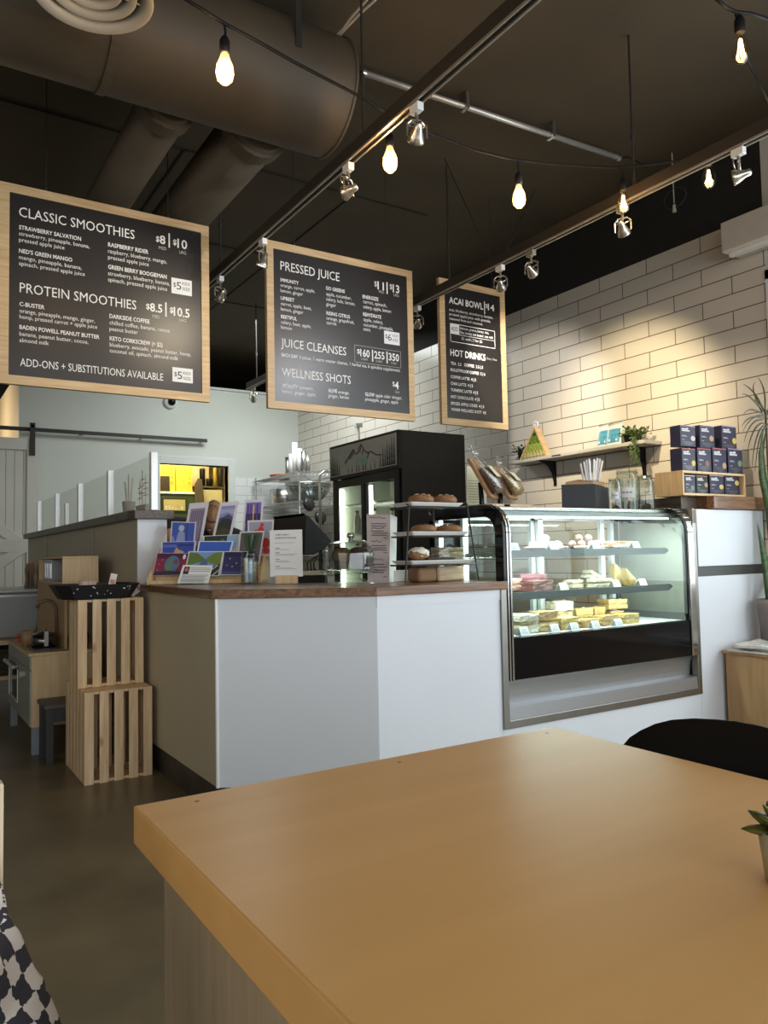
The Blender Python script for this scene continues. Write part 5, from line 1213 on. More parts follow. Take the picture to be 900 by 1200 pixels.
# ------------------------------------------------------------------ things on top of the pastry case
ZC = 1.3865
def leaning_stand(pt, pb, y, bagpx, label, baglabel, m, lab2=None):
    p, q = PY(*pt, y), PY(*pb, y); q.z = max(q.z, ZC+0.005)
    d = (q-p).normalized(); e_ = V((0.86, 0.51, 0)); n_ = e_.cross(d).normalized()
    if n_.z < 0: n_ = -n_
    t = thing('display_stand', label, 'stand', (q.x, y, ZC))
    b = MB(); th = 0.022
    b.prism([p, q, q+n_*th, p+n_*th], e_*0.15); b.build('back_board', WALBOARD, t, bevel=0.005)
    b = MB(); b.hexa([q0_+e_*s1*1.0+V((s2, 0, 0)) for s1, s2 in ((-0.01, -0.02), (-0.01, 0.15), (0.16, 0.15), (0.16, -0.02)) for q0_ in (V((q.x, y, ZC)),)]+[q0_+e_*s1*1.0+V((s2, 0, 0)) for s1, s2 in ((-0.01, -0.02), (-0.01, 0.15), (0.16, 0.15), (0.16, -0.02)) for q0_ in (V((q.x, y, ZC+0.018)),)]); b.build('foot_board', BIRCH, t, bevel=0.004)
    b = MB(); m0 = p.lerp(q, 0.55); b.prism([V(v_)+e_*0.06 for v_ in (m0, (m0.x-0.015, y, m0.z), (q.x-0.075, y, ZC+0.001), (q.x-0.055, y, ZC+0.001))], (0, 0.02, 0)); b.build('strut', BLACK, t)
    # bag of granola leaning on the board
    bt = thing('granola_bag', baglabel, 'bag', (q.x+0.04, y+0.08, ZC+0.02))
    L0 = (q-p).length
    def bp(s_, h_, w_): return q-d*(s_*L0)+n_*(th+0.002+h_)+e_*(0.075+w_)
    prof = [(0.08, 0.042, 0.066), (0.14, 0.062, 0.074), (0.35, 0.065, 0.075), (0.6, 0.054, 0.072), (0.85, 0.036, 0.062), (1.02, 0.020, 0.035), (1.08, 0.012, 0.018), (1.16, 0.024, 0.040), (1.26, 0.030, 0.055)]
    rings = []
    b = MB()
    for s_, h_, w_ in prof:
        ring = []
        for k in range(16):
            a_ = 2*math.pi*k/16; hh = h_/2*(1+math.cos(a_)); ww = w_*math.sin(a_)
            j = 0.08 if s_ > 1.1 else 0.02
            ring.append(b.bm.verts.new(bp(s_, hh*(1+random.uniform(-j, j)), ww*(1+random.uniform(-j, j)))))
        rings.append(ring)
    for A, B2 in zip(rings[:-1], rings[1:]):
        for k in range(16): b._face([A[k], A[(k+1) % 16], B2[(k+1) % 16], B2[k]])
    b._face(rings[0]); b.build('cellophane', glass_mat('bag_film', (0.93, 0.93, 0.92), refl=1.0, rough=0.18, base=0.10), bt, smooth=True)
    b = MB()
    rings = []
    for s_, h_, w_ in [(0.09, 0.036, 0.060), (0.14, 0.056, 0.068), (0.35, 0.058, 0.069), (0.60, 0.045, 0.066), (0.72, 0.028, 0.056)]:
        rings.append([b.bm.verts.new(bp(s_, 0.003+h_/2*(1+math.cos(2*math.pi*k/14)), w_*math.sin(2*math.pi*k/14))) for k in range(14)])
    for A, B2 in zip(rings[:-1], rings[1:]):
        for k in range(14): b._face([A[k], A[(k+1) % 14], B2[(k+1) % 14], B2[k]])
    b._face(rings[0]); b._face(rings[-1]); b.build('granola', m, bt, smooth=True)
    b = MB(); b.slab([bp(0.42, 0.066, -0.045), bp(0.42, 0.066, 0.045), bp(0.72, 0.051, 0.04), bp(0.72, 0.051, -0.04)], n_*0.001); b.build('label', mat('bag_label', (0.72, 0.66, 0.42), 0.6), bt)
    b = MB(); b.tube([bp(1.08, 0.006+0.009*(1+math.cos(k*math.pi/5)), 0.02*math.sin(k*math.pi/5)) for k in range(10)], 0.004, 5, closed=True); b.build('tie', mat('ribbon', (0.75, 0.72, 0.68), 0.5), bt)
WALBOARD = wood_mat('warm_oak_board', (0.30, 0.15, 0.065), (0.46, 0.25, 0.115), 0, 0.4, coat=0.15)
gran1 = mat('dark_granola', (0.22, 0.15, 0.11), 0.85, var=0.9, scale=70, bump=0.6); gran2 = mat('golden_granola', (0.45, 0.32, 0.12), 0.85, var=0.6, scale=70, bump=0.6)
leaning_stand((546, 538), (573, 585), 3.10, None, 'oak display stand at the far left on the pastry case holding a granola bag', 'cellophane bag of dark granola on the left display stand', gran1)
leaning_stand((574, 548), (594, 585), 3.10, None, 'oak display stand second on the pastry case holding a golden granola bag', 'cellophane bag of golden granola on the second display stand', gran2)
# pale leaflet behind the stands
q = [PY(x, y, 3.34) for x, y in ((547, 587), (570, 587), (570, 548), (547, 546))]
for k in (0, 1): q[k].z = ZC
lt = thing('leaflet', 'pale yellow leaflet standing behind the left display stand', 'leaflet', (q[0].x, 3.34, ZC))
b = MB(); b.slab(q, (0, 0.004, 0)); b.build('sheet', mat('pale_leaflet', (0.66, 0.64, 0.42), 0.6), lt)
b = MB()
for k in range(9):
    z0 = ZC+0.04+k*0.015; b.poly([(q[0].x+0.012, 3.3393, z0), (q[1].x-0.02, 3.3393, z0), (q[1].x-0.02, 3.3393, z0+0.005), (q[0].x+0.012, 3.3393, z0+0.005)])
b.build('lettering', mat('olive_ink', (0.34, 0.36, 0.22), 0.6), lt)
b = MB(); b.poly([(q[0].x+0.005, 3.3392, ZC+0.018), (q[1].x-0.03, 3.3392, ZC+0.018), (q[1].x-0.03, 3.3392, ZC+0.027), (q[0].x+0.005, 3.3392, ZC+0.027)]); b.build('green_stripe', mat('green_stripe', (0.25, 0.32, 0.06), 0.6), lt)

# black box with kraft napkins, straws
yb = 3.06
p0, p1, p2 = PY(658.5, 590, yb+0.10), PY(698, 590, yb-0.02), PY(714, 590, yb+0.16)
e1 = (V((p1.x, yb-0.02, 0))-V((p0.x, yb+0.10, 0))); e2 = V((p2.x, yb+0.16, 0))-V((p1.x, yb-0.02, 0))
bo = V((p0.x, yb+0.10, ZC)); zt_ = PY(698, 567, yb-0.02).z
nb = thing('napkin_box', 'black speckled box of kraft napkins on top of the pastry case', 'box', tuple(bo))
spkl = mat('black_speckle', (0.012, 0.012, 0.014), 0.5)
h_ = zt_-ZC
b = MB()
t1 = e1.normalized()*0.006; t2 = e2.normalized()*0.006
def wallp(a, vv, tt): b.hexa([a, a+vv, a+vv+tt, a+tt, a+UP*h_, a+vv+UP*h_, a+vv+tt+UP*h_, a+tt+UP*h_])
wallp(bo, e1, t2); wallp(bo+e2-t2, e1, t2); wallp(bo+t2, e2-2*t2, t1); wallp(bo+e1-t1+t2, e2-2*t2, t1)
b.hexa([bo, bo+e1, bo+e1+e2, bo+e2, bo+UP*0.005, bo+e1+UP*0.005, bo+e1+e2+UP*0.005, bo+e2+UP*0.005])
b.build('box', spkl, nb)
nk = thing('napkin_stack', 'stack of kraft napkins showing above the black box', 'napkins', tuple(bo+e1*0.5+e2*0.5))
b = MB(); a = bo+e1*0.08+e2*0.08+UP*0.006
b.hexa([a, a+e1*0.84, a+e1*0.84+e2*0.84, a+e2*0.84, a+UP*(h_+0.012), a+e1*0.84+UP*(h_+0.010), a+e1*0.84+e2*0.84+UP*(h_+0.03), a+e2*0.84+UP*(h_+0.05)]); b.build('napkins', KRAFT, nk, bevel=0.004)
# clear cup holding paper straws
cpos = bo+e1*0.85+e2*1.35
cpos = PY(692, 560, 3.36); cpos.z = ZC
cp = thing('straw_cup', 'clear cup behind the napkin box holding white paper straws', 'cup', tuple(cpos))
hs = PY(692, 563, 3.36).z-ZC
b = MB(); b.lathe(cpos, [(0, 0.001), (0.04, 0.001), (0.052, hs), (0.049, hs), (0.037, 0.008), (0, 0.008)], 22); b.build('cup', JARGLASS, cp, smooth=True)
straw_px = [(680, 543), (684, 541), (687, 539), (691, 540), (696, 538), (700, 537), (703, 538), (706, 540), (690, 537.5), (698, 540)]
for i, (px, py) in enumerate(straw_px):
    yy = 3.36+random.Random(i).uniform(-0.03, 0.03)
    tip = PY(px, py, yy); f = (px-692)/14
    base = cpos+V((-0.012*f*0.5+0.018*f, (yy-3.36)*0.3, 0.012))
    b = MB(); b.tube([base, tip], 0.0065, 8); one('paper_straw', 'white paper straw fanned out in the clear cup on the pastry case', 'straw', b, PORCELAIN, 'straws in the clear cup')
# jars
def jar(px, pt, y, rpx, label, lid=False, tagtxt=True):
    c = PY(px, 590, y); k = (c-EYE).dot(CF)/FPX; r = rpx*k; zt = PY(px, pt, y).z-ZC; c = V((c.x, y, ZC))
    t = thing('glass_jar', label, 'jar', tuple(c))
    b = MB(); b.lathe(c, [(0, 0.001), (r*0.95, 0.001), (r, 0.01), (r, zt*0.76), (r*0.82, zt*0.86), (r*0.82, zt), (r*0.76, zt), (r*0.76, zt*0.86), (r*0.94, zt*0.75), (r*0.94, 0.012), (0, 0.008)], 28); b.build('jar', JARGLASS, t, smooth=True)
    b = MB(); b.tube([c+V((r*0.83*math.cos(a*math.pi/12), r*0.83*math.sin(a*math.pi/12), zt*0.93)) for a in range(24)], 0.004, 6, closed=True); b.build('rim_thread', JARGLASS, t)
    if tagtxt:
        b = MB(); d = (EYE-c); d.z = 0; d.normalize(); s_ = V((-d.y, d.x, 0))
        for a0 in range(5):
            an0, an1 = -0.55+a0*0.22, -0.55+(a0+1)*0.22
            f = lambda an, z: c+(d*math.cos(an)+s_*math.sin(an))*(r+0.0012)+UP*z
            b.poly([f(an0, zt*0.32), f(an1, zt*0.32), f(an1, zt*0.55), f(an0, zt*0.55)])
        b.build('label', mat('jar_label', (0.74, 0.76, 0.82), 0.5), t)
        b = MB()
        for a0 in range(3):
            f2 = lambda an, z: c+(d*math.cos(an)+s_*math.sin(an))*(r+0.0022)+UP*z
            b.poly([f2(-0.4+a0*0.27, zt*0.42), f2(-0.2+a0*0.27, zt*0.42), f2(-0.2+a0*0.27, zt*0.46), f2(-0.4+a0*0.27, zt*0.46)])
        b.build('lettering', GREYINK, t)
    return t, c, r, zt
JY = 3.12
jar(721, 561, JY-0.03, 8, 'small labelled glass jar at the left of the three on the pastry case')
_, c, r, zt = jar(736, 551, JY+0.10, 14.5, 'tall labelled glass jar in the middle of the three on the pastry case')
for k in range(9):
    a = k*2.4; p = c+V((r*0.55*math.cos(a), r*0.55*math.sin(a), 0.012)); b = MB(); b.tube([p, p+V((0, 0, zt*0.74))], 0.006, 6)
    one('paper_straw', 'white paper straw standing upright inside the tall glass jar', 'straw', b, PORCELAIN, 'straws in the tall jar')
jar(757, 557, JY-0.02, 10.5, 'rightmost glass jar on the pastry case, without a label', tagtxt=False)
# ------------------------------------------------------------------ pine crates at the counter side
def crate(loc, label, w_=0.345, d_=0.25, h_=0.468, group=None):
    """Stood on end: slats upright on the front and sides, open towards the back."""
    t = thing('wooden_crate', label, 'crate', loc)
    x, y, z = loc
    th = 0.012
    n = 5; sw = (w_-0.028*(n-1)-0.0)/n
    for i in range(n):
        b = MB(); x0 = x+i*(sw+0.028); b.box(x0, x0+sw, y, y+th, z+0.0, z+h_); b.build('slat', PINE, t, bevel=0.002)
    for sx in (x+0.001, x+w_-th-0.001):
        n2 = 3; s2 = (d_-th-0.016*(n2-1))/n2
        for i in range(n2):
            b = MB(); y0 = y+th+0.001+i*(s2+0.016); b.box(sx, sx+th, y0, y0+s2, z+0.0, z+h_); b.build('side_slat', PINE, t, bevel=0.002)
    for zz in (z, z+h_-0.016):
        b = MB(); b.box(x+th+0.002, x+w_-th-0.002, y+th+0.001, y+d_-0.002, zz+0.001, zz+0.015); b.build('end_board', PINE, t, bevel=0.002)
    return t
crate((0.832, 4.19, 0.0), 'pine crate standing on the floor by the counter side, front one under the stack', group='pine crates')
crate((0.832, 4.455, 0.0), 'pine crate standing on the floor directly behind the front bottom crate')
crate((0.828, 4.34, 0.469), 'pine crate standing on top of the two floor crates, under the black tray')

# black tray of seed cups on the top crate
tz = 0.469+0.468+0.002
ty = thing('black_tray', 'shallow black octagonal tray sitting on the topmost pine crate', 'tray', (0.92, 4.45, tz))
ta = PY(61, 677, 4.45); tb_ = PY(160, 676, 4.45); cx = (ta.x+tb_.x)/2; hw = (tb_.x-ta.x)/2
b = MB()
def octo(f, z, dy=0.19): return [V((cx+hw*f*a, 4.48+dy*f*c, z)) for a, c in ((-1, -.5), (-.72, -1), (.72, -1), (1, -.5), (1, .5), (.72, 1), (-.72, 1), (-1, .5))]
lo, hi, hi2, li = octo(0.80, tz), octo(1.0, tz+0.078), octo(0.965, tz+0.078), octo(0.77, tz+0.008)
R4 = [[b.bm.verts.new(p) for p in r] for r in (lo, hi, hi2, li)]
b._face(R4[0][::-1]); b._face(R4[3])
for A, B2 in zip(R4[:-1], R4[1:]):
    for k in range(8): b._face([A[k], A[(k+1) % 8], B2[(k+1) % 8], B2[k]])
b.build('tray', spkl, ty)
b = MB(); rs = random.Random(2)
for k in range(15):
    u = rs.uniform(-0.66, 0.66); v = rs.uniform(0.15, 0.85); f = 0.80+0.2*v
    c = V((cx+hw*u, 4.48-0.19*f-0.0012, tz+0.078*v)); s_ = rs.uniform(0.0015, 0.0032)
    b.poly([c+V((-s_*1.3, 0, -s_)), c+V((s_*1.3, 0, -s_)), c+V((s_*1.3, -0.0004, s_)), c+V((-s_*1.3, -0.0004, s_))])
b.build('white_speckle', mat('white_speckle', (0.55, 0.54, 0.52), 0.6), ty)
def packet(px, lab, w_, h_, y, rot, m=None):
    c = PY(px, 672, y); c.z = tz+0.0095
    t = thing('seed_packet', lab, 'packet', tuple(c)); d = V((math.sin(rot), 0, math.cos(rot))); s_ = V((d.z, 0, -d.x))
    b = MB(); b.slab([c-s_*w_, c+s_*w_, c+s_*w_+d*h_, c-s_*w_+d*h_], (0, 0.004, 0)); b.build('packet', mat('packet_cream', (0.66, 0.60, 0.52), 0.6), t)
    b = MB(); b.poly([c-s_*w_*.7+d*h_*.55+V((0, -.001, 0)), c+s_*w_*.7+d*h_*.55+V((0, -.001, 0)), c+s_*w_*.7+d*h_*.74+V((0, -.001, 0)), c-s_*w_*.7+d*h_*.74+V((0, -.001, 0))]); b.build('label', mat('packet_pink', (0.50, 0.20, 0.16), 0.6), t)
packet(128, 'cream paper packet sticking up from the black tray', 0.018, 0.125, 4.42, 0.22)
packet(153, 'cream paper packet lying low at the right end of the black tray', 0.018, 0.088, 4.46, 0.95)
for i, (px, r_) in enumerate(((98, 0.028), (104, 0.022), (109, 0.02))):
    c = PY(px, 676, 4.50); c.z = tz+0.0095
    b = MB(); b.lathe(c, [(0, 0), (r_*.8, 0), (r_, 0.084), (0, 0.08)], 14); one('seed_cup', ['leftmost small pale cup inside the black tray', 'middle small pale cup inside the black tray', 'right small pale cup of three inside the black tray'][i], 'cup', b, mat('cup_pink', (0.50, 0.36, 0.32), 0.6), smooth=True)

# ------------------------------------------------------------------ toy kitchen
kx0, kx1, ky0, ky1 = 0.69, 1.10, 5.03, 6.05
KH = 0.60
kt = thing('toy_kitchen', 'small birch play kitchen with pale doors standing against the raised counter', 'play kitchen', (0.9, 5.5, 0))
KD = mat('toy_kitchen_door', (0.33, 0.33, 0.27), 0.5, var=0.03); KG = mat('toy_kitchen_leg', (0.24, 0.26, 0.28), 0.55)
b = MB(); b.box(kx0+0.01, kx1, ky0, ky0+0.018, 0.16, KH-0.018); b.build('side_panel', BIRCH, kt, bevel=0.002)
b = MB(); b.box(kx0+0.01, kx1, ky1-0.018, ky1, 0.16, KH-0.018); b.build('side_panel', BIRCH, kt, bevel=0.002)
b = MB(); b.box(kx0-0.01, kx1, ky0-0.012, ky1+0.012, KH-0.018, KH); b.build('worktop', BIRCH, kt, bevel=0.003)
b = MB(); b.box(kx0+0.03, kx1-0.01, ky0+0.018, ky1-0.018, 0.16, 0.175); b.box(kx1-0.012, kx1, ky0+0.018, ky1-0.018, 0.175, KH-0.018); b.build('carcass', BIRCH, kt)
b = MB(); b.box(kx0, kx0+0.015, ky0+0.005, ky1-0.005, 0.50, KH-0.019); b.build('front_rail', KD, kt, bevel=0.002)
ymid = (ky0+ky1)/2-0.05
b = MB(); b.box(kx0, kx0+0.015, ky0+0.005, ymid-0.003, 0.165, 0.495); dr = b.build('door', KD, kt, bevel=0.003)
b = MB(); b.cyl((kx0, ky0+0.20, 0.455), (kx0-0.035, ky0+0.20, 0.455), 0.018, 0.022, 14); b.build('knob', mat('grey_knob', (0.40, 0.39, 0.36), 0.4), dr)
b = MB()
y0, y1 = ymid+0.003, ky1-0.005
for a in ((y0, y0+0.07, 0.165, 0.495), (y1-0.07, y1, 0.165, 0.495), (y0+0.07, y1-0.07, 0.165, 0.24), (y0+0.07, y1-0.07, 0.435, 0.495)): b.box(kx0, kx0+0.015, *a)
dr = b.build('oven_door', KD, kt, bevel=0.003)
b = MB(); b.box(kx0+0.006, kx0+0.009, y0+0.07, y1-0.07, 0.24, 0.435); b.build('window', glass_mat('oven_window', (0.5, 0.5, 0.48), base=0.05), dr)
b = MB(); b.box(kx0-0.004, kx0, y0+0.062, y0+0.070, 0.232, 0.443); b.box(kx0-0.004, kx0, y1-0.070, y1-0.062, 0.232, 0.443); b.box(kx0-0.004, kx0, y0+0.07, y1-0.07, 0.232, 0.24); b.build('window_trim', ALU, dr)
b = MB(); b.cyl((kx0-0.03, y0+0.05, 0.465), (kx0-0.03, y1-0.05, 0.465), 0.012); b.cyl((kx0, y0+0.07, 0.465), (kx0-0.03, y0+0.07, 0.465), 0.007); b.cyl((kx0, y1-0.07, 0.465), (kx0-0.03, y1-0.07, 0.465), 0.007); b.build('handle', mat('grey_knob', (0.40, 0.39, 0.36), 0.4), dr)
for x in (kx0+0.012, kx1-0.06):
    for y in (ky0, ky1-0.045):
        b = MB(); b.box(x, x+0.045, y, y+0.045, 0, 0.159); b.build('leg', KG, kt, bevel=0.002)
# upper structure: back panel, open cubby, hob and tap
b = MB(); b.box(0.90, 0.915, 5.13, 6.2, KH+0.001, 0.999); b.build('back_panel', wood_mat('toy_back_panel', (0.40, 0.25, 0.115), (0.50, 0.33, 0.165), 2, 0.55), kt)
cz0, cz1 = 1.0, 1.175; qx = 0.885; cy0 = 5.12
b = MB()
b.box(qx, 1.10, cy0, ky1, cz1-0.014, cz1); b.box(qx, 1.10, cy0, ky1, cz0, cz0+0.014); b.box(qx, 1.10, cy0, cy0+0.014, cz0+0.014, cz1-0.014); b.box(qx, 1.10, ky1-0.014, ky1, cz0+0.014, cz1-0.014); b.box(1.088, 1.10, cy0+0.014, ky1-0.014, cz0+0.014, cz1-0.014)
b.build('cubby', BIRCH, kt, bevel=0.002)
b = MB(); b.box(0.90, 1.085, 5.60, 5.93, cz0+0.0145, cz1-0.02); b.build('cubby_insert', mat('grey_insert', (0.36, 0.38, 0.39), 0.3, 0.5), kt)
b = MB()
for k in range(4): b.box(0.895, 0.9, 5.63+k*0.07, 5.66+k*0.07, cz0+0.03, cz1-0.045)
b.build('insert_bars', STEEL, kt)
b = MB(); b.box(0.72, 0.87, 5.08, 5.42, KH+0.0005, KH+0.012); b.build('hob_plate', mat('slate_plate', (0.07, 0.075, 0.085), 0.4), kt, bevel=0.004)
b = MB(); tpz = KH+0.001; fx_, fy_ = 0.88, 5.30
b.tube([(fx_, fy_, tpz), (fx_, fy_, tpz+0.24), (fx_-0.02, fy_, tpz+0.285), (fx_-0.06, fy_, tpz+0.30), (fx_-0.10, fy_, tpz+0.285), (fx_-0.115, fy_, tpz+0.25)], 0.011, 8); b.build('tap', mat('brown_tap', (0.16, 0.09, 0.05), 0.4), kt, smooth=True)
# pot and mug on it
pp = V((0.80, 5.24, KH+0.0125))
t = thing('toy_pot', 'small steel lidded pot on the dark hob plate of the play kitchen', 'pot', tuple(pp))
b = MB(); b.lathe(pp, [(0, 0), (0.07, 0), (0.075, 0.075), (0.071, 0.075), (0.066, 0.006), (0, 0.006)], 22); b.build('body', mat('dark_steel_pot', (0.20, 0.20, 0.20), 0.25, 1.0), t, smooth=True)
b = MB(); b.lathe(pp, [(0.076, 0.077), (0.05, 0.088), (0.012, 0.094), (0.010, 0.102), (0.018, 0.108), (0, 0.112)], 22); b.build('lid', mat('dark_steel_pot', (0.20, 0.20, 0.20), 0.25, 1.0), t, smooth=True)
b = MB(); b.box(pp.x-0.012, pp.x+0.012, pp.y-0.079, pp.y-0.0755, pp.z+0.01, pp.z+0.10); b.build('handle', CHROME, t)
b = MB(); b.lathe((0.98, 5.085, KH+0.001), [(0, 0), (0.05, 0), (0.055, 0.09), (0.05, 0.09), (0.045, 0.006), (0, 0.006)], 20); one('toy_saucepan', 'small black saucepan behind the steel pot on the play kitchen', 'pan', b, BLACK, smooth=True)
mp_ = V((0.745, 5.50, KH+0.0005))
t = thing('wooden_mug', 'brown mug with a red handle on the corner of the play kitchen', 'mug', tuple(mp_))
b = MB(); b.lathe(mp_, [(0, 0), (0.042, 0), (0.046, 0.098), (0.042, 0.098), (0.037, 0.006), (0, 0.006)], 22); b.build('body', wood_mat('mug_wood', (0.26, 0.16, 0.08), (0.38, 0.25, 0.13), 2, 0.5), t, smooth=True)
b = MB(); b.tube([mp_+V((-0.042, 0.01, 0.075)), mp_+V((-0.066, 0.02, 0.07)), mp_+V((-0.07, 0.02, 0.045)), mp_+V((-0.044, 0.01, 0.03))], 0.008, 6); b.build('handle', mat('red_plastic', (0.45, 0.06, 0.04), 0.4), t, smooth=True)
# dark step stool
sx0, sx1, sy0, sy1, sh_ = 0.735, 0.94, 4.735, 4.99, 0.335
t = thing('step_stool', 'low dark grey stool standing before the play kitchen, behind the crates', 'stool', (0.84, 4.86, 0))
STM = mat('dark_stool_paint', (0.035, 0.036, 0.04), 0.55, var=0.15)
b = MB(); b.box(sx0-0.01, sx1, sy0-0.012, sy1, sh_-0.025, sh_); b.build('seat', mat('stool_seat', (0.085, 0.075, 0.068), 0.5, var=0.15), t, bevel=0.004)
for x in (sx0, sx1-0.04):
    for y in (sy0, sy1-0.05):
        b = MB(); b.box(x, x+0.04, y, y+0.04, 0, sh_-0.026); b.build('leg', STM, t, bevel=0.002)
b = MB(); b.box(sx0+0.041, sx1-0.041, sy0+0.008, sy0+0.024, 0.235, sh_-0.026); b.box(sx0+0.008, sx0+0.024, sy0+0.041, sy1-0.051, 0.235, sh_-0.026); b.build('apron', STM, t)

# grey tub, toys and low shelf at the far left
lt = thing('low_toy_shelf', 'low wooden shelf at the far left holding a grey tub', 'shelf', (0.4, 7.2, 0))
b = MB(); b.box(-0.1, 1.10, 6.75, 7.5, 0.50, 0.53); b.box(-0.1, 1.10, 6.75, 7.5, 0.22, 0.25); b.build('boards', BIRCH, lt, bevel=0.003)
for x in (-0.1, 1.05):
    for y in (6.75, 7.45):
        b = MB(); b.box(x, x+0.05, y, y+0.05, 0, 0.219); b.box(x, x+0.05, y, y+0.05, 0.2505, 0.499); b.build('leg', BIRCH, lt)
zt0 = PY(20, 690, 6.9).z
t = thing('storage_tub', 'large grey translucent storage tub with a rolled rim at the far left', 'tub', (0.45, 7.1, 0.53))
TUBM = mat('grey_tub', (0.44, 0.46, 0.47), 0.28, 0.25, var=0.06, scale=3)
b = MB()
lo = [(0.0, 6.86), (0.98, 6.86), (0.98, 7.40), (0.0, 7.40)]; hi = [(-0.06, 6.80), (1.06, 6.80), (1.06, 7.46), (-0.06, 7.46)]
b.hexa([(x, y, 0.531) for x, y in lo]+[(x, y, zt0-0.03) for x, y in hi]); b.build('body', TUBM, t, bevel=0.03, seg=3)
b = MB(); b.box(-0.085, 1.085, 6.775, 7.485, zt0-0.029, zt0); b.build('rim', mat('pale_tub_rim', (0.56, 0.58, 0.58), 0.25, 0.2), t, bevel=0.012, seg=3)
br = mat('brown_cutout', (0.20, 0.11, 0.06), 0.6, var=0.2); brd = mat('brown_cutout_dark', (0.05, 0.03, 0.02), 0.6)
for i, (l, r, tp_, lab) in enumerate(((28.5, 41.5, 660, 'brown carved toy board standing on the grey tub, left of two'), (42, 51.5, 659, 'brown carved toy board standing on the grey tub, right of two'))):
    p, q = PY(l, 685, 7.0), PY(r, 685, 7.0); z0, z1 = zt0+0.001, PY(l, tp_, 7.0).z
    t = thing('toy_board', lab, 'toy', (p.x, 7.0, z0)); ww = q.x-p.x; hh = z1-z0
    b = MB(); b.prism([(p.x, 7.0, z0), (q.x, 7.0, z0), (q.x-ww*.12, 7.0, z0+hh*.4), (q.x, 7.0, z0+hh*.75), (q.x-ww*.15, 7.0, z1), (p.x+ww*.2, 7.0, z1-hh*.02), (p.x+ww*.06, 7.0, z0+hh*.7), (p.x+ww*.16, 7.0, z0+hh*.35)], (0, 0.02, 0)); b.build('board', br, t, bevel=0.002)
    b = MB(); b.prism([(p.x+ww*.30, 6.9985, z0+hh*.02), (p.x+ww*.40, 6.9985, z0+hh*.02), (p.x+ww*.48, 6.9985, z0+hh*.45), (p.x+ww*.40, 6.9985, z0+hh*.8), (p.x+ww*.30, 6.9985, z0+hh*.55)], (0, 0.0015, 0)); b.prism([(p.x+ww*.66, 6.9985, z0+hh*.05), (p.x+ww*.76, 6.9985, z0+hh*.05), (p.x+ww*.70, 6.9985, z0+hh*.5), (p.x+ww*.62, 6.9985, z0+hh*.7)], (0, 0.0015, 0)); b.build('cut_out', brd, t)
t = thing('toy_basket', 'dark basket on the lower board of the low shelf at the far left', 'basket', (0.5, 6.9, 0.25))
b = MB(); b.hexa([(0.45, 6.80, 0.2515), (0.83, 6.80, 0.2515), (0.83, 7.3, 0.2515), (0.45, 7.3, 0.2515), (0.42, 6.77, 0.44), (0.86, 6.77, 0.44), (0.86, 7.33, 0.44), (0.42, 7.33, 0.44)]); b.build('basket', mat('dark_wicker', (0.05, 0.035, 0.02), 0.8, var=0.5, scale=50), t, bevel=0.01)
b = MB(); b.tube([(0.45+0.38*k/12, 6.765, 0.445) for k in range(13)], 0.014, 8); b.build('rim', mat('dark_wicker', (0.05, 0.035, 0.02), 0.8), t)
# ------------------------------------------------------------------ foreground table
TX0, TX1, TY0, TY1, TZ = 0.341, 1.302, -0.35, 1.328, 0.74
tb = thing('dining_table', 'large pale maple table with a thick edge, beside the black moulded chair', 'table', (0.82, 0.6, 0))
b = MB(); b.box(TX0, TX1, TY0, TY1, TZ-0.062, TZ); b.build('tabletop', MAPLE, tb, bevel=0.0035, seg=3)
b = MB(); b.box(TX0+0.037, TX0+0.075, 0.25, TY1-0.045, 0.0, TZ-0.0625); b.build('leg_panel', MAPLELEG, tb, bevel=0.002)
b = MB(); b.box(TX1-0.075, TX1-0.037, -0.30, 0.35, 0.0, TZ-0.0625); b.build('leg_panel', MAPLELEG, tb, bevel=0.002)
b = MB(); b.box(TX0+0.38, TX0+0.42, -0.1, 0.28, 0.45, TZ-0.0625); b.build('stretcher', MAPLELEG, tb)
# small dents and knots in the veneer
for i, (px, py) in enumerate(((231, 939), (641, 859), (468, 893))):
    c = PZ(px, py, TZ+0.0004)
    b = MB(); b.lathe(c, [(0, 0), (0.0045, 0), (0.004, 0.0003), (0, 0.0003)], 12); b.build('screw_plug', mat('plug_brown', (0.32, 0.19, 0.075), 0.5), tb)

# black moulded chair at the right side of the table
ch = thing('dining_chair', 'black moulded chair pulled up to the large maple table', 'chair', (1.35, 0.95, 0))
CHM = mat('black_chair_shell', (0.008, 0.0075, 0.007), 0.6, var=0.1, spec=0.2)
prof = [(745, 871), (752, 861), (762, 853.5), (776, 846.5), (792, 842.5), (812, 841.5), (835, 843), (860, 845.5), (885, 850), (900, 853.5)]
XB = 1.45
top = [PX(x, y, XB) for x, y in prof]
top += [V((XB, 0.80, 0.790)), V((XB, 0.74, 0.775)), V((XB, 0.70, 0.745)), V((XB, 0.685, 0.70))]
b = MB(); rings = []
for i, p in enumerate(top):
    f = (p.y-0.95)/0.27; bow = -0.05*f*f
    zl = 0.53
    rings.append([b.bm.verts.new((XB+bow+0.0, p.y, p.z)), b.bm.verts.new((XB+bow-0.02, p.y*0.97+0.95*0.03, (p.z+zl)/2)), b.bm.verts.new((XB+bow-0.035, p.y*0.94+0.95*0.06, zl)),
                  b.bm.verts.new((XB+bow-0.025, p.y*0.94+0.95*0.06, zl)), b.bm.verts.new((XB+bow-0.008, p.y*0.97+0.95*0.03, (p.z+zl)/2)), b.bm.verts.new((XB+bow+0.013, p.y, p.z-0.001))])
for A, B2 in zip(rings[:-1], rings[1:]):
    for k in range(6): b._face([A[k], A[(k+1) % 6], B2[(k+1) % 6], B2[k]])
b._face(rings[0]); b._face(rings[-1][::-1])
b.build('backrest', CHM, ch, smooth=True)
b = MB(); pts = []
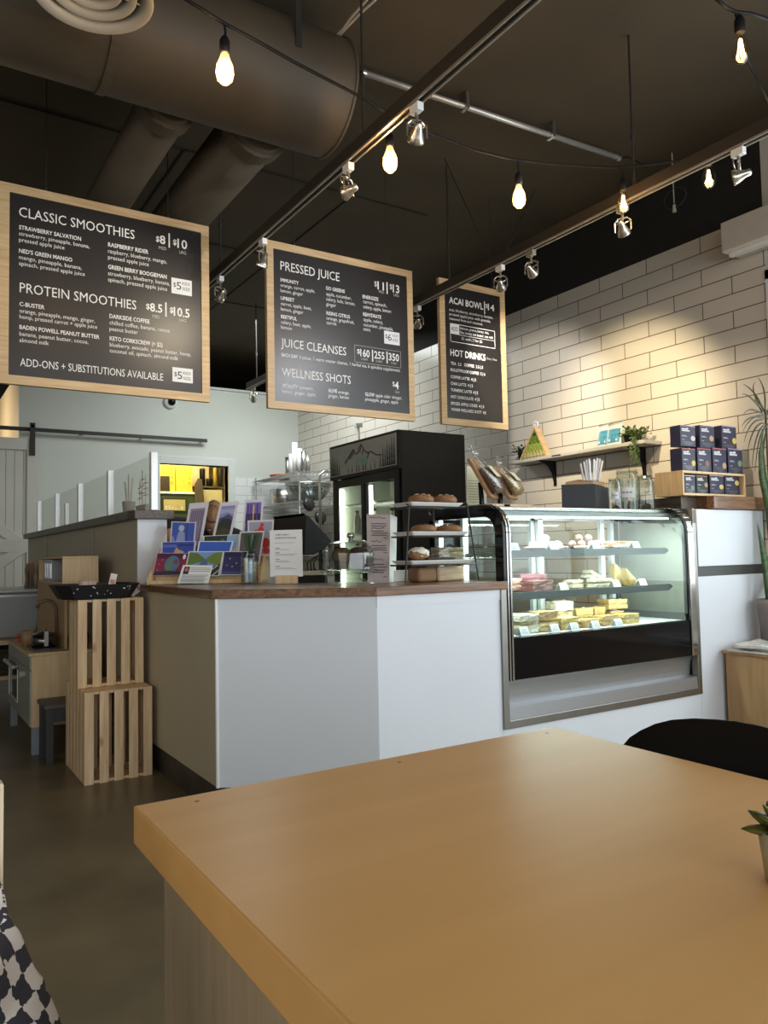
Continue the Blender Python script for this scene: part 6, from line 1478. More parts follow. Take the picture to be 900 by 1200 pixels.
for k in range(20):
    a = 2*math.pi*k/20; e = lambda v: abs(v)**0.6*(1 if v >= 0 else -1)
    pts.append((1.21+0.22*e(math.cos(a)), 0.95+0.21*e(math.sin(a)), 0.44))
b.prism(pts, (0, 0, 0.02)); b.build('seat', CHM, ch, bevel=0.006)
b = MB()
for y in (0.86, 1.04): b.tube([(1.405, y, 0.448), (1.425, y, 0.47), (1.418, y, 0.56)], 0.014, 8)
b.build('back_support', CHM, ch, smooth=True)
for sx, sy in ((-1, -1), (-1, 1), (1, -1), (1, 1)):
    b = MB(); b.cyl((1.21+sx*0.14, 0.95+sy*0.13, 0.44), (1.21+sx*0.20, 0.95+sy*0.19, 0.0), 0.014, 0.010, 12); b.build('leg', CHM, ch)

# succulent at the right edge of the table
sc = PZ(928, 1035, TZ); sc = V((sc.x, sc.y, TZ))
sp_ = thing('succulent', 'green succulent in a small pale cup on the maple table', 'plant', tuple(sc))
r_ = 0.036; hh = 0.062
b = MB(); b.lathe(sc, [(0, 0.0005), (r_*0.8, 0.0005), (r_, hh), (r_*0.93, hh), (r_*0.85, hh-0.008), (0, hh-0.008)], 28); b.build('pot', mat('pale_stone_pot', (0.42, 0.36, 0.22), 0.6, var=0.1), sp_, smooth=True)
b = MB(); b.lathe(sc, [(0, hh-0.007), (r_*0.84, hh-0.007)], 20); b.build('soil', mat('soil', (0.03, 0.022, 0.015), 0.9), sp_)
LEAF = mat('succulent_green', (0.085, 0.085, 0.010), 0.5, var=0.4, scale=30)
rs = random.Random(8)
for k in range(16):
    a = k*2.399; el = 0.15+0.07*k; L0 = 0.050-0.0008*k
    d = V((math.cos(a)*math.cos(el), math.sin(a)*math.cos(el), math.sin(el))); s_ = V((-math.sin(a), math.cos(a), 0)); n_ = d.cross(s_)
    p = sc+V((0, 0, hh-0.004))+V((math.cos(a), math.sin(a), 0))*0.006
    b = MB(); rings = []
    for t_, w_, h2 in ((0, .004, .004), (.25, .009, .005), (.55, .013, .006), (.8, .009, .004), (1.0, .0008, .0008)):
        c = p+d*L0*t_-n_*0.006*t_*t_
        rings.append([b.bm.verts.new(c+s_*w_*math.cos(q*math.pi/4)+n_*h2*math.sin(q*math.pi/4)) for q in range(8)])
    for A, B2 in zip(rings[:-1], rings[1:]):
        for q in range(8): b._face([A[q], A[(q+1) % 8], B2[(q+1) % 8], B2[q]])
    b._face(rings[0]); b._face(rings[-1]); b.build('leaf', LEAF, sp_, smooth=True)

# pale wooden chair with a checked jacket over its back, at the left edge
YC = 1.25
q0, q1 = PY(3.5, 915, YC), PY(3.5, 1045, YC)
wc_ = thing('wooden_chair', 'pale wooden chair carrying a black and white checked jacket', 'chair', (-0.1, YC, 0))
PW = wood_mat('pale_chair_wood', (0.56, 0.44, 0.27), (0.66, 0.54, 0.36), 2, 0.5)
xr = q0.x; zt = q0.z
for x in (xr-0.028, xr-0.42):
    b = MB(); b.box(x, x+0.028, YC-0.014, YC+0.014, 0.0, zt); b.build('back_post', PW, wc_, bevel=0.004)
b = MB(); b.box(xr-0.392, xr-0.028, YC-0.010, YC+0.010, zt-0.09, zt-0.02); b.build('top_rail', PW, wc_, bevel=0.004)
b = MB(); b.box(xr-0.42, xr, YC-0.42, YC-0.016, 0.43, 0.455); b.build('seat', PW, wc_, bevel=0.006)
for x in (xr-0.03, xr-0.42):
    b = MB(); b.box(x, x+0.03, YC-0.41, YC-0.38, 0.0, 0.4295); b.build('leg', PW, wc_, bevel=0.003)

def checker(name):
    m = bpy.data.materials.new(name); m.use_nodes = True; nt = m.node_tree; b = nt.nodes['Principled BSDF']
    b.inputs['Roughness'].default_value = 0.85
    tc = nt.nodes.new('ShaderNodeTexCoord'); ck = nt.nodes.new('ShaderNodeTexChecker'); ck.inputs['Scale'].default_value = 1.0
    ck.inputs['Color1'].default_value = (0.70, 0.63, 0.56, 1); ck.inputs['Color2'].default_value = (0.035, 0.033, 0.042, 1)
    nz = nt.nodes.new('ShaderNodeTexNoise'); nz.inputs['Scale'].default_value = 2.2; nz.inputs['Detail'].default_value = 1
    mx = nt.nodes.new('ShaderNodeVectorMath'); mx.operation = 'MULTIPLY_ADD'; mx.inputs[1].default_value = (0.6, 0.6, 0.0)
    sep = nt.nodes.new('ShaderNodeVectorMath'); sep.operation = 'ADD'; sep.inputs[1].default_value = (-0.3, -0.3, 0.25)
    nt.links.new(tc.outputs['UV'], nz.inputs['Vector'])
    nt.links.new(nz.outputs['Color'], mx.inputs[0]); nt.links.new(tc.outputs['UV'], mx.inputs[2])
    nt.links.new(mx.outputs[0], sep.inputs[0]); nt.links.new(sep.outputs[0], ck.inputs['Vector']); nt.links.new(ck.outputs['Color'], b.inputs['Base Color'])
    return m
CHK = checker('checked_cloth')
jk = thing('checked_jacket', 'black and white checked jacket draped over the pale wooden chair', 'jacket', (xr-0.1, YC-0.1, 0.5))
def cloth(name, rows, thick, cell):
    """rows: list of (list of points) from top to bottom; a pleated sheet with checks in its own UVs."""
    bm = bmesh.new(); uvl = bm.loops.layers.uv.new('UVMap'); G = []
    v_ = 0.0; uvs = {}
    for i, r in enumerate(rows):
        line = []; u_ = 0.0
        if i: v_ += (r[0]-rows[i-1][0]).length/cell
        for j, p in enumerate(r):
            if j: u_ += (p-r[j-1]).length/cell
            vv = bm.verts.new(p); uvs[vv] = (u_, v_); line.append(vv)
        G.append(line)
    for A, B2 in zip(G[:-1], G[1:]):
        for k in range(len(A)-1):
            f = bm.faces.new([A[k], A[k+1], B2[k+1], B2[k]]); f.smooth = True
            for l in f.loops: l[uvl].uv = uvs[l.vert]
    bmesh.ops.recalc_face_normals(bm, faces=bm.faces[:])
    me = bpy.data.meshes.new(name); bm.transform(Matrix.Translation(-ORG[jk.name])); bm.to_mesh(me); bm.free(); me.materials.append(CHK)
    o = bpy.data.objects.new(name, me); COL.objects.link(o); o.parent = jk; ORG[o.name] = ORG[jk.name]
    s_ = o.modifiers.new('solid', 'SOLIDIFY'); s_.thickness = thick
    d = o.modifiers.new('subsurf', 'SUBSURF'); d.levels = 1; d.render_levels = 2
    return o
# right silhouette of the hanging cloth: (px, py)
sil = [(2, 1030), (5, 1048), (8, 1066), (9, 1080), (6.5, 1087), (13, 1088), (19, 1092), (19, 1100), (26, 1104), (31, 1112), (36, 1127), (44, 1146), (50, 1158), (57, 1164), (60, 1172), (59, 1180), (66, 1186), (72, 1200), (78, 1216), (84, 1240), (86, 1275)]
rows = []
for i, (px, py) in enumerate(sil):
    p = PY(px, py, YC-0.13)
    r = []
    for j in range(14):
        s_ = j/13
        x = p.x-0.40*s_
        fold = 0.026*math.sin(s_*24+i*0.42)+0.016*math.sin(s_*9-i*0.7)
        y = YC-0.13-0.055*math.sin(min(1, s_*3)*math.pi/2)-fold*min(1, i*0.12)*min(1, s_*8)+0.05*(1-min(1, s_*6))
        r.append(V((x, y, p.z+0.012*math.sin(s_*8+i*0.3)*min(1, s_*5))))
    rows.append(r)
cloth('front_drape', rows, 0.004, 0.030)
rows = []
for i in range(8):
    f = i/7; r = []
    for j in range(10):
        s_ = j/9; x = PY(1.5, 1026, YC).x-0.40*s_
        a = math.pi*f
        r.append(V((x, YC-0.035+0.085*-math.cos(a)*-1 if False else YC-0.03-0.075*math.cos(a), PY(1.5, 1034, YC).z-0.02+0.03*math.sin(a)+(0.008*math.sin(s_*11)))))
    rows.append(r)
cloth('collar_fold', rows, 0.004, 0.030)
# ------------------------------------------------------------------ ducts under the ceiling
du = thing('main_duct', 'wide dark round duct crossing under the ceiling, with a closed end', 'duct', (0.4, 3.36, 3.5))
DCX, DCY, DCZ, DR = 1.86, 3.37, 3.50, 0.285
b = MB(); b.cyl((-3.4, DCY, DCZ), (DCX, DCY, DCZ), DR, n=40, cap=False); b.build('pipe', DUCTM, du, smooth=True)
b = MB(); b.lathe((DCX, DCY, DCZ), [(DR, -0.002), (DR+0.006, 0.0), (DR+0.006, 0.012), (DR-0.01, 0.016), (0, 0.016)], 40, axis=(1, 0, 0)); b.build('end_cap', DUCTM, du)
for x in (-1.6, -0.35, 0.75):
    b = MB(); b.lathe((x, DCY, DCZ), [(DR+0.001, -0.02), (DR+0.006, -0.02), (DR+0.006, 0.02), (DR+0.001, 0.02)], 40, axis=(1, 0, 0)); b.build('joint_band', DUCTM, du)
for x in (-0.9, 0.2, 1.55):
    b = MB(); b.box(x-0.015, x+0.015, DCY-DR-0.004, DCY-DR, DCZ, 3.879); b.build('hanger_strap', IRON, du)
for i, (x, r, z, lab) in enumerate(((1.60, 0.16, 3.44, 'dark round branch duct running back from the main duct, right of two'), (1.12, 0.125, 3.42, 'dark round branch duct running back from the main duct, left of two'))):
    t = thing('branch_duct', lab, 'duct', (x, 5.5, z))
    b = MB(); b.cyl((x, DCY+DR*0.9, z), (x, 9.6, z), r, n=30, cap=True); b.build('pipe', DUCTM, t, smooth=False)
    for f in t.children[0].data.polygons: f.use_smooth = len(f.vertices) == 4
    b = MB(); b.lathe((x, DCY+DR+0.06, z), [(r+0.001, -0.05), (r+0.02, -0.045), (r+0.02, 0.045), (r+0.001, 0.05)], 30, axis=(0, 1, 0)); b.build('collar', DUCTM, t)
# round ceiling diffuser
c = PZ(108, -6, 3.20)
vt = thing('ceiling_diffuser', 'round stepped air diffuser in pale metal hanging before the main duct', 'air vent', tuple(c))
CREAM = mat('cream_metal', (0.42, 0.38, 0.31), 0.45, var=0.03)
for k, (ra, rb, z0) in enumerate(((0.215, 0.165, 0.0), (0.155, 0.115, 0.012), (0.105, 0.07, 0.02))):
    b = MB(); b.lathe(c, [(ra, z0), (rb, z0+0.035), (rb-0.004, z0+0.033), (ra-0.006, z0-0.003), (ra, z0)], 44); b.build('ring', CREAM, vt, smooth=True)
b = MB(); b.lathe(c, [(0, 0.022), (0.055, 0.024), (0.06, 0.03), (0, 0.04)], 32); b.build('centre_disc', CREAM, vt, smooth=True)
b = MB(); b.lathe(c, [(0.16, 0.04), (0.16, 0.11), (0.15, 0.679)], 32); b.build('neck', DUCTM, vt, smooth=True)
for k in range(3):
    a = k*2.1; b = MB(); b.tube([c+V((0.04*math.cos(a), 0.04*math.sin(a), 0.032)), c+V((0.18*math.cos(a), 0.18*math.sin(a), 0.028))], 0.004, 5); b.build('spoke', CREAM, vt)

# bare conduit on the ceiling
z = 3.80
p, q = PZ(428, 86, z), PZ(722, 184, z)
t = thing('conduit', 'bare pale metal conduit running under the ceiling between the two tracks', 'conduit', tuple(p))
b = MB(); b.tube([p, q], 0.017, 10); b.build('pipe', mat('galvanised', (0.55, 0.53, 0.50), 0.4, 0.7), t, smooth=True)
b = MB(); d = (q-p).normalized(); b.cyl(q, q+d*0.03, 0.024); b.build('coupling', STEEL, t); b = MB(); b.cyl(p-d*0.03, p, 0.024); b.build('coupling', STEEL, t)
for f in (0.35, 0.70):
    c = p.lerp(q, f); b = MB(); b.box(c.x-0.012, c.x+0.012, c.y-0.03, c.y+0.03, z-0.022, 3.879); b.build('clip', STEEL, t)
b = MB(); b.tube([q+d*0.03, q+d*0.12+V((0, 0, 0.03)), q+d*0.3+V((0, 0.0, 0.0)), q+V((0.36, 0.05, 0.07))], 0.006, 6); b.tube([p-d*0.03, p-d*0.10+V((0, 0, 0.02)), p-d*0.22+V((0, 0, 0.075))], 0.007, 6); b.build('loose_cable', BLACK, t)
# loose cable bundle near the duct end
t = thing('cable_bundle', 'bundle of pale loose cables looping under the ceiling by the duct end', 'cables', tuple(PZ(400, 35, 3.7)))
for a in ([(440, 0), (420, 18), (403, 36), (385, 56), (378, 62)], [(430, 0), (412, 20), (402, 34), (392, 44), (384, 50)], [(333, 30), (360, 42), (385, 52), (405, 62), (411, 70), (406, 78), (400, 76)]):
    b = MB(); b.tube([PZ(x, y, 3.72) for x, y in a], 0.006, 6); b.build('cable', mat('pale_cable', (0.42, 0.38, 0.32), 0.5), t)

# ------------------------------------------------------------------ lighting tracks
TRZ = 3.0
TRM = mat('dark_track', (0.030, 0.024, 0.018), 0.6, 0.0); TRL = mat('track_lip', (0.42, 0.38, 0.32), 0.4, 0.6)
def track(name, label, x, y0, y1, rods):
    t = thing(name, label, 'lighting track', (x, y0, TRZ))
    b = MB(); b.box(x-0.02, x+0.02, y0, y1, TRZ-0.005, TRZ+0.055); b.build('beam', TRM, t, bevel=0.002)
    b = MB(); b.box(x-0.02, x-0.012, y0, y1, TRZ-0.015, TRZ-0.0055); b.box(x+0.012, x+0.02, y0, y1, TRZ-0.015, TRZ-0.0055); b.build('lip', TRL, t)
    for y in rods:
        b = MB(); b.cyl((x, y, TRZ+0.055), (x, y, 3.879), 0.006, n=8); b.cyl((x, y, TRZ+0.30), (x, y, TRZ+0.34), 0.011, n=8); b.build('hanging_rod', IRON, t)
X1, X2 = 1.78, 3.26
track('light_track', 'dark suspended lighting track nearest the smoothie board', X1, -0.6, 6.6, (0.6, 2.9, 4.72, 6.2))
track('light_track', 'dark suspended lighting track nearest the tiled wall', X2, -0.6, 7.85, (0.6, 2.6, 4.2, 6.0, 7.6))
CLEAR_ = glass_mat('lamp_glass', (0.98, 0.98, 0.96), refl=1.0, base=0.02)
SPM = mat('spot_nickel', (0.60, 0.55, 0.48), 0.25, 0.9)
def track_spot(px, py, X, label, aim, lit, power=0, col=(1, 0.85, 0.6), deg=50):
    c = PX(px, py, X); y = c.y; ztop = TRZ-0.016
    t = thing('track_spotlight', label, 'spotlight', (X, y, ztop))
    b = MB(); b.box(X-0.016, X+0.016, y-0.03, y+0.03, ztop-0.035, ztop); b.build('adapter', PORCELAIN if lit else TRL, t, bevel=0.003)
    b = MB(); b.cyl((X, y, ztop-0.075), (X, y, ztop-0.035), 0.008, n=10); b.build('stem', SPM, t)
    hc = V((X, y, ztop-0.128)); d = (V(aim)-hc).normalized()
    s_ = d.cross(UP); s_ = s_.normalized() if s_.length > 0.05 else V((1, 0, 0))
    b = MB()
    pts = [hc+s_*0.042-UP*0.01, hc+s_*0.042+UP*0.042, hc+s_*0.024+UP*0.060, hc-s_*0.024+UP*0.060, hc-s_*0.042+UP*0.042, hc-s_*0.042-UP*0.01]
    b.tube(pts, 0.0045, 6); b.build('yoke', SPM, t)
    b = MB(); b.tube([hc+V((d.x*.02, d.y*.02, 0.05))+s_*0.038*math.cos(k*math.pi/8)+d.cross(s_)*0.025*math.sin(k*math.pi/8) for k in range(16)], 0.003, 5, closed=True); b.build('wire_loop', SPM, t)
    b = MB(); b.lathe(hc-d*0.036, [(0.008, -0.016), (0.016, -0.010), (0.0175, 0.012), (0.028, 0.036), (0.035, 0.056), (0.035, 0.066), (0.032, 0.066), (0.029, 0.056), (0.0145, 0.024), (0, 0.022)], 20, axis=d); b.build('lamp_head', SPM, t, smooth=True)
    em = mat('spot_lamp_lit', (1, 0.95, 0.85), 0.3, emit=(1.0, 0.90, 0.72), emit_s=28.0) if lit == 2 else mat('spot_lamp_soft', (1, 0.95, 0.85), 0.3, emit=(1.0, 0.88, 0.66), emit_s=7.0) if lit else mat('spot_lamp_dark', (0.5, 0.45, 0.35), 0.15, 0.4)
    b = MB(); b.lathe(hc-d*0.036, [(0, 0.048), (0.0265, 0.051), (0.029, 0.060), (0, 0.062)], 18, axis=d); b.build('lamp', em, t, smooth=True)
    if power: spot('track_spot_light', hc+d*0.055, aim, power, col, deg, 0.7, 0.03)
WARMW = (1.0, 0.84, 0.60); COOL = (0.90, 0.95, 1.0)
track_spot(408, 193, X1, 'track spotlight left of centre hanging before the duct end', (1.10, 4.4, 2.55), 1, 28, WARMW)
track_spot(488, 125, X1, 'track spotlight nearest the viewer on the left track', (2.4, 4.3, 1.2), 1, 10, WARMW)
track_spot(308, 285, X1, 'track spotlight in front of the juice board frame', (1.4, 4.6, 1.0), 1, 12, WARMW)
track_spot(258, 325, X1, 'track spotlight between the smoothie board and the juice board', (1.2, 7.2, 0.8), 1, 12, WARMW)
track_spot(865, 173, X2, 'brightly lit track spotlight at the far right, under the white blind box', (2.05, 4.4, 2.45), 2, 90, COOL, 60)
track_spot(729, 243, X2, 'dark-lensed track spotlight below a filament bulb on the right track', (4.75, 3.3, 1.5), 0, 60, WARMW, 66)  # lens drawn dark, but a spot light shines from it onto the wall
track_spot(622, 292, X2, 'track spotlight aimed at the tiled wall, right of the lit pair', (4.78, 3.9, 2.05), 0, 150, (1.0, 0.82, 0.50), 66)
track_spot(586, 312, X2, 'brightly lit track spotlight above the acai board', (4.78, 5.0, 2.2), 2, 115, (1.0, 0.95, 0.86), 60)
track_spot(489, 358, X2, 'lit track spotlight between the juice board and the acai board', (4.6, 7.0, 1.6), 2, 25, COOL)
track_spot(297, 447, X2, 'small dark track spotlight at the far end, left of the juice board', (4.2, 9.6, 1.8), 0, 22, COOL, 70)

# ------------------------------------------------------------------ string of filament bulbs
CZ = 3.12
t = thing('light_string_cable', 'black cable of bulbs draped across under the ceiling', 'cable', tuple(PZ(505, 157, CZ)))
main = [(216, -2), (262, 27), (310, 53), (345, 73), (385, 94), (420, 112), (456, 134), (505, 157), (555, 176), (600, 187), (650, 193), (700, 196), (725, 197), (760, 193), (800, 188), (830, 183), (870, 165), (905, 148)]
b = MB(); b.tube([PZ(x, y, CZ) for x, y in main], 0.0065, 8); b.build('cable', BLACK, t, smooth=True)
second = [(838, -3), (850, 8), (862, 14), (880, 16), (905, 24)]
b = MB(); b.tube([PZ(x, y, CZ) for x, y in second], 0.0065, 8); b.tube([PZ(862, 16, CZ), PZ(876, 70, CZ), PZ(902, 122, CZ)], 0.005, 6); b.build('cable', BLACK, t, smooth=True)
FIL = mat('filament_glow', (1, 0.6, 0.2), 0.4, emit=(1.0, 0.50, 0.13), emit_s=60.0); FILDIM = mat('filament_dim', (1, 0.7, 0.4), 0.4, emit=(1.0, 0.70, 0.40), emit_s=7.0)
BULBW = glass_mat('amber_bulb_glass', (1.0, 0.90, 0.74), refl=1.0, base=0.03)
BULBLIT = mat('amber_bulb_lit', (1.0, 0.6, 0.25), 0.2, emit=(1.0, 0.55, 0.17), emit_s=2.2)
_nt = BULBLIT.node_tree; _o = _nt.nodes['Material Output']; _mx = _nt.nodes.new('ShaderNodeMixShader'); _tr = _nt.nodes.new('ShaderNodeBsdfTransparent')
_mx.inputs[0].default_value = 0.45; _nt.links.new(_tr.outputs[0], _mx.inputs[1]); _nt.links.new(_nt.nodes['Principled BSDF'].outputs[0], _mx.inputs[2]); _nt.links.new(_mx.outputs[0], _o.inputs['Surface'])
def bulb(px, py, ptop, label, bright):
    a_ = PZ(px, ptop, CZ); c = PY(px, py, a_.y)          # hung straight below its point on the cable
    c = V((a_.x, a_.y, c.z))
    t = thing('filament_bulb', label, 'light bulb', tuple(c))
    b = MB(); b.tube([c+V((0, 0, 0.125)), c+V((0.004, 0, min(0.14, (CZ-c.z+0.125)/2))), a_], 0.005, 6); b.build('drop_cable', BLACK, t)
    b = MB(); b.lathe(c, [(0, 0.125), (0.012, 0.125), (0.019, 0.110), (0.019, 0.066), (0.016, 0.062), (0, 0.062)], 16); b.build('socket', BLACK, t, smooth=True)
    b = MB(); b.lathe(c, [(0.013, 0.062), (0.018, 0.045), (0.030, 0.015), (0.033, -0.012), (0.028, -0.036), (0.014, -0.052), (0, -0.055)], 22); b.build('glass', BULBLIT if bright else BULBW, t, smooth=True)
    b = MB()
    for k in range(4):
        a = k*math.pi/2+0.4; b.tube([c+V((0.004*math.cos(a), 0.004*math.sin(a), 0.04)), c+V((0.013*math.cos(a), 0.013*math.sin(a), -0.032))], 0.0022, 5)
    b.build('filament', FIL if bright else FILDIM, t)
    point('bulb_light', c+V((0, 0, -0.005)), 9.0 if bright else 1.6, (1.0, 0.62, 0.28), 0.028)
bulb(263, 82, 28, 'glowing filament bulb in front of the main duct', True)
bulb(456, 188, 134, 'glowing filament bulb right of the duct end, by the left track', True)
bulb(607, 231, 188.3, 'glowing filament bulb above the acai board', True)
bulb(729, 237, 196.8, 'dim filament bulb directly above a dark-lensed track spotlight', False)
bulb(829.5, 208, 183, 'small dim filament bulb clipped beside the right track', False)
bulb(866, 57, 15, 'large dim filament bulb at the upper right corner', False)
# slanting stay wires and stubs
for i, (p, q, lab) in enumerate((((521, 186), (575, 304), 'thin black stay wire slanting down to the right track, left of two'), ((627, 222), (590, 300), 'thin black stay wire slanting down to the right track, right of two'))):
    a = PZ(*p, 3.86); c = PX(*q, X2)
    b = MB(); b.tube([a, c], 0.004, 6); one('stay_wire', lab, 'wire', b, IRON)
# spare lamp lead hanging by the tiled wall
a = PX(789, 218, 4.5)
t = thing('hanging_lead', 'thin grey looped lead with a plug hanging high before the black upper wall', 'cable', tuple(a))
b = MB(); b.tube([V((4.5, a.y, 3.879)), a, PX(790, 238, 4.5)], 0.004, 6); b.build('lead', mat('pale_cable', (0.42, 0.38, 0.32), 0.5), t)
b = MB(); c = PX(791, 232, 4.5); b.tube([c+V((0, 0.09*math.cos(k*0.52), 0.07*math.sin(k*0.52))) for k in range(12)], 0.004, 6, closed=True); b.build('loop', IRON, t)
b = MB(); c = PX(790, 240, 4.5); b.cyl(c, c+V((0, 0, -0.05)), 0.010, 0.014, 10); b.build('plug', mat('pale_cable', (0.42, 0.38, 0.32), 0.5), t)
# ------------------------------------------------------------------ person bending over their work behind the counter
YPN = 5.0
hd = PY(251, 612, YPN)                    # middle of the head
pn = thing('person', 'person in a black top with brown tied-back hair looking down behind the cards', 'person', (hd.x, 5.25, 0))
def skin_body(name, verts, edges, radii, m, parent, sub=2):
    me = bpy.data.meshes.new(name); o_ = ORG[parent.name]
    me.from_pydata([tuple(V(v)-o_) for v in verts], edges, [])
    o = bpy.data.objects.new(name, me); COL.objects.link(o); o.parent = parent; ORG[o.name] = o_
    sk = o.modifiers.new('skin', 'SKIN'); sk.use_smooth_shade = True
    for i, r in enumerate(radii):
        d = me.skin_vertices[0].data[i]; d.radius = r if isinstance(r, tuple) else (r, r); d.use_root = (i == 0)
    s_ = o.modifiers.new('subsurf', 'SUBSURF'); s_.levels = sub; s_.render_levels = sub
    me.materials.append(m)
    return o
SKIN = mat('skin', (0.48, 0.25, 0.17), 0.55, var=0.06, scale=20)
TOP = mat('black_knit', (0.012, 0.012, 0.014), 0.85, var=0.3, scale=60)
TROU = mat('dark_trousers', (0.02, 0.022, 0.03), 0.8, var=0.2)
HX, HY, HZ = hd.x, YPN, hd.z
nk = V((HX+0.01, HY+0.08, HZ-0.14))
px_, py_ = HX+0.06, HY+0.30
# body (skin coloured, continuous): pelvis root
body_v = [(px_, py_, 0.92), (px_-0.01, py_-0.02, 1.05), (px_-0.03, py_-0.10, 1.18), (HX+0.02, HY+0.13, 1.29), (nk.x, nk.y, nk.z+0.02), (HX, HY+0.03, HZ-0.06),
          (px_-0.10, py_, 0.86), (px_-0.11, py_-0.02, 0.48), (px_-0.11, py_+0.02, 0.07), (px_-0.11, py_-0.10, 0.04),
          (px_+0.10, py_, 0.86), (px_+0.11, py_-0.02, 0.48), (px_+0.11, py_+0.02, 0.07), (px_+0.11, py_-0.10, 0.04),
          (HX-0.19, HY+0.09, 1.36), (HX-0.33, HY+0.00, 1.385), (HX-0.31, HY-0.16, 1.16),
          (HX+0.22, HY+0.12, 1.285), (HX+0.33, HY+0.04, 1.10), (HX+0.22, HY-0.16, 0.985)]
body_e = [(0, 1), (1, 2), (2, 3), (3, 4), (4, 5), (0, 6), (6, 7), (7, 8), (8, 9), (0, 10), (10, 11), (11, 12), (12, 13), (3, 14), (14, 15), (15, 16), (3, 17), (17, 18), (18, 19)]
body_r = [(0.15, 0.11), (0.13, 0.10), (0.14, 0.10), (0.12, 0.085), 0.05, 0.05, (0.085, 0.085), 0.058, 0.04, 0.032, (0.085, 0.085), 0.058, 0.04, 0.032, 0.062, 0.042, 0.026, 0.062, 0.042, 0.026]
skin_body('body', body_v, body_e, body_r, SKIN, pn)
# black top with sleeves, slightly outside the body; stops at wrists and hips
top_v = [(px_, py_, 0.90), (px_-0.01, py_-0.02, 1.05), (px_-0.03, py_-0.10, 1.18), (HX+0.02, HY+0.13, 1.285),
         (HX-0.19, HY+0.09, 1.36), (HX-0.33, HY+0.00, 1.385), (HX-0.325, HY-0.05, 1.30), (HX+0.22, HY+0.12, 1.29), (HX+0.33, HY+0.04, 1.10), (HX+0.245, HY-0.11, 1.02), (nk.x, nk.y+0.02, 1.335)]
top_e = [(0, 1), (1, 2), (2, 3), (3, 4), (4, 5), (5, 6), (3, 7), (7, 8), (8, 9), (3, 10)]
skin_body('black_top', top_v, top_e, [(0.17, 0.13), (0.15, 0.115), (0.16, 0.12), (0.14, 0.10), 0.075, 0.056, 0.042, 0.075, 0.056, 0.042, 0.07], TOP, pn)
tr_v = [(px_, py_, 0.93), (px_-0.10, py_, 0.86), (px_-0.11, py_-0.02, 0.48), (px_-0.11, py_+0.02, 0.10), (px_+0.10, py_, 0.86), (px_+0.11, py_-0.02, 0.48), (px_+0.11, py_+0.02, 0.10)]
skin_body('trousers', tr_v, [(0, 1), (1, 2), (2, 3), (0, 4), (4, 5), (5, 6)], [(0.165, 0.125), 0.10, 0.072, 0.055, 0.10, 0.072, 0.055], TROU, pn)
for s_ in (-1, 1):
    b = MB(); x = px_+0.11*s_; b.box(x-0.045, x+0.045, py_-0.20, py_+0.06, 0.0, 0.075); b.build('shoe', BLACK, pn, bevel=0.025, seg=3)
# head bowed towards the viewer
PITCH = math.radians(48)
fwd = V((-0.36, -0.93, 0)).normalized()                 # facing
look = (fwd*math.cos(PITCH)-UP*math.sin(PITCH)).normalized()
crown = (fwd*math.sin(PITCH)+UP*math.cos(PITCH)).normalized()
side = look.cross(crown).normalized()
H0 = V((HX, HY, HZ))
def hp(r, l, c): return H0+side*r+look*l+crown*c
def blob(c, r, n=18, m=12):
    b = MB(); b.ball((0, 0, 0), (1, 1, 1), n, m)
    for v in b.bm.verts: p = v.co.copy(); v.co = c+side*(p.x*r[0])+look*(p.y*r[1])+crown*(p.z*r[2])
    return b
b = blob(hp(0, 0, 0), (0.072, 0.092, 0.108), 24, 18)
for v in b.bm.verts:                                      # narrow the jaw
    k = (v.co-H0).dot(crown)
    if k < 0:
        s0 = (v.co-H0).dot(side); v.co -= side*s0*min(0.38, -k*3.4)
b.build('head', SKIN, pn, smooth=True)
b = blob(hp(0, 0.094, -0.018), (0.012, 0.020, 0.024)); b.build('nose', SKIN, pn, smooth=True)
for s_ in (-1, 1):
    b = blob(hp(0.030*s_, 0.078, 0.010), (0.013, 0.010, 0.008)); b.build('eye', mat('eye_white', (0.55, 0.5, 0.46), 0.3), pn, smooth=True)
    b = blob(hp(0.030*s_, 0.084, 0.030), (0.020, 0.006, 0.004)); b.build('eyebrow', mat('brow', (0.10, 0.05, 0.025), 0.8), pn, smooth=True)
    b = blob(hp(0.074*s_, -0.005, -0.005), (0.010, 0.020, 0.030)); b.build('ear', SKIN, pn, smooth=True)
b = blob(hp(0, 0.080, -0.056), (0.022, 0.010, 0.008)); b.build('mouth', mat('lips', (0.36, 0.12, 0.10), 0.5), pn, smooth=True)
HAIR = wood_mat('brown_hair', (0.16, 0.085, 0.04), (0.36, 0.21, 0.11), 2, 0.5, ring=60)
b = MB(); b.ball((0, 0, 0), (1, 1, 1), 28, 20)
kill = []
for v in b.bm.verts:
    p = v.co.copy(); wv = 1+0.020*math.sin(p.x*16)
    v.co = hp(0, -0.012, 0.016)+side*(p.x*0.081*wv)+look*(p.y*0.096*wv)+crown*(p.z*0.106*wv)
    if p.y > 0.50 and p.z < 0.42 or (p.z < -0.35 and p.y > -0.2): kill.append(v)
bmesh.ops.delete(b.bm, geom=kill, context='VERTS')
hr = b.build('hair', HAIR, pn, smooth=True); sl = hr.modifiers.new('solid', 'SOLIDIFY'); sl.thickness = 0.006
b = blob(hp(0, -0.085, 0.075), (0.042, 0.038, 0.040)); b.build('hair_bun', HAIR, pn, smooth=True)
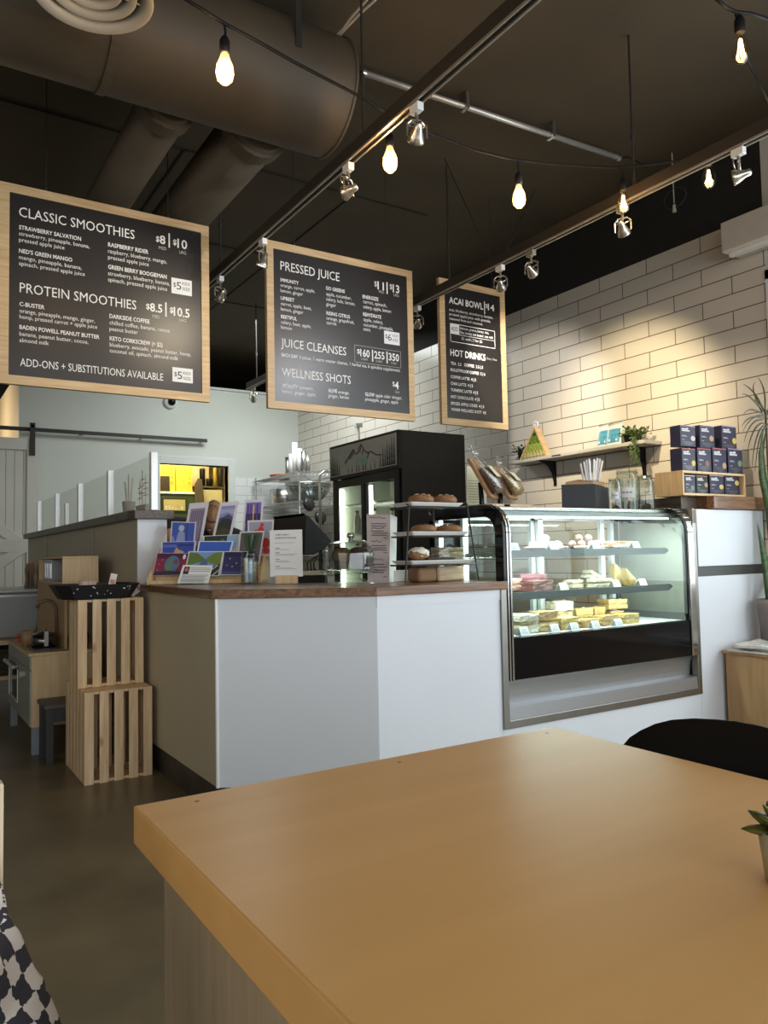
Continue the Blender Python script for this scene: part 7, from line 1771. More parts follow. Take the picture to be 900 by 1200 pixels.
# necklace with a small pale pendant
pc = PY(252, 662, HY-0.035)
b = MB(); b.tube([(HX-0.045, HY+0.02, HZ-0.16), (pc.x-0.01, pc.y, pc.z+0.03), (pc.x, pc.y-0.005, pc.z), (pc.x+0.012, pc.y, pc.z+0.03), (HX+0.06, HY+0.02, HZ-0.16)], 0.0022, 5); b.build('necklace', STEEL, pn)
b = MB(); b.ball(pc, (0.010, 0.004, 0.011)); b.build('pendant', PORCELAIN, pn, smooth=True)
# hands with fingers resting at the work
for s_, wv in ((-1, V((HX-0.31, HY-0.16, 1.16))), (1, V((HX+0.22, HY-0.16, 0.985)))):
    base = wv+V((-s_*0.02, -0.03, -0.005)); vs, es, rs_ = [tuple(wv), tuple(base), tuple(base+V((-s_*0.02, -0.045, -0.006)))], [(0, 1), (1, 2)], [0.022, (0.030, 0.016), (0.036, 0.014)]
    skin_body('hand', vs, es, rs_, SKIN, pn)
    for k in range(4):
        o0 = base+V((-s_*0.02+(k-1.5)*0.017, -0.045, -0.006)); L0 = (0.062, 0.072, 0.068, 0.052)[k]
        skin_body('finger', [tuple(o0), tuple(o0+V((0, -L0*.45, 0.004))), tuple(o0+V((0, -L0*.75, -0.010))), tuple(o0+V((0, -L0, -0.026)))], [(0, 1), (1, 2), (2, 3)], [0.0085, 0.008, 0.0072, 0.006], SKIN, pn, 1)
    o0 = base+V((-s_*0.03, -0.01, -0.004)); skin_body('thumb', [tuple(o0), tuple(o0+V((-s_*0.03, -0.022, -0.004))), tuple(o0+V((-s_*0.042, -0.048, -0.012)))], [(0, 1), (1, 2)], [0.011, 0.0095, 0.0075], SKIN, pn, 1)
# prep table in front of the person
t = thing('prep_table', 'low prep table behind the card rack where the person works', 'table', (HX, HY-0.22, 0))
b = MB(); b.box(1.45, 2.45, 4.62, 4.98, 0.90, 0.935); b.build('top', STEEL, t, bevel=0.003)
for x in (1.49, 2.41):
    for y in (4.65, 4.95):
        b = MB(); b.cyl((x, y, 0), (x, y, 0.90), 0.018); b.build('leg', STEEL, t)
# ------------------------------------------------------------------ shelves on the tiled wall
SX = 4.60
def tp(px, py, x=SX): return PX(px, py, x)
ya, yb_, yc, zz = tp(598, 541).y, tp(681, 527).y, tp(757, 521).y, 1.945
SHM = mat('pale_grey_shelf', (0.48, 0.46, 0.42), 0.5, var=0.04)
def shelf(label, y0, y1, yb, z):
    t = thing('wall_shelf', label, 'shelf', (4.69, (y0+y1)/2, z))
    b = MB(); b.box(4.58, WX-0.001, y0, y1, z-0.028, z); b.build('board', SHM, t, bevel=0.003)
    b = MB(); b.box(WX-0.010, WX-0.001, yb-0.016, yb+0.016, z-0.24, z-0.029); b.box(4.61, WX-0.011, yb-0.016, yb+0.016, z-0.040, z-0.029)
    b.prism([(WX-0.011, yb-0.010, z-0.041), (4.62, yb-0.010, z-0.041), (4.70, yb-0.010, z-0.075), (4.745, yb-0.010, z-0.13), (WX-0.011, yb-0.010, z-0.235)], (0, 0.02, 0))
    b.build('bracket', BLACK, t, bevel=0.002)
    return t
s1 = shelf('pale wall shelf on a black bracket holding the moss triangle', yb_+0.004, ya, tp(633, 560).y, zz)
s2 = shelf('pale wall shelf on a black bracket holding the blue pouches and trailing plant', yc, yb_-0.004, tp(737, 548).y, zz)
b = MB(); p = tp(652, 545, 4.579); b.box(4.5785, 4.5798, p.y-0.05, p.y+0.05, zz-0.020, zz-0.008); b.build('dark_slot', INK, s1)
# moss triangle
mx = 4.66
t = thing('moss_triangle', 'wooden triangle frame filled with green moss, topped by a round white badge', 'moss art', (mx, tp(623, 535, mx).y, zz))
apex, bl, br_ = tp(626, 499, mx), tp(608, 540, mx), tp(641.5, 534, mx)
bl.z = br_.z = zz+0.001
cen = (apex+bl+br_)/3
b = MB()
for p, q in ((apex, bl), (bl, br_), (br_, apex)):
    pi, qi = p.lerp(cen, 0.13), q.lerp(cen, 0.13)
    b.hexa([p, q, qi, pi, p+V((0.06, 0, 0)), q+V((0.06, 0, 0)), qi+V((0.06, 0, 0)), pi+V((0.06, 0, 0))])
b.build('frame', OAKFRAME, t)
b = MB(); b.prism([V((0.045, 0, 0))+x.lerp(cen, 0.12) for x in (apex, bl, br_)], (0.01, 0, 0)); b.build('backing', IRON, t)
GM = [mat('moss_dark', (0.03, 0.07, 0.012), 0.9, var=0.5, scale=90, bump=0.8), mat('moss_green', (0.12, 0.20, 0.02), 0.9, var=0.4, scale=90, bump=0.8), mat('moss_lime', (0.28, 0.34, 0.05), 0.9, var=0.4, scale=90, bump=0.8), mat('moss_pale', (0.42, 0.38, 0.16), 0.9, var=0.3, scale=90, bump=0.8)]
rs = random.Random(4); H_ = apex.z-zz
bs = [MB() for _ in GM]
for r in range(9):
    v = 0.09+r*0.088
    n = max(1, 7-int(r*0.8))
    for k in range(n):
        u = (k+0.5)/n
        l = bl.lerp(apex, v).lerp(cen, 0.10); rr = br_.lerp(apex, v).lerp(cen, 0.10)
        p = l.lerp(rr, u); gi = 3 if v < 0.2 else 2 if v < 0.45 else 1 if v < 0.72 else 0
        s_ = abs(l.y-rr.y)/n*0.62
        bs[gi].ball((mx+0.026, p.y, p.z), (0.022, s_, 0.021+0.004*rs.random()), 10, 7, jitter=0.10)
for bmb, m, nm in zip(bs, GM, ('dark_moss', 'green_moss', 'lime_moss', 'pale_moss')): bmb.build(nm, m, t, smooth=True)
b = MB(); b.lathe((mx+0.02, apex.y, apex.z+0.012), [(0, -0.004), (0.033, -0.004), (0.033, 0.004), (0, 0.004)], 24, axis=(-1, 0, 0)); bd_ = b.build('badge', PORCELAIN, t)
b = MB(); b.tube([(mx+0.0145, apex.y+0.016*math.cos(a), apex.z+0.012+0.016*math.sin(a)) for a in [k*0.45 for k in range(11)]], 0.003, 5); b.build('badge_mark', GREYINK, bd_)
# plants on the shelves
LG = mat('small_leaf_green', (0.10, 0.16, 0.04), 0.6, var=0.4, scale=20); LD = mat('dark_leaf_green', (0.03, 0.055, 0.02), 0.6, var=0.4, scale=20)
def leafy(b, c, r, n, rs, size=0.012, up=0.6):
    for k in range(n):
        a = rs.uniform(0, 6.28); e = rs.uniform(-0.2, 1.4)*up; d = V((math.cos(a)*math.cos(e), math.sin(a)*math.cos(e), math.sin(e)))
        p = V(c)+d*r*rs.uniform(0.3, 1.0); s_ = d.cross(UP); s_ = s_.normalized() if s_.length > 0.01 else V((1, 0, 0)); L0 = size*rs.uniform(0.7, 1.4)
        n2 = d.cross(s_)*0.15*L0
        b._face([b.bm.verts.new(q) for q in (p, p+d*L0*0.5+s_*L0*0.4+n2, p+d*L0, p+d*L0*0.5-s_*L0*0.4+n2)])
        b.tube([V(c), p], 0.0012, 4)
def pot_plant(c, r, h_, label, leafm, n, pr):
    t = thing('potted_plant', label, 'plant', tuple(c))
    b = MB(); b.lathe(c, [(0, 0.0005), (r*0.72, 0.0005), (r*0.95, h_*0.85), (r, h_*0.86), (r, h_), (r*0.9, h_), (r*0.85, h_*0.85), (0, h_*0.84)], 22); b.build('pot', BLACK, t, smooth=True)
    b = MB(); rs = random.Random(int(c[1]*100)); leafy(b, V(c)+V((0, 0, h_)), pr, n, rs, pr*0.36); b.build('foliage', leafm, t)
    return t
c = tp(601, 540, 4.70); c.z = zz
c.y = min(c.y, ya-0.05)
pot_plant(c, 0.042, 0.085, 'small dark plant in a black pot left of the moss triangle', LD, 70, 0.085)
c = tp(738, 519, 4.66); c.z = zz+0.0
pot_plant(c, 0.046, 0.065, 'small green plant in a low black pot right of the blue pouches', LG, 80, 0.075)
c = tp(751, 521, 4.655); c.z = zz; c.y += 0.03
t = thing('trailing_plant', 'trailing green plant hanging over the right end of the wall shelf', 'plant', tuple(c))
b = MB(); b.lathe(c, [(0, 0.0005), (0.026, 0.0005), (0.034, 0.05), (0.03, 0.05), (0, 0.045)], 18); b.build('pot', BLACK, t, smooth=True)
rs = random.Random(21); b = MB(); leafy(b, c+V((-0.01, -0.02, 0.045)), 0.075, 90, rs, 0.028)
for k in range(7):
    x = c.x-0.06+rs.uniform(-0.04, 0.03); y = c.y-0.05+rs.uniform(-0.03, 0.03); L0 = rs.uniform(0.05, 0.20)
    pts = [c+V((0, 0, 0.05)), V((x, y, zz+0.03)), V((x-0.03, y-0.01, zz-L0*0.4)), V((x-0.03+rs.uniform(-.02, .02), y-0.015, zz-L0))]
    b.tube(pts, 0.0014, 4)
    for f in range(9):
        p = pts[1].lerp(pts[3], f/8)+V((-0.02, rs.uniform(-.014, .014), 0)); s_ = 0.013
        b._face([b.bm.verts.new(q) for q in (p, p+V((0.002, s_, -s_*.6)), p+V((0, s_*.3, -s_*1.5)), p+V((-0.004, -s_*.7, -s_*.7)))])
b.build('foliage', LG, t)
# blue pouches
for i, (l, r, tp_, x, lab) in enumerate(((700, 713, 497, 4.645, 'blue and clear pouch standing left on the wall shelf'), (711, 728, 495, 4.625, 'larger blue and clear pouch standing right on the wall shelf'))):
    p, q = tp(l, 522, x), tp(r, 521, x); ztop = tp((l+r)/2, tp_, x).z
    t = thing('snack_pouch', lab, 'pouch', (x, (p.y+q.y)/2, zz)); m_ = (p.y+q.y)/2
    def pu(u, v, s_): y = p.y+(q.y-p.y)*u; bl_ = 0.020*(1-v)**0.7*math.sin(max(0.02, min(0.98, u))*math.pi)**0.5; return V((x+s_*bl_+0.03*v, y, zz+0.001+(ztop-zz)*v))
    b = MB(); G = {}
    for s_ in (-1, 1):
        for a in range(7):
            for c_ in range(7): G[(s_, a, c_)] = b.bm.verts.new(pu(a/6, c_/6, s_))
        for a in range(6):
            for c_ in range(6): b._face([G[(s_, a, c_)], G[(s_, a+1, c_)], G[(s_, a+1, c_+1)], G[(s_, a, c_+1)]])
    bmesh.ops.remove_doubles(b.bm, verts=b.bm.verts[:], dist=0.0004); b.build('pouch', mat('clear_white_pouch', (0.66, 0.70, 0.70), 0.25), t, smooth=True)
    b = MB()
    for a in range(6):
        for c_ in range(5):
            u0, u1 = 0.08+0.84*a/6, 0.08+0.84*(a+1)/6; v0, v1 = 0.10+0.62*c_/5, 0.10+0.62*(c_+1)/5
            b.poly([pu(u0, v0, -1.06)+V((-.0012, 0, 0)), pu(u1, v0, -1.06)+V((-.0012, 0, 0)), pu(u1, v1, -1.06)+V((-.0012, 0, 0)), pu(u0, v1, -1.06)+V((-.0012, 0, 0))])
    b.build('blue_print', mat('pouch_blue', (0.08, 0.30, 0.45), 0.35, var=0.35, scale=35), t, smooth=True)
    b = MB()
    b.poly([pu(.2, .18, -1.1)+V((-.003, 0, 0)), pu(.8, .18, -1.1)+V((-.003, 0, 0)), pu(.8, .26, -1.1)+V((-.003, 0, 0)), pu(.2, .26, -1.1)+V((-.003, 0, 0))]); b.build('label', PAPER, t)

# ------------------------------------------------------------------ tea boxes on the end cabinet
ZE = 1.4685
YF2 = YF+0.02
fl = PY(801, 583, YF2).x; fr_ = PY(874.5, 584, YF2).x; zt_ = PY(801, 551, YF2).z
ty_ = thing('wooden_tea_crate', 'open-fronted wooden box holding four dark tea boxes on the end cabinet', 'wooden box', (fl, YF2, ZE))
th = 0.014; dp = 0.20
b = MB()
b.box(fl, fr_, YF2, YF2+dp, ZE, ZE+th); b.box(fl, fr_, YF2, YF2+dp, zt_-th, zt_); b.box(fl, fl+th, YF2, YF2+dp, ZE+th, zt_-th); b.box(fr_-th, fr_, YF2, YF2+dp, ZE+th, zt_-th)
b.build('box_sides', BIRCH, ty_, bevel=0.0015)
b = MB(); b.box(fl+th, fr_-th, YF2+dp-0.008, YF2+dp, ZE+th, zt_-th); b.build('back', wood_mat('toy_back_panel', (0.26, 0.16, 0.07), (0.34, 0.22, 0.11), 2, 0.55), ty_)
NAVY = mat('tea_box_navy', (0.030, 0.028, 0.060), 0.42, var=0.15); TEABLK = mat('tea_box_black', (0.012, 0.011, 0.013), 0.45)
TEATXT = mat('tea_box_text', (0.62, 0.60, 0.60), 0.5); SILV = mat('tea_box_bowl', (0.10, 0.10, 0.11), 0.3, 0.4)
FRUIT = {'lemon': (0.62, 0.46, 0.12), 'ginger': (0.46, 0.28, 0.16), 'spice': (0.26, 0.12, 0.06), 'mint': (0.16, 0.28, 0.14), 'pale': (0.60, 0.50, 0.42)}
def tea_box(x0, x1, y0, d_, z0, h_, label, body, trim, fruit, fruitpos, lean=0.0):
    t = thing('tea_box', label, 'tea box', ((x0+x1)/2, y0, z0))
    sh_ = lean*h_
    def bx(u, w_, v): return V((x0+(x1-x0)*u+sh_*v, y0+w_, z0+h_*v))
    b = MB(); b.hexa([bx(0, 0, 0), bx(1, 0, 0), bx(1, d_, 0), bx(0, d_, 0), bx(0, 0, 1), bx(1, 0, 1), bx(1, d_, 1), bx(0, d_, 1)]); b.build('carton', body, t, bevel=0.0012)
    F = lambda pts: [bx(u, -0.0008, v) for u, v in pts]
    b = MB(); b.poly(F(rc(0.01, .955, .99, 1.0))); b.build('top_band', trim, t)
    b = MB()
    for (u0, v0, u1, v1) in ((.10, .80, .52, .86), (.10, .72, .62, .785), (.10, .50, .36, .515), (.10, .47, .44, .485), (.10, .30, .26, .315)): b.poly(F(rc(u0, v0, u1, v1)))
    b.poly(F([(.36, .86), (.46, .90), (.56, .86)])); b.build('print', TEATXT, t)
    b = MB(); b.poly([bx(u, -0.0009, v) for u, v in [(.10+.8*k/12, .20-.10*math.sin(math.pi*k/12)*1.7) for k in range(13)]+[(.90, .22), (.5, .25), (.10, .22)]]); b.build('bowl_print', SILV, t)
    if fruit:
        b = MB(); u, v = fruitpos; b.poly([bx(a, -0.0011, c) for a, c in disc(u, v, .15, .13, 12)]); b.build('fruit_print', mat('tea_print_'+fruit, FRUIT[fruit], 0.5), t)
LIL = mat('lilac_band', (0.30, 0.22, 0.36), 0.5); RED_ = mat('red_band', (0.42, 0.10, 0.07), 0.5); WHB = mat('white_band', (0.62, 0.62, 0.62), 0.5); CRB = mat('cream_band', (0.60, 0.54, 0.30), 0.5)
def tb_(px0, px1, py0, py1, *a, **k):
    y0 = a[0]; x0, x1 = PY(px0, py1, y0).x, PY(px1, py1, y0).x
    z0 = a[1]; h_ = PY((px0+px1)/2, py0, y0).z-z0
    tea_box(x0, x1, y0, a[2], z0, h_, *a[3:], **k)
zi = ZE+th+0.0008; YI = YF2+0.03
tb_(803.2, 815.5, 557, 581, YI, zi, 0.10, 'navy tea box with a white band, leftmost inside the wooden box', NAVY, WHB, 'mint', (.7, .32))
tb_(816.8, 830, 557.5, 581, YI, zi, 0.10, 'black tea box with an orange corner, second from left inside the wooden box', TEABLK, mat('orange_band', (0.46, 0.25, 0.10), 0.5), 'ginger', (.84, .5))
tb_(832.5, 849, 557, 581, YI, zi, 0.10, 'navy tea box with a lemon, third from left inside the wooden box', NAVY, WHB, 'lemon', (.80, .40))
tb_(850.3, 867, 557, 581, YI, zi, 0.10, 'navy tea box with a cream band, rightmost inside the wooden box', NAVY, CRB, 'lemon', (.82, .62))
zm = zt_+0.0008; YM = YF2+0.015
mz = PY(835, 525.5, YM).z
tb_(800, 815.5, 525.5, 551, YM, zm, 0.085, 'navy tea box with red band and lemon slice, standing on the wooden box', NAVY, RED_, 'lemon', (.84, .35))
tb_(818, 834, 525.5, 551, YM, zm, 0.085, 'navy tea box with red band, between the lemon and spice ones on the wooden box', NAVY, RED_, 'spice', (.7, .36))
tb_(836, 851.8, 525.5, 551, YM, zm, 0.085, 'navy tea box with red band and spice sticks on the wooden box', NAVY, RED_, 'ginger', (.82, .30))
tb_(854, 870.5, 526, 551, YM, zm, 0.085, 'navy tea box with lilac band and green leaves on the wooden box', NAVY, LIL, 'mint', (.80, .42))
zu = mz+0.0012
tb_(798, 815.5, 499, 525.5, YM+0.01, zu, 0.075, 'navy tea box with a pale hand print in the top row of three', NAVY, LIL, 'pale', (.82, .40))
tb_(821, 837.8, 499, 525.5, YM+0.01, zu, 0.075, 'navy tea box with ginger print in the top row of three', NAVY, LIL, 'ginger', (.78, .44))
tb_(846.5, 863.5, 499.5, 525.5, YM+0.01, zu, 0.075, 'navy tea box with a round lemon in the top row of three', NAVY, LIL, 'lemon', (.84, .40))
# ribbed glass at the right of the crate
c = PY(886.5, 582, YF+0.10); c.z = ZE
b = MB(); b.lathe(c, [(0, 0.001), (0.030, 0.001), (0.032, 0.03), (0.035, 0.032), (0.035, 0.06), (0.038, 0.062), (0.039, 0.09), (0.042, 0.092), (0.043, 0.118), (0.040, 0.118), (0.036, 0.09), (0.029, 0.01), (0, 0.008)], 24)
one('glass_tumbler', 'stack of dull glass tumblers at the right end of the end cabinet', 'tumbler', b, glass_mat('smoky_glass', (0.72, 0.70, 0.66), refl=1.1, base=0.06), smooth=True)

# ------------------------------------------------------------------ bench with newspapers and plants at the right edge
BX = 4.262; BZ = PX(853, 762, BX).z
bn = thing('window_bench', 'plain birch box bench against the wall under the window, topped with newspapers', 'bench', (4.5, 2.2, 0))
b = MB(); b.box(BX, WX-0.003, 1.0, 2.86, 0.0, BZ-0.018); b.build('box', wood_mat('bench_birch', (0.36, 0.205, 0.09), (0.45, 0.275, 0.13), 2, 0.5, ring=6), bn)
b = MB(); b.box(BX-0.02, WX-0.003, 1.0, 2.875, BZ-0.017, BZ); b.build('lid', wood_mat('bench_birch', (0.36, 0.205, 0.09), (0.45, 0.275, 0.13), 2, 0.5, ring=6), bn, bevel=0.002)
rs = random.Random(14)
for i, (y, rz, x, lab) in enumerate(((2.60, 0.04, 4.40, 'newspaper at the bottom of the pile on the bench'), (2.58, -0.10, 4.42, 'folded newspaper in the middle of the pile on the bench'), (2.56, 0.16, 4.41, 'crumpled newspaper on top of the pile on the bench'))):
    t = thing('newspaper', lab, 'newspaper', (x, y, BZ+i*0.013))
    b = MB(); n = 8; G = []
    for a in range(n+1):
        r = []
        for c_ in range(n+1):
            u, v = a/n-.5, c_/n-.5; X_ = 0.34*u; Y_ = 0.46*v
            r.append((x+X_*math.cos(rz)-Y_*math.sin(rz), y+X_*math.sin(rz)+Y_*math.cos(rz), 0.0016+0.005*abs(math.sin(u*5+v*7+i))+(0.010*math.sin(v*9)**2 if i == 2 else 0)))
        G.append(r)
    z0 = BZ+0.0006+i*0.0145
    lo = [[b.bm.verts.new((p[0], p[1], z0+(0 if i == 0 else 0.0))) for p in r] for r in G]; hi = [[b.bm.verts.new((p[0], p[1], z0+0.006+p[2])) for p in r] for r in G]
    for a in range(n):
        for c_ in range(n):
            b._face([hi[a][c_], hi[a+1][c_], hi[a+1][c_+1], hi[a][c_+1]]); b._face([lo[a][c_], lo[a][c_+1], lo[a+1][c_+1], lo[a+1][c_]])
    for a in range(n):
        for s_ in (0, n):
            b._face([lo[a][s_], lo[a+1][s_], hi[a+1][s_], hi[a][s_]]); b._face([lo[s_][a], lo[s_][a+1], hi[s_][a+1], hi[s_][a]])
    b.build('sheets', mat('newsprint', (0.50, 0.47, 0.43), 0.8, var=0.25, scale=22), t)
    if i == 2:
        b = MB()
        for k in range(7): b.poly([(x-0.10, y-0.14+k*0.04, z0+0.0265), (x+0.02+0.06*rs.random(), y-0.14+k*0.04, z0+0.0265), (x+0.02, y-0.126+k*0.04, z0+0.0265), (x-0.10, y-0.126+k*0.04, z0+0.0265)])
        b.build('print_columns', GREYINK, t)
# snake plant in a dark pot
pxp = PX(903, 728, 4.60)
c = V((4.60, pxp.y, BZ))
zp1 = PX(903, 702, 4.60).z-BZ
t = thing('snake_plant', 'snake plant with broad green blades in a grey pot on the bench', 'plant', tuple(c))
b = MB(); b.lathe(c, [(0, 0.001), (0.055, 0.001), (0.075, zp1*0.9), (0.078, zp1), (0.070, zp1), (0.064, zp1*0.9), (0, zp1*0.88)], 26); b.build('pot', mat('grey_pot', (0.16, 0.14, 0.13), 0.55, var=0.1), t, smooth=True)
BLD = mat('blade_green', (0.045, 0.085, 0.028), 0.45, var=0.5, scale=14, stretch=(1, 1, 5))
def blade(pts, wid):
    b = MB(); rings = []
    for (p, w_) in zip(pts, wid):
        s_ = V((0.35, 0.94, 0)).cross(V((0, 0, 1))).normalized() if False else CR
        f = CF*0.004*min(1, w_/0.006)
        rings.append([b.bm.verts.new(p-s_*w_), b.bm.verts.new(p-f), b.bm.verts.new(p+s_*w_), b.bm.verts.new(p+f)])
    for A, B2 in zip(rings[:-1], rings[1:]):
        for k in range(4): b._face([A[k], A[(k+1) % 4], B2[(k+1) % 4], B2[k]])
    b._face(rings[0]); b._face(rings[-1]); b.build('blade', BLD, t, smooth=True)
q = lambda x, y, d=0.0: PY(x, y, c.y+d)
base = c+V((0, 0, zp1*0.88))
blade([base+V((-0.02, 0, 0)), q(899, 680), q(896, 655), q(891, 630), q(887, 612)], [0.012, 0.022, 0.022, 0.012, 0.001])
blade([base, q(907, 650, .02), q(903, 600, .03), q(894, 560, .04), q(892, 530, .04), q(897, 508, .05)], [0.014, 0.03, 0.032, 0.026, 0.018, 0.002])
blade([base+V((0.02, 0, 0)), q(912, 660, -.03), q(912, 600, -.04), q(906, 552, -.05)], [0.014, 0.03, 0.03, 0.002])
blade([base+V((0.01, 0.02, 0)), q(920, 640, .05), q(930, 560, .06)], [0.014, 0.03, 0.002])
# feathery dracaena behind it
c = V((4.55, PX(903, 640, 4.55).y+0.10, BZ))
t = thing('dracaena', 'feathery dracaena with thin drooping leaves at the right edge, before the tiled wall', 'plant', tuple(c))
c2 = V((4.66, c.y-0.25, BZ))
b = MB(); b.lathe(c2, [(0, 0.001), (0.06, 0.001), (0.08, 0.15), (0.074, 0.15), (0.06, 0.02), (0, 0.13)], 24); b.build('pot', mat('brown_pot', (0.14, 0.09, 0.06), 0.6), t, smooth=True)
yd = c2.y
crown_ = [PY(897, 480, yd), PY(899, 500, yd+.02)]
b = MB(); b.tube([c2+V((0, 0, 0.12)), PY(903, 600, yd), PY(899, 520, yd), crown_[0]], 0.007, 8); b.build('stem', mat('plant_stem', (0.10, 0.07, 0.04), 0.7), t, smooth=True)
THN = mat('thin_leaf', (0.055, 0.055, 0.025), 0.6, var=0.4, scale=20)
arcs = [[(894, 480), (888, 462), (880, 455), (871, 450)], [(894, 482), (882, 466), (874, 460), (869, 462)], [(893, 484), (886, 466), (878, 452), (886, 447)], [(895, 486), (884, 478), (876, 478), (871, 486)], [(896, 484), (898, 466), (896, 452), (888, 442)],
        [(895, 492), (884, 490), (876, 500), (872, 518)], [(896, 496), (886, 494), (879, 510), (876, 530)], [(897, 498), (889, 500), (884, 516), (881, 548)], [(898, 500), (892, 504), (887, 520), (885, 552)], [(896, 490), (882, 486), (874, 490), (869, 500)], [(897, 488), (888, 484), (878, 490), (870, 506)],
        [(898, 490), (902, 470), (908, 462), (915, 462)], [(898, 492), (908, 482), (916, 490), (920, 510)], [(898, 496), (905, 500), (912, 520), (914, 545)], [(896, 500), (893, 510), (890, 530), (889, 556)], [(897, 486), (893, 474), (890, 470), (882, 468)]]
for i, a in enumerate(arcs):
    rs = random.Random(i); dy = rs.uniform(-0.08, 0.08)
    P_ = [PY(x, y, yd+dy*k/3) for k, (x, y) in enumerate(a)]
    pts = []
    for k in range(10):
        u = k/9; u3 = 1-u; pts.append(P_[0]*u3**3+P_[1]*3*u*u3*u3+P_[2]*3*u*u*u3+P_[3]*u**3)
    b = MB(); b.tube(pts, [0.0045*math.sin(math.pi*min(0.97, 0.25+0.72*k/9))+0.0006 for k in range(10)], 5); b.build('leaf', THN, t, smooth=True)
# ------------------------------------------------------------------ kitchen seen through the doorway
YK = 10.9
kb = thing('kitchen_shelf', 'white wall shelf in the kitchen doorway carrying two yellow boxes', 'shelf', (3.0, YK, 1.9))
def kp(px, py, y=YK): return PY(px, py, y)
p, q = kp(184, 577), kp(232, 577)
zs = kp(210, 576.5).z
b = MB(); b.box(p.x, q.x, YK-0.02, YK+0.36, zs-0.03, zs); b.build('board', PORCELAIN, kb, bevel=0.003)
b = MB(); b.box(p.x, q.x, YK+0.345, YK+0.36, zs+0.0005, zs+0.05); b.build('back_rail', STEEL, kb)
b = MB(); b.box(p.x-0.4, q.x+0.3, YK+0.37, YK+0.39, 0, 2.899); struct('wall_kitchen_partition', b, YELLOWWALL)
YLB = mat('yellow_carton', (0.80, 0.50, 0.045), 0.5, var=0.05)
for i, (l, r, tp_, lab) in enumerate(((183, 205.5, 545.5, 'yellow box with round vents at the left in the kitchen doorway'), (206.5, 225.5, 546.5, 'yellow box with round marks at the right in the kitchen doorway'))):
    a, c = kp(l, 576), kp(r, 576); zt = kp(r, tp_).z
    t = thing('yellow_box', lab, 'box', (a.x, YK, zs))
    b = MB(); b.box(a.x, c.x, YK, YK+0.3, zs+0.001, zt); b.build('carton', YLB, t, bevel=0.004)
    b = MB(); w_ = c.x-a.x; h_ = zt-zs
    for f in (0.34, 0.54): b.lathe((c.x-w_*0.18, YK-0.001, zs+h_*f), [(w_*.045, 0), (w_*.075, 0), (w_*.075, 0.001), (w_*.045, 0.001)], 16, axis=(0, -1, 0))
    for f in (0.66, 0.74, 0.84): b.box(c.x-w_*.25, c.x-w_*.11, YK-0.0015, YK-0.0005, zs+h_*f, zs+h_*(f+.02))
    if i: [b.box(a.x+w_*.28, a.x+w_*(.5+.05*(k % 2)), YK-0.0015, YK-0.0005, zs+h_*(.40+.07*k), zs+h_*(.412+.07*k)) for k in range(7)]
    b.build('print', mat('amber_print', (0.42, 0.20, 0.02), 0.5), t)
a, c = kp(186, 576, YK-0.1), kp(199, 576, YK-0.1)
t = thing('dark_box', 'small dark box standing before the left yellow box in the kitchen', 'box', (a.x, YK-0.02, zs))
b = MB(); b.box(kp(188, 576).x, kp(198.5, 576).x, YK-0.018, YK-0.003, zs+0.001, kp(195, 558).z); b.build('box', mat('dark_brown_box', (0.03, 0.018, 0.008), 0.6), t, bevel=0.001)
# green framed oven below
ov = thing('green_oven', 'dark green oven with a window coloured as if lit in the kitchen doorway', 'oven', (3.0, YK, 0.9))
a, c = kp(184, 580), kp(229, 580); z1 = zs-0.032; z0 = z1-0.55
b = MB(); b.box(a.x, c.x, YK, YK+0.36, z0, z1); b.build('body', mat('dark_green_enamel', (0.05, 0.075, 0.02), 0.4), ov, bevel=0.006)
l, r = kp(189, 583).x, kp(219, 583).x; zt, zb = kp(200, 583).z, kp(200, 600).z
b = MB(); b.box(l, r, YK-0.012, YK-0.001, zb, zt); dr = b.build('door', mat('oven_door_dark', (0.03, 0.04, 0.015), 0.4), ov, bevel=0.003)
b = MB(); b.box(l+0.03, r-0.03, YK-0.016, YK-0.0125, zb+0.02, zt-0.03); b.build('window', mat('oven_lit_colour', (0.50, 0.44, 0.20), 0.15), dr)  # lit look is flat colour on an opaque window
rs = random.Random(6)
b = MB()
for k in range(6): x = l+0.05+k*(r-l-0.1)/6; b.box(x, x+0.035, YK-0.018, YK-0.0165, zb+0.03, zb+0.05+rs.random()*0.05)
b.build('racks', mat('oven_rack', (0.62, 0.58, 0.42), 0.5), dr)
cb = thing('kitchen_counter', 'steel kitchen counter under the green oven beyond the doorway', 'counter', (3.2, YK, 0))
b = MB(); b.box(2.2, 4.5, YK-0.05, YK+0.365, z0-0.04, z0-0.001); b.build('top', STEEL, cb, bevel=0.003)
b = MB(); b.box(2.22, 4.48, YK-0.02, YK+0.36, 0.0, z0-0.041); b.build('cabinet', CARC, cb)
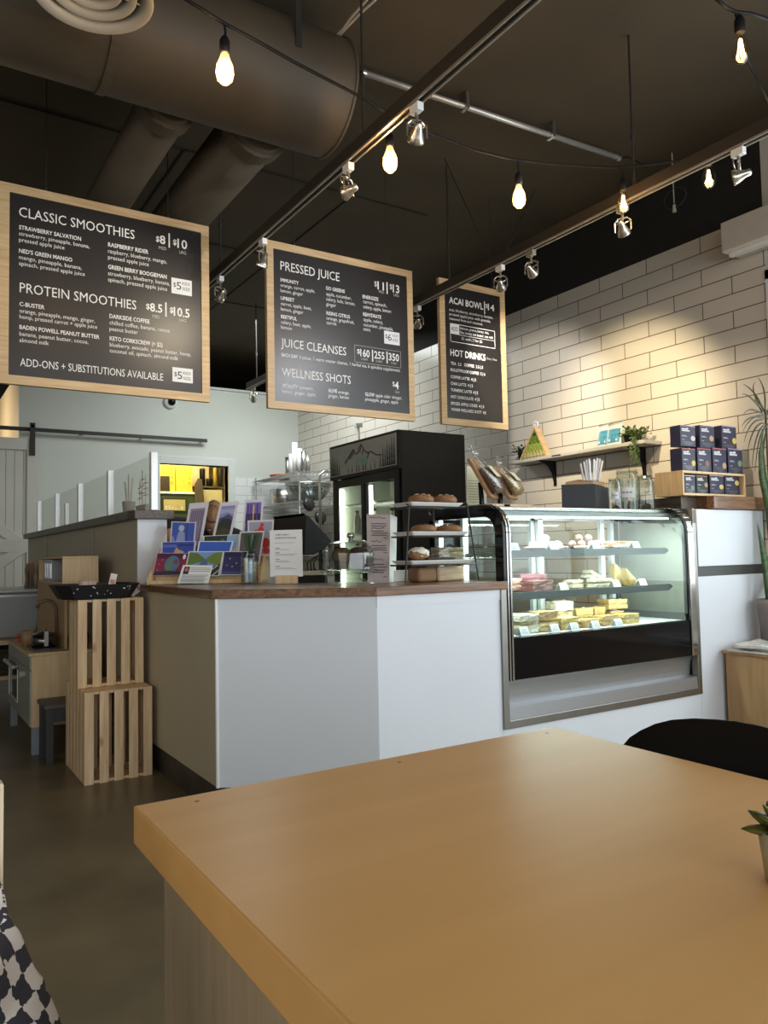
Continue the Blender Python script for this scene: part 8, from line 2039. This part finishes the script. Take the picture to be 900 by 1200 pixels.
# leaning dark board, shelf with pots on the right
a, c = kp(229, 588), kp(236, 560)
t = thing('tray_board', 'dark board leaning beside the oven in the kitchen doorway', 'board', (a.x, YK, z0))
pts = [kp(228, 606), kp(240, 600), kp(236, 562), kp(231.5, 560.5), kp(227.5, 568)]
b = MB(); b.prism([V((p.x, YK-0.03, p.z)) for p in pts], (0, 0.02, 0)); b.build('board', mat('dark_board', (0.085, 0.065, 0.04), 0.6), t, bevel=0.002)
sh2 = thing('pot_shelf', 'dark wall shelf with pots at the right of the kitchen doorway', 'shelf', (3.6, YK+0.2, 2.0))
zs2 = kp(245, 569).z
b = MB(); b.box(kp(231, 569).x, kp(263, 569).x, YK+0.10, YK+0.366, zs2-0.02, zs2); b.build('board', mat('dark_shelf', (0.10, 0.08, 0.045), 0.5), sh2)
for i, (l, r, tp_, m, lab) in enumerate(((234.5, 241, 549, BLACK, 'tall black pot left on the dark kitchen shelf'), (242, 249.5, 561, BLACK, 'low black pot in the middle of the dark kitchen shelf'), (250.5, 255, 548, mat('amber_tin', (0.55, 0.38, 0.07), 0.4), 'amber tin between two dark pots on the kitchen shelf'), (256, 262, 549, IRON, 'tall dark pot right on the dark kitchen shelf'))):
    a, c = kp(l, 569, YK+0.18), kp(r, 569, YK+0.18); rr = (c.x-a.x)/2; zt = kp(l, tp_, YK+0.18).z
    b = MB(); b.lathe(((a.x+c.x)/2, YK+0.2, zs2+0.001), [(0, 0), (rr*.95, 0), (rr, (zt-zs2)*.9), (rr*.9, zt-zs2), (0, zt-zs2)], 18); one('kitchen_pot', lab, 'pot', b, m, smooth=True)
zlow = kp(250, 587).z+0.0008
for i, (y_, lab) in enumerate(((582, 'upper cream shelf box at the right of the kitchen doorway'), (590, 'lower cream shelf box at the right of the kitchen doorway'))):
    a, c = kp(238+2*i, y_), kp(262, y_); zt = kp(250, 574).z if i == 0 else kp(250, 587).z; zb = zlow if i == 0 else z0+0.0005
    b = MB(); b.box(a.x, c.x, YK+0.05, YK+0.30, zb, zt); one('cream_box', lab, 'box', b, mat('cream_box', (0.66, 0.60, 0.36), 0.6, var=0.06), bevel=0.004)
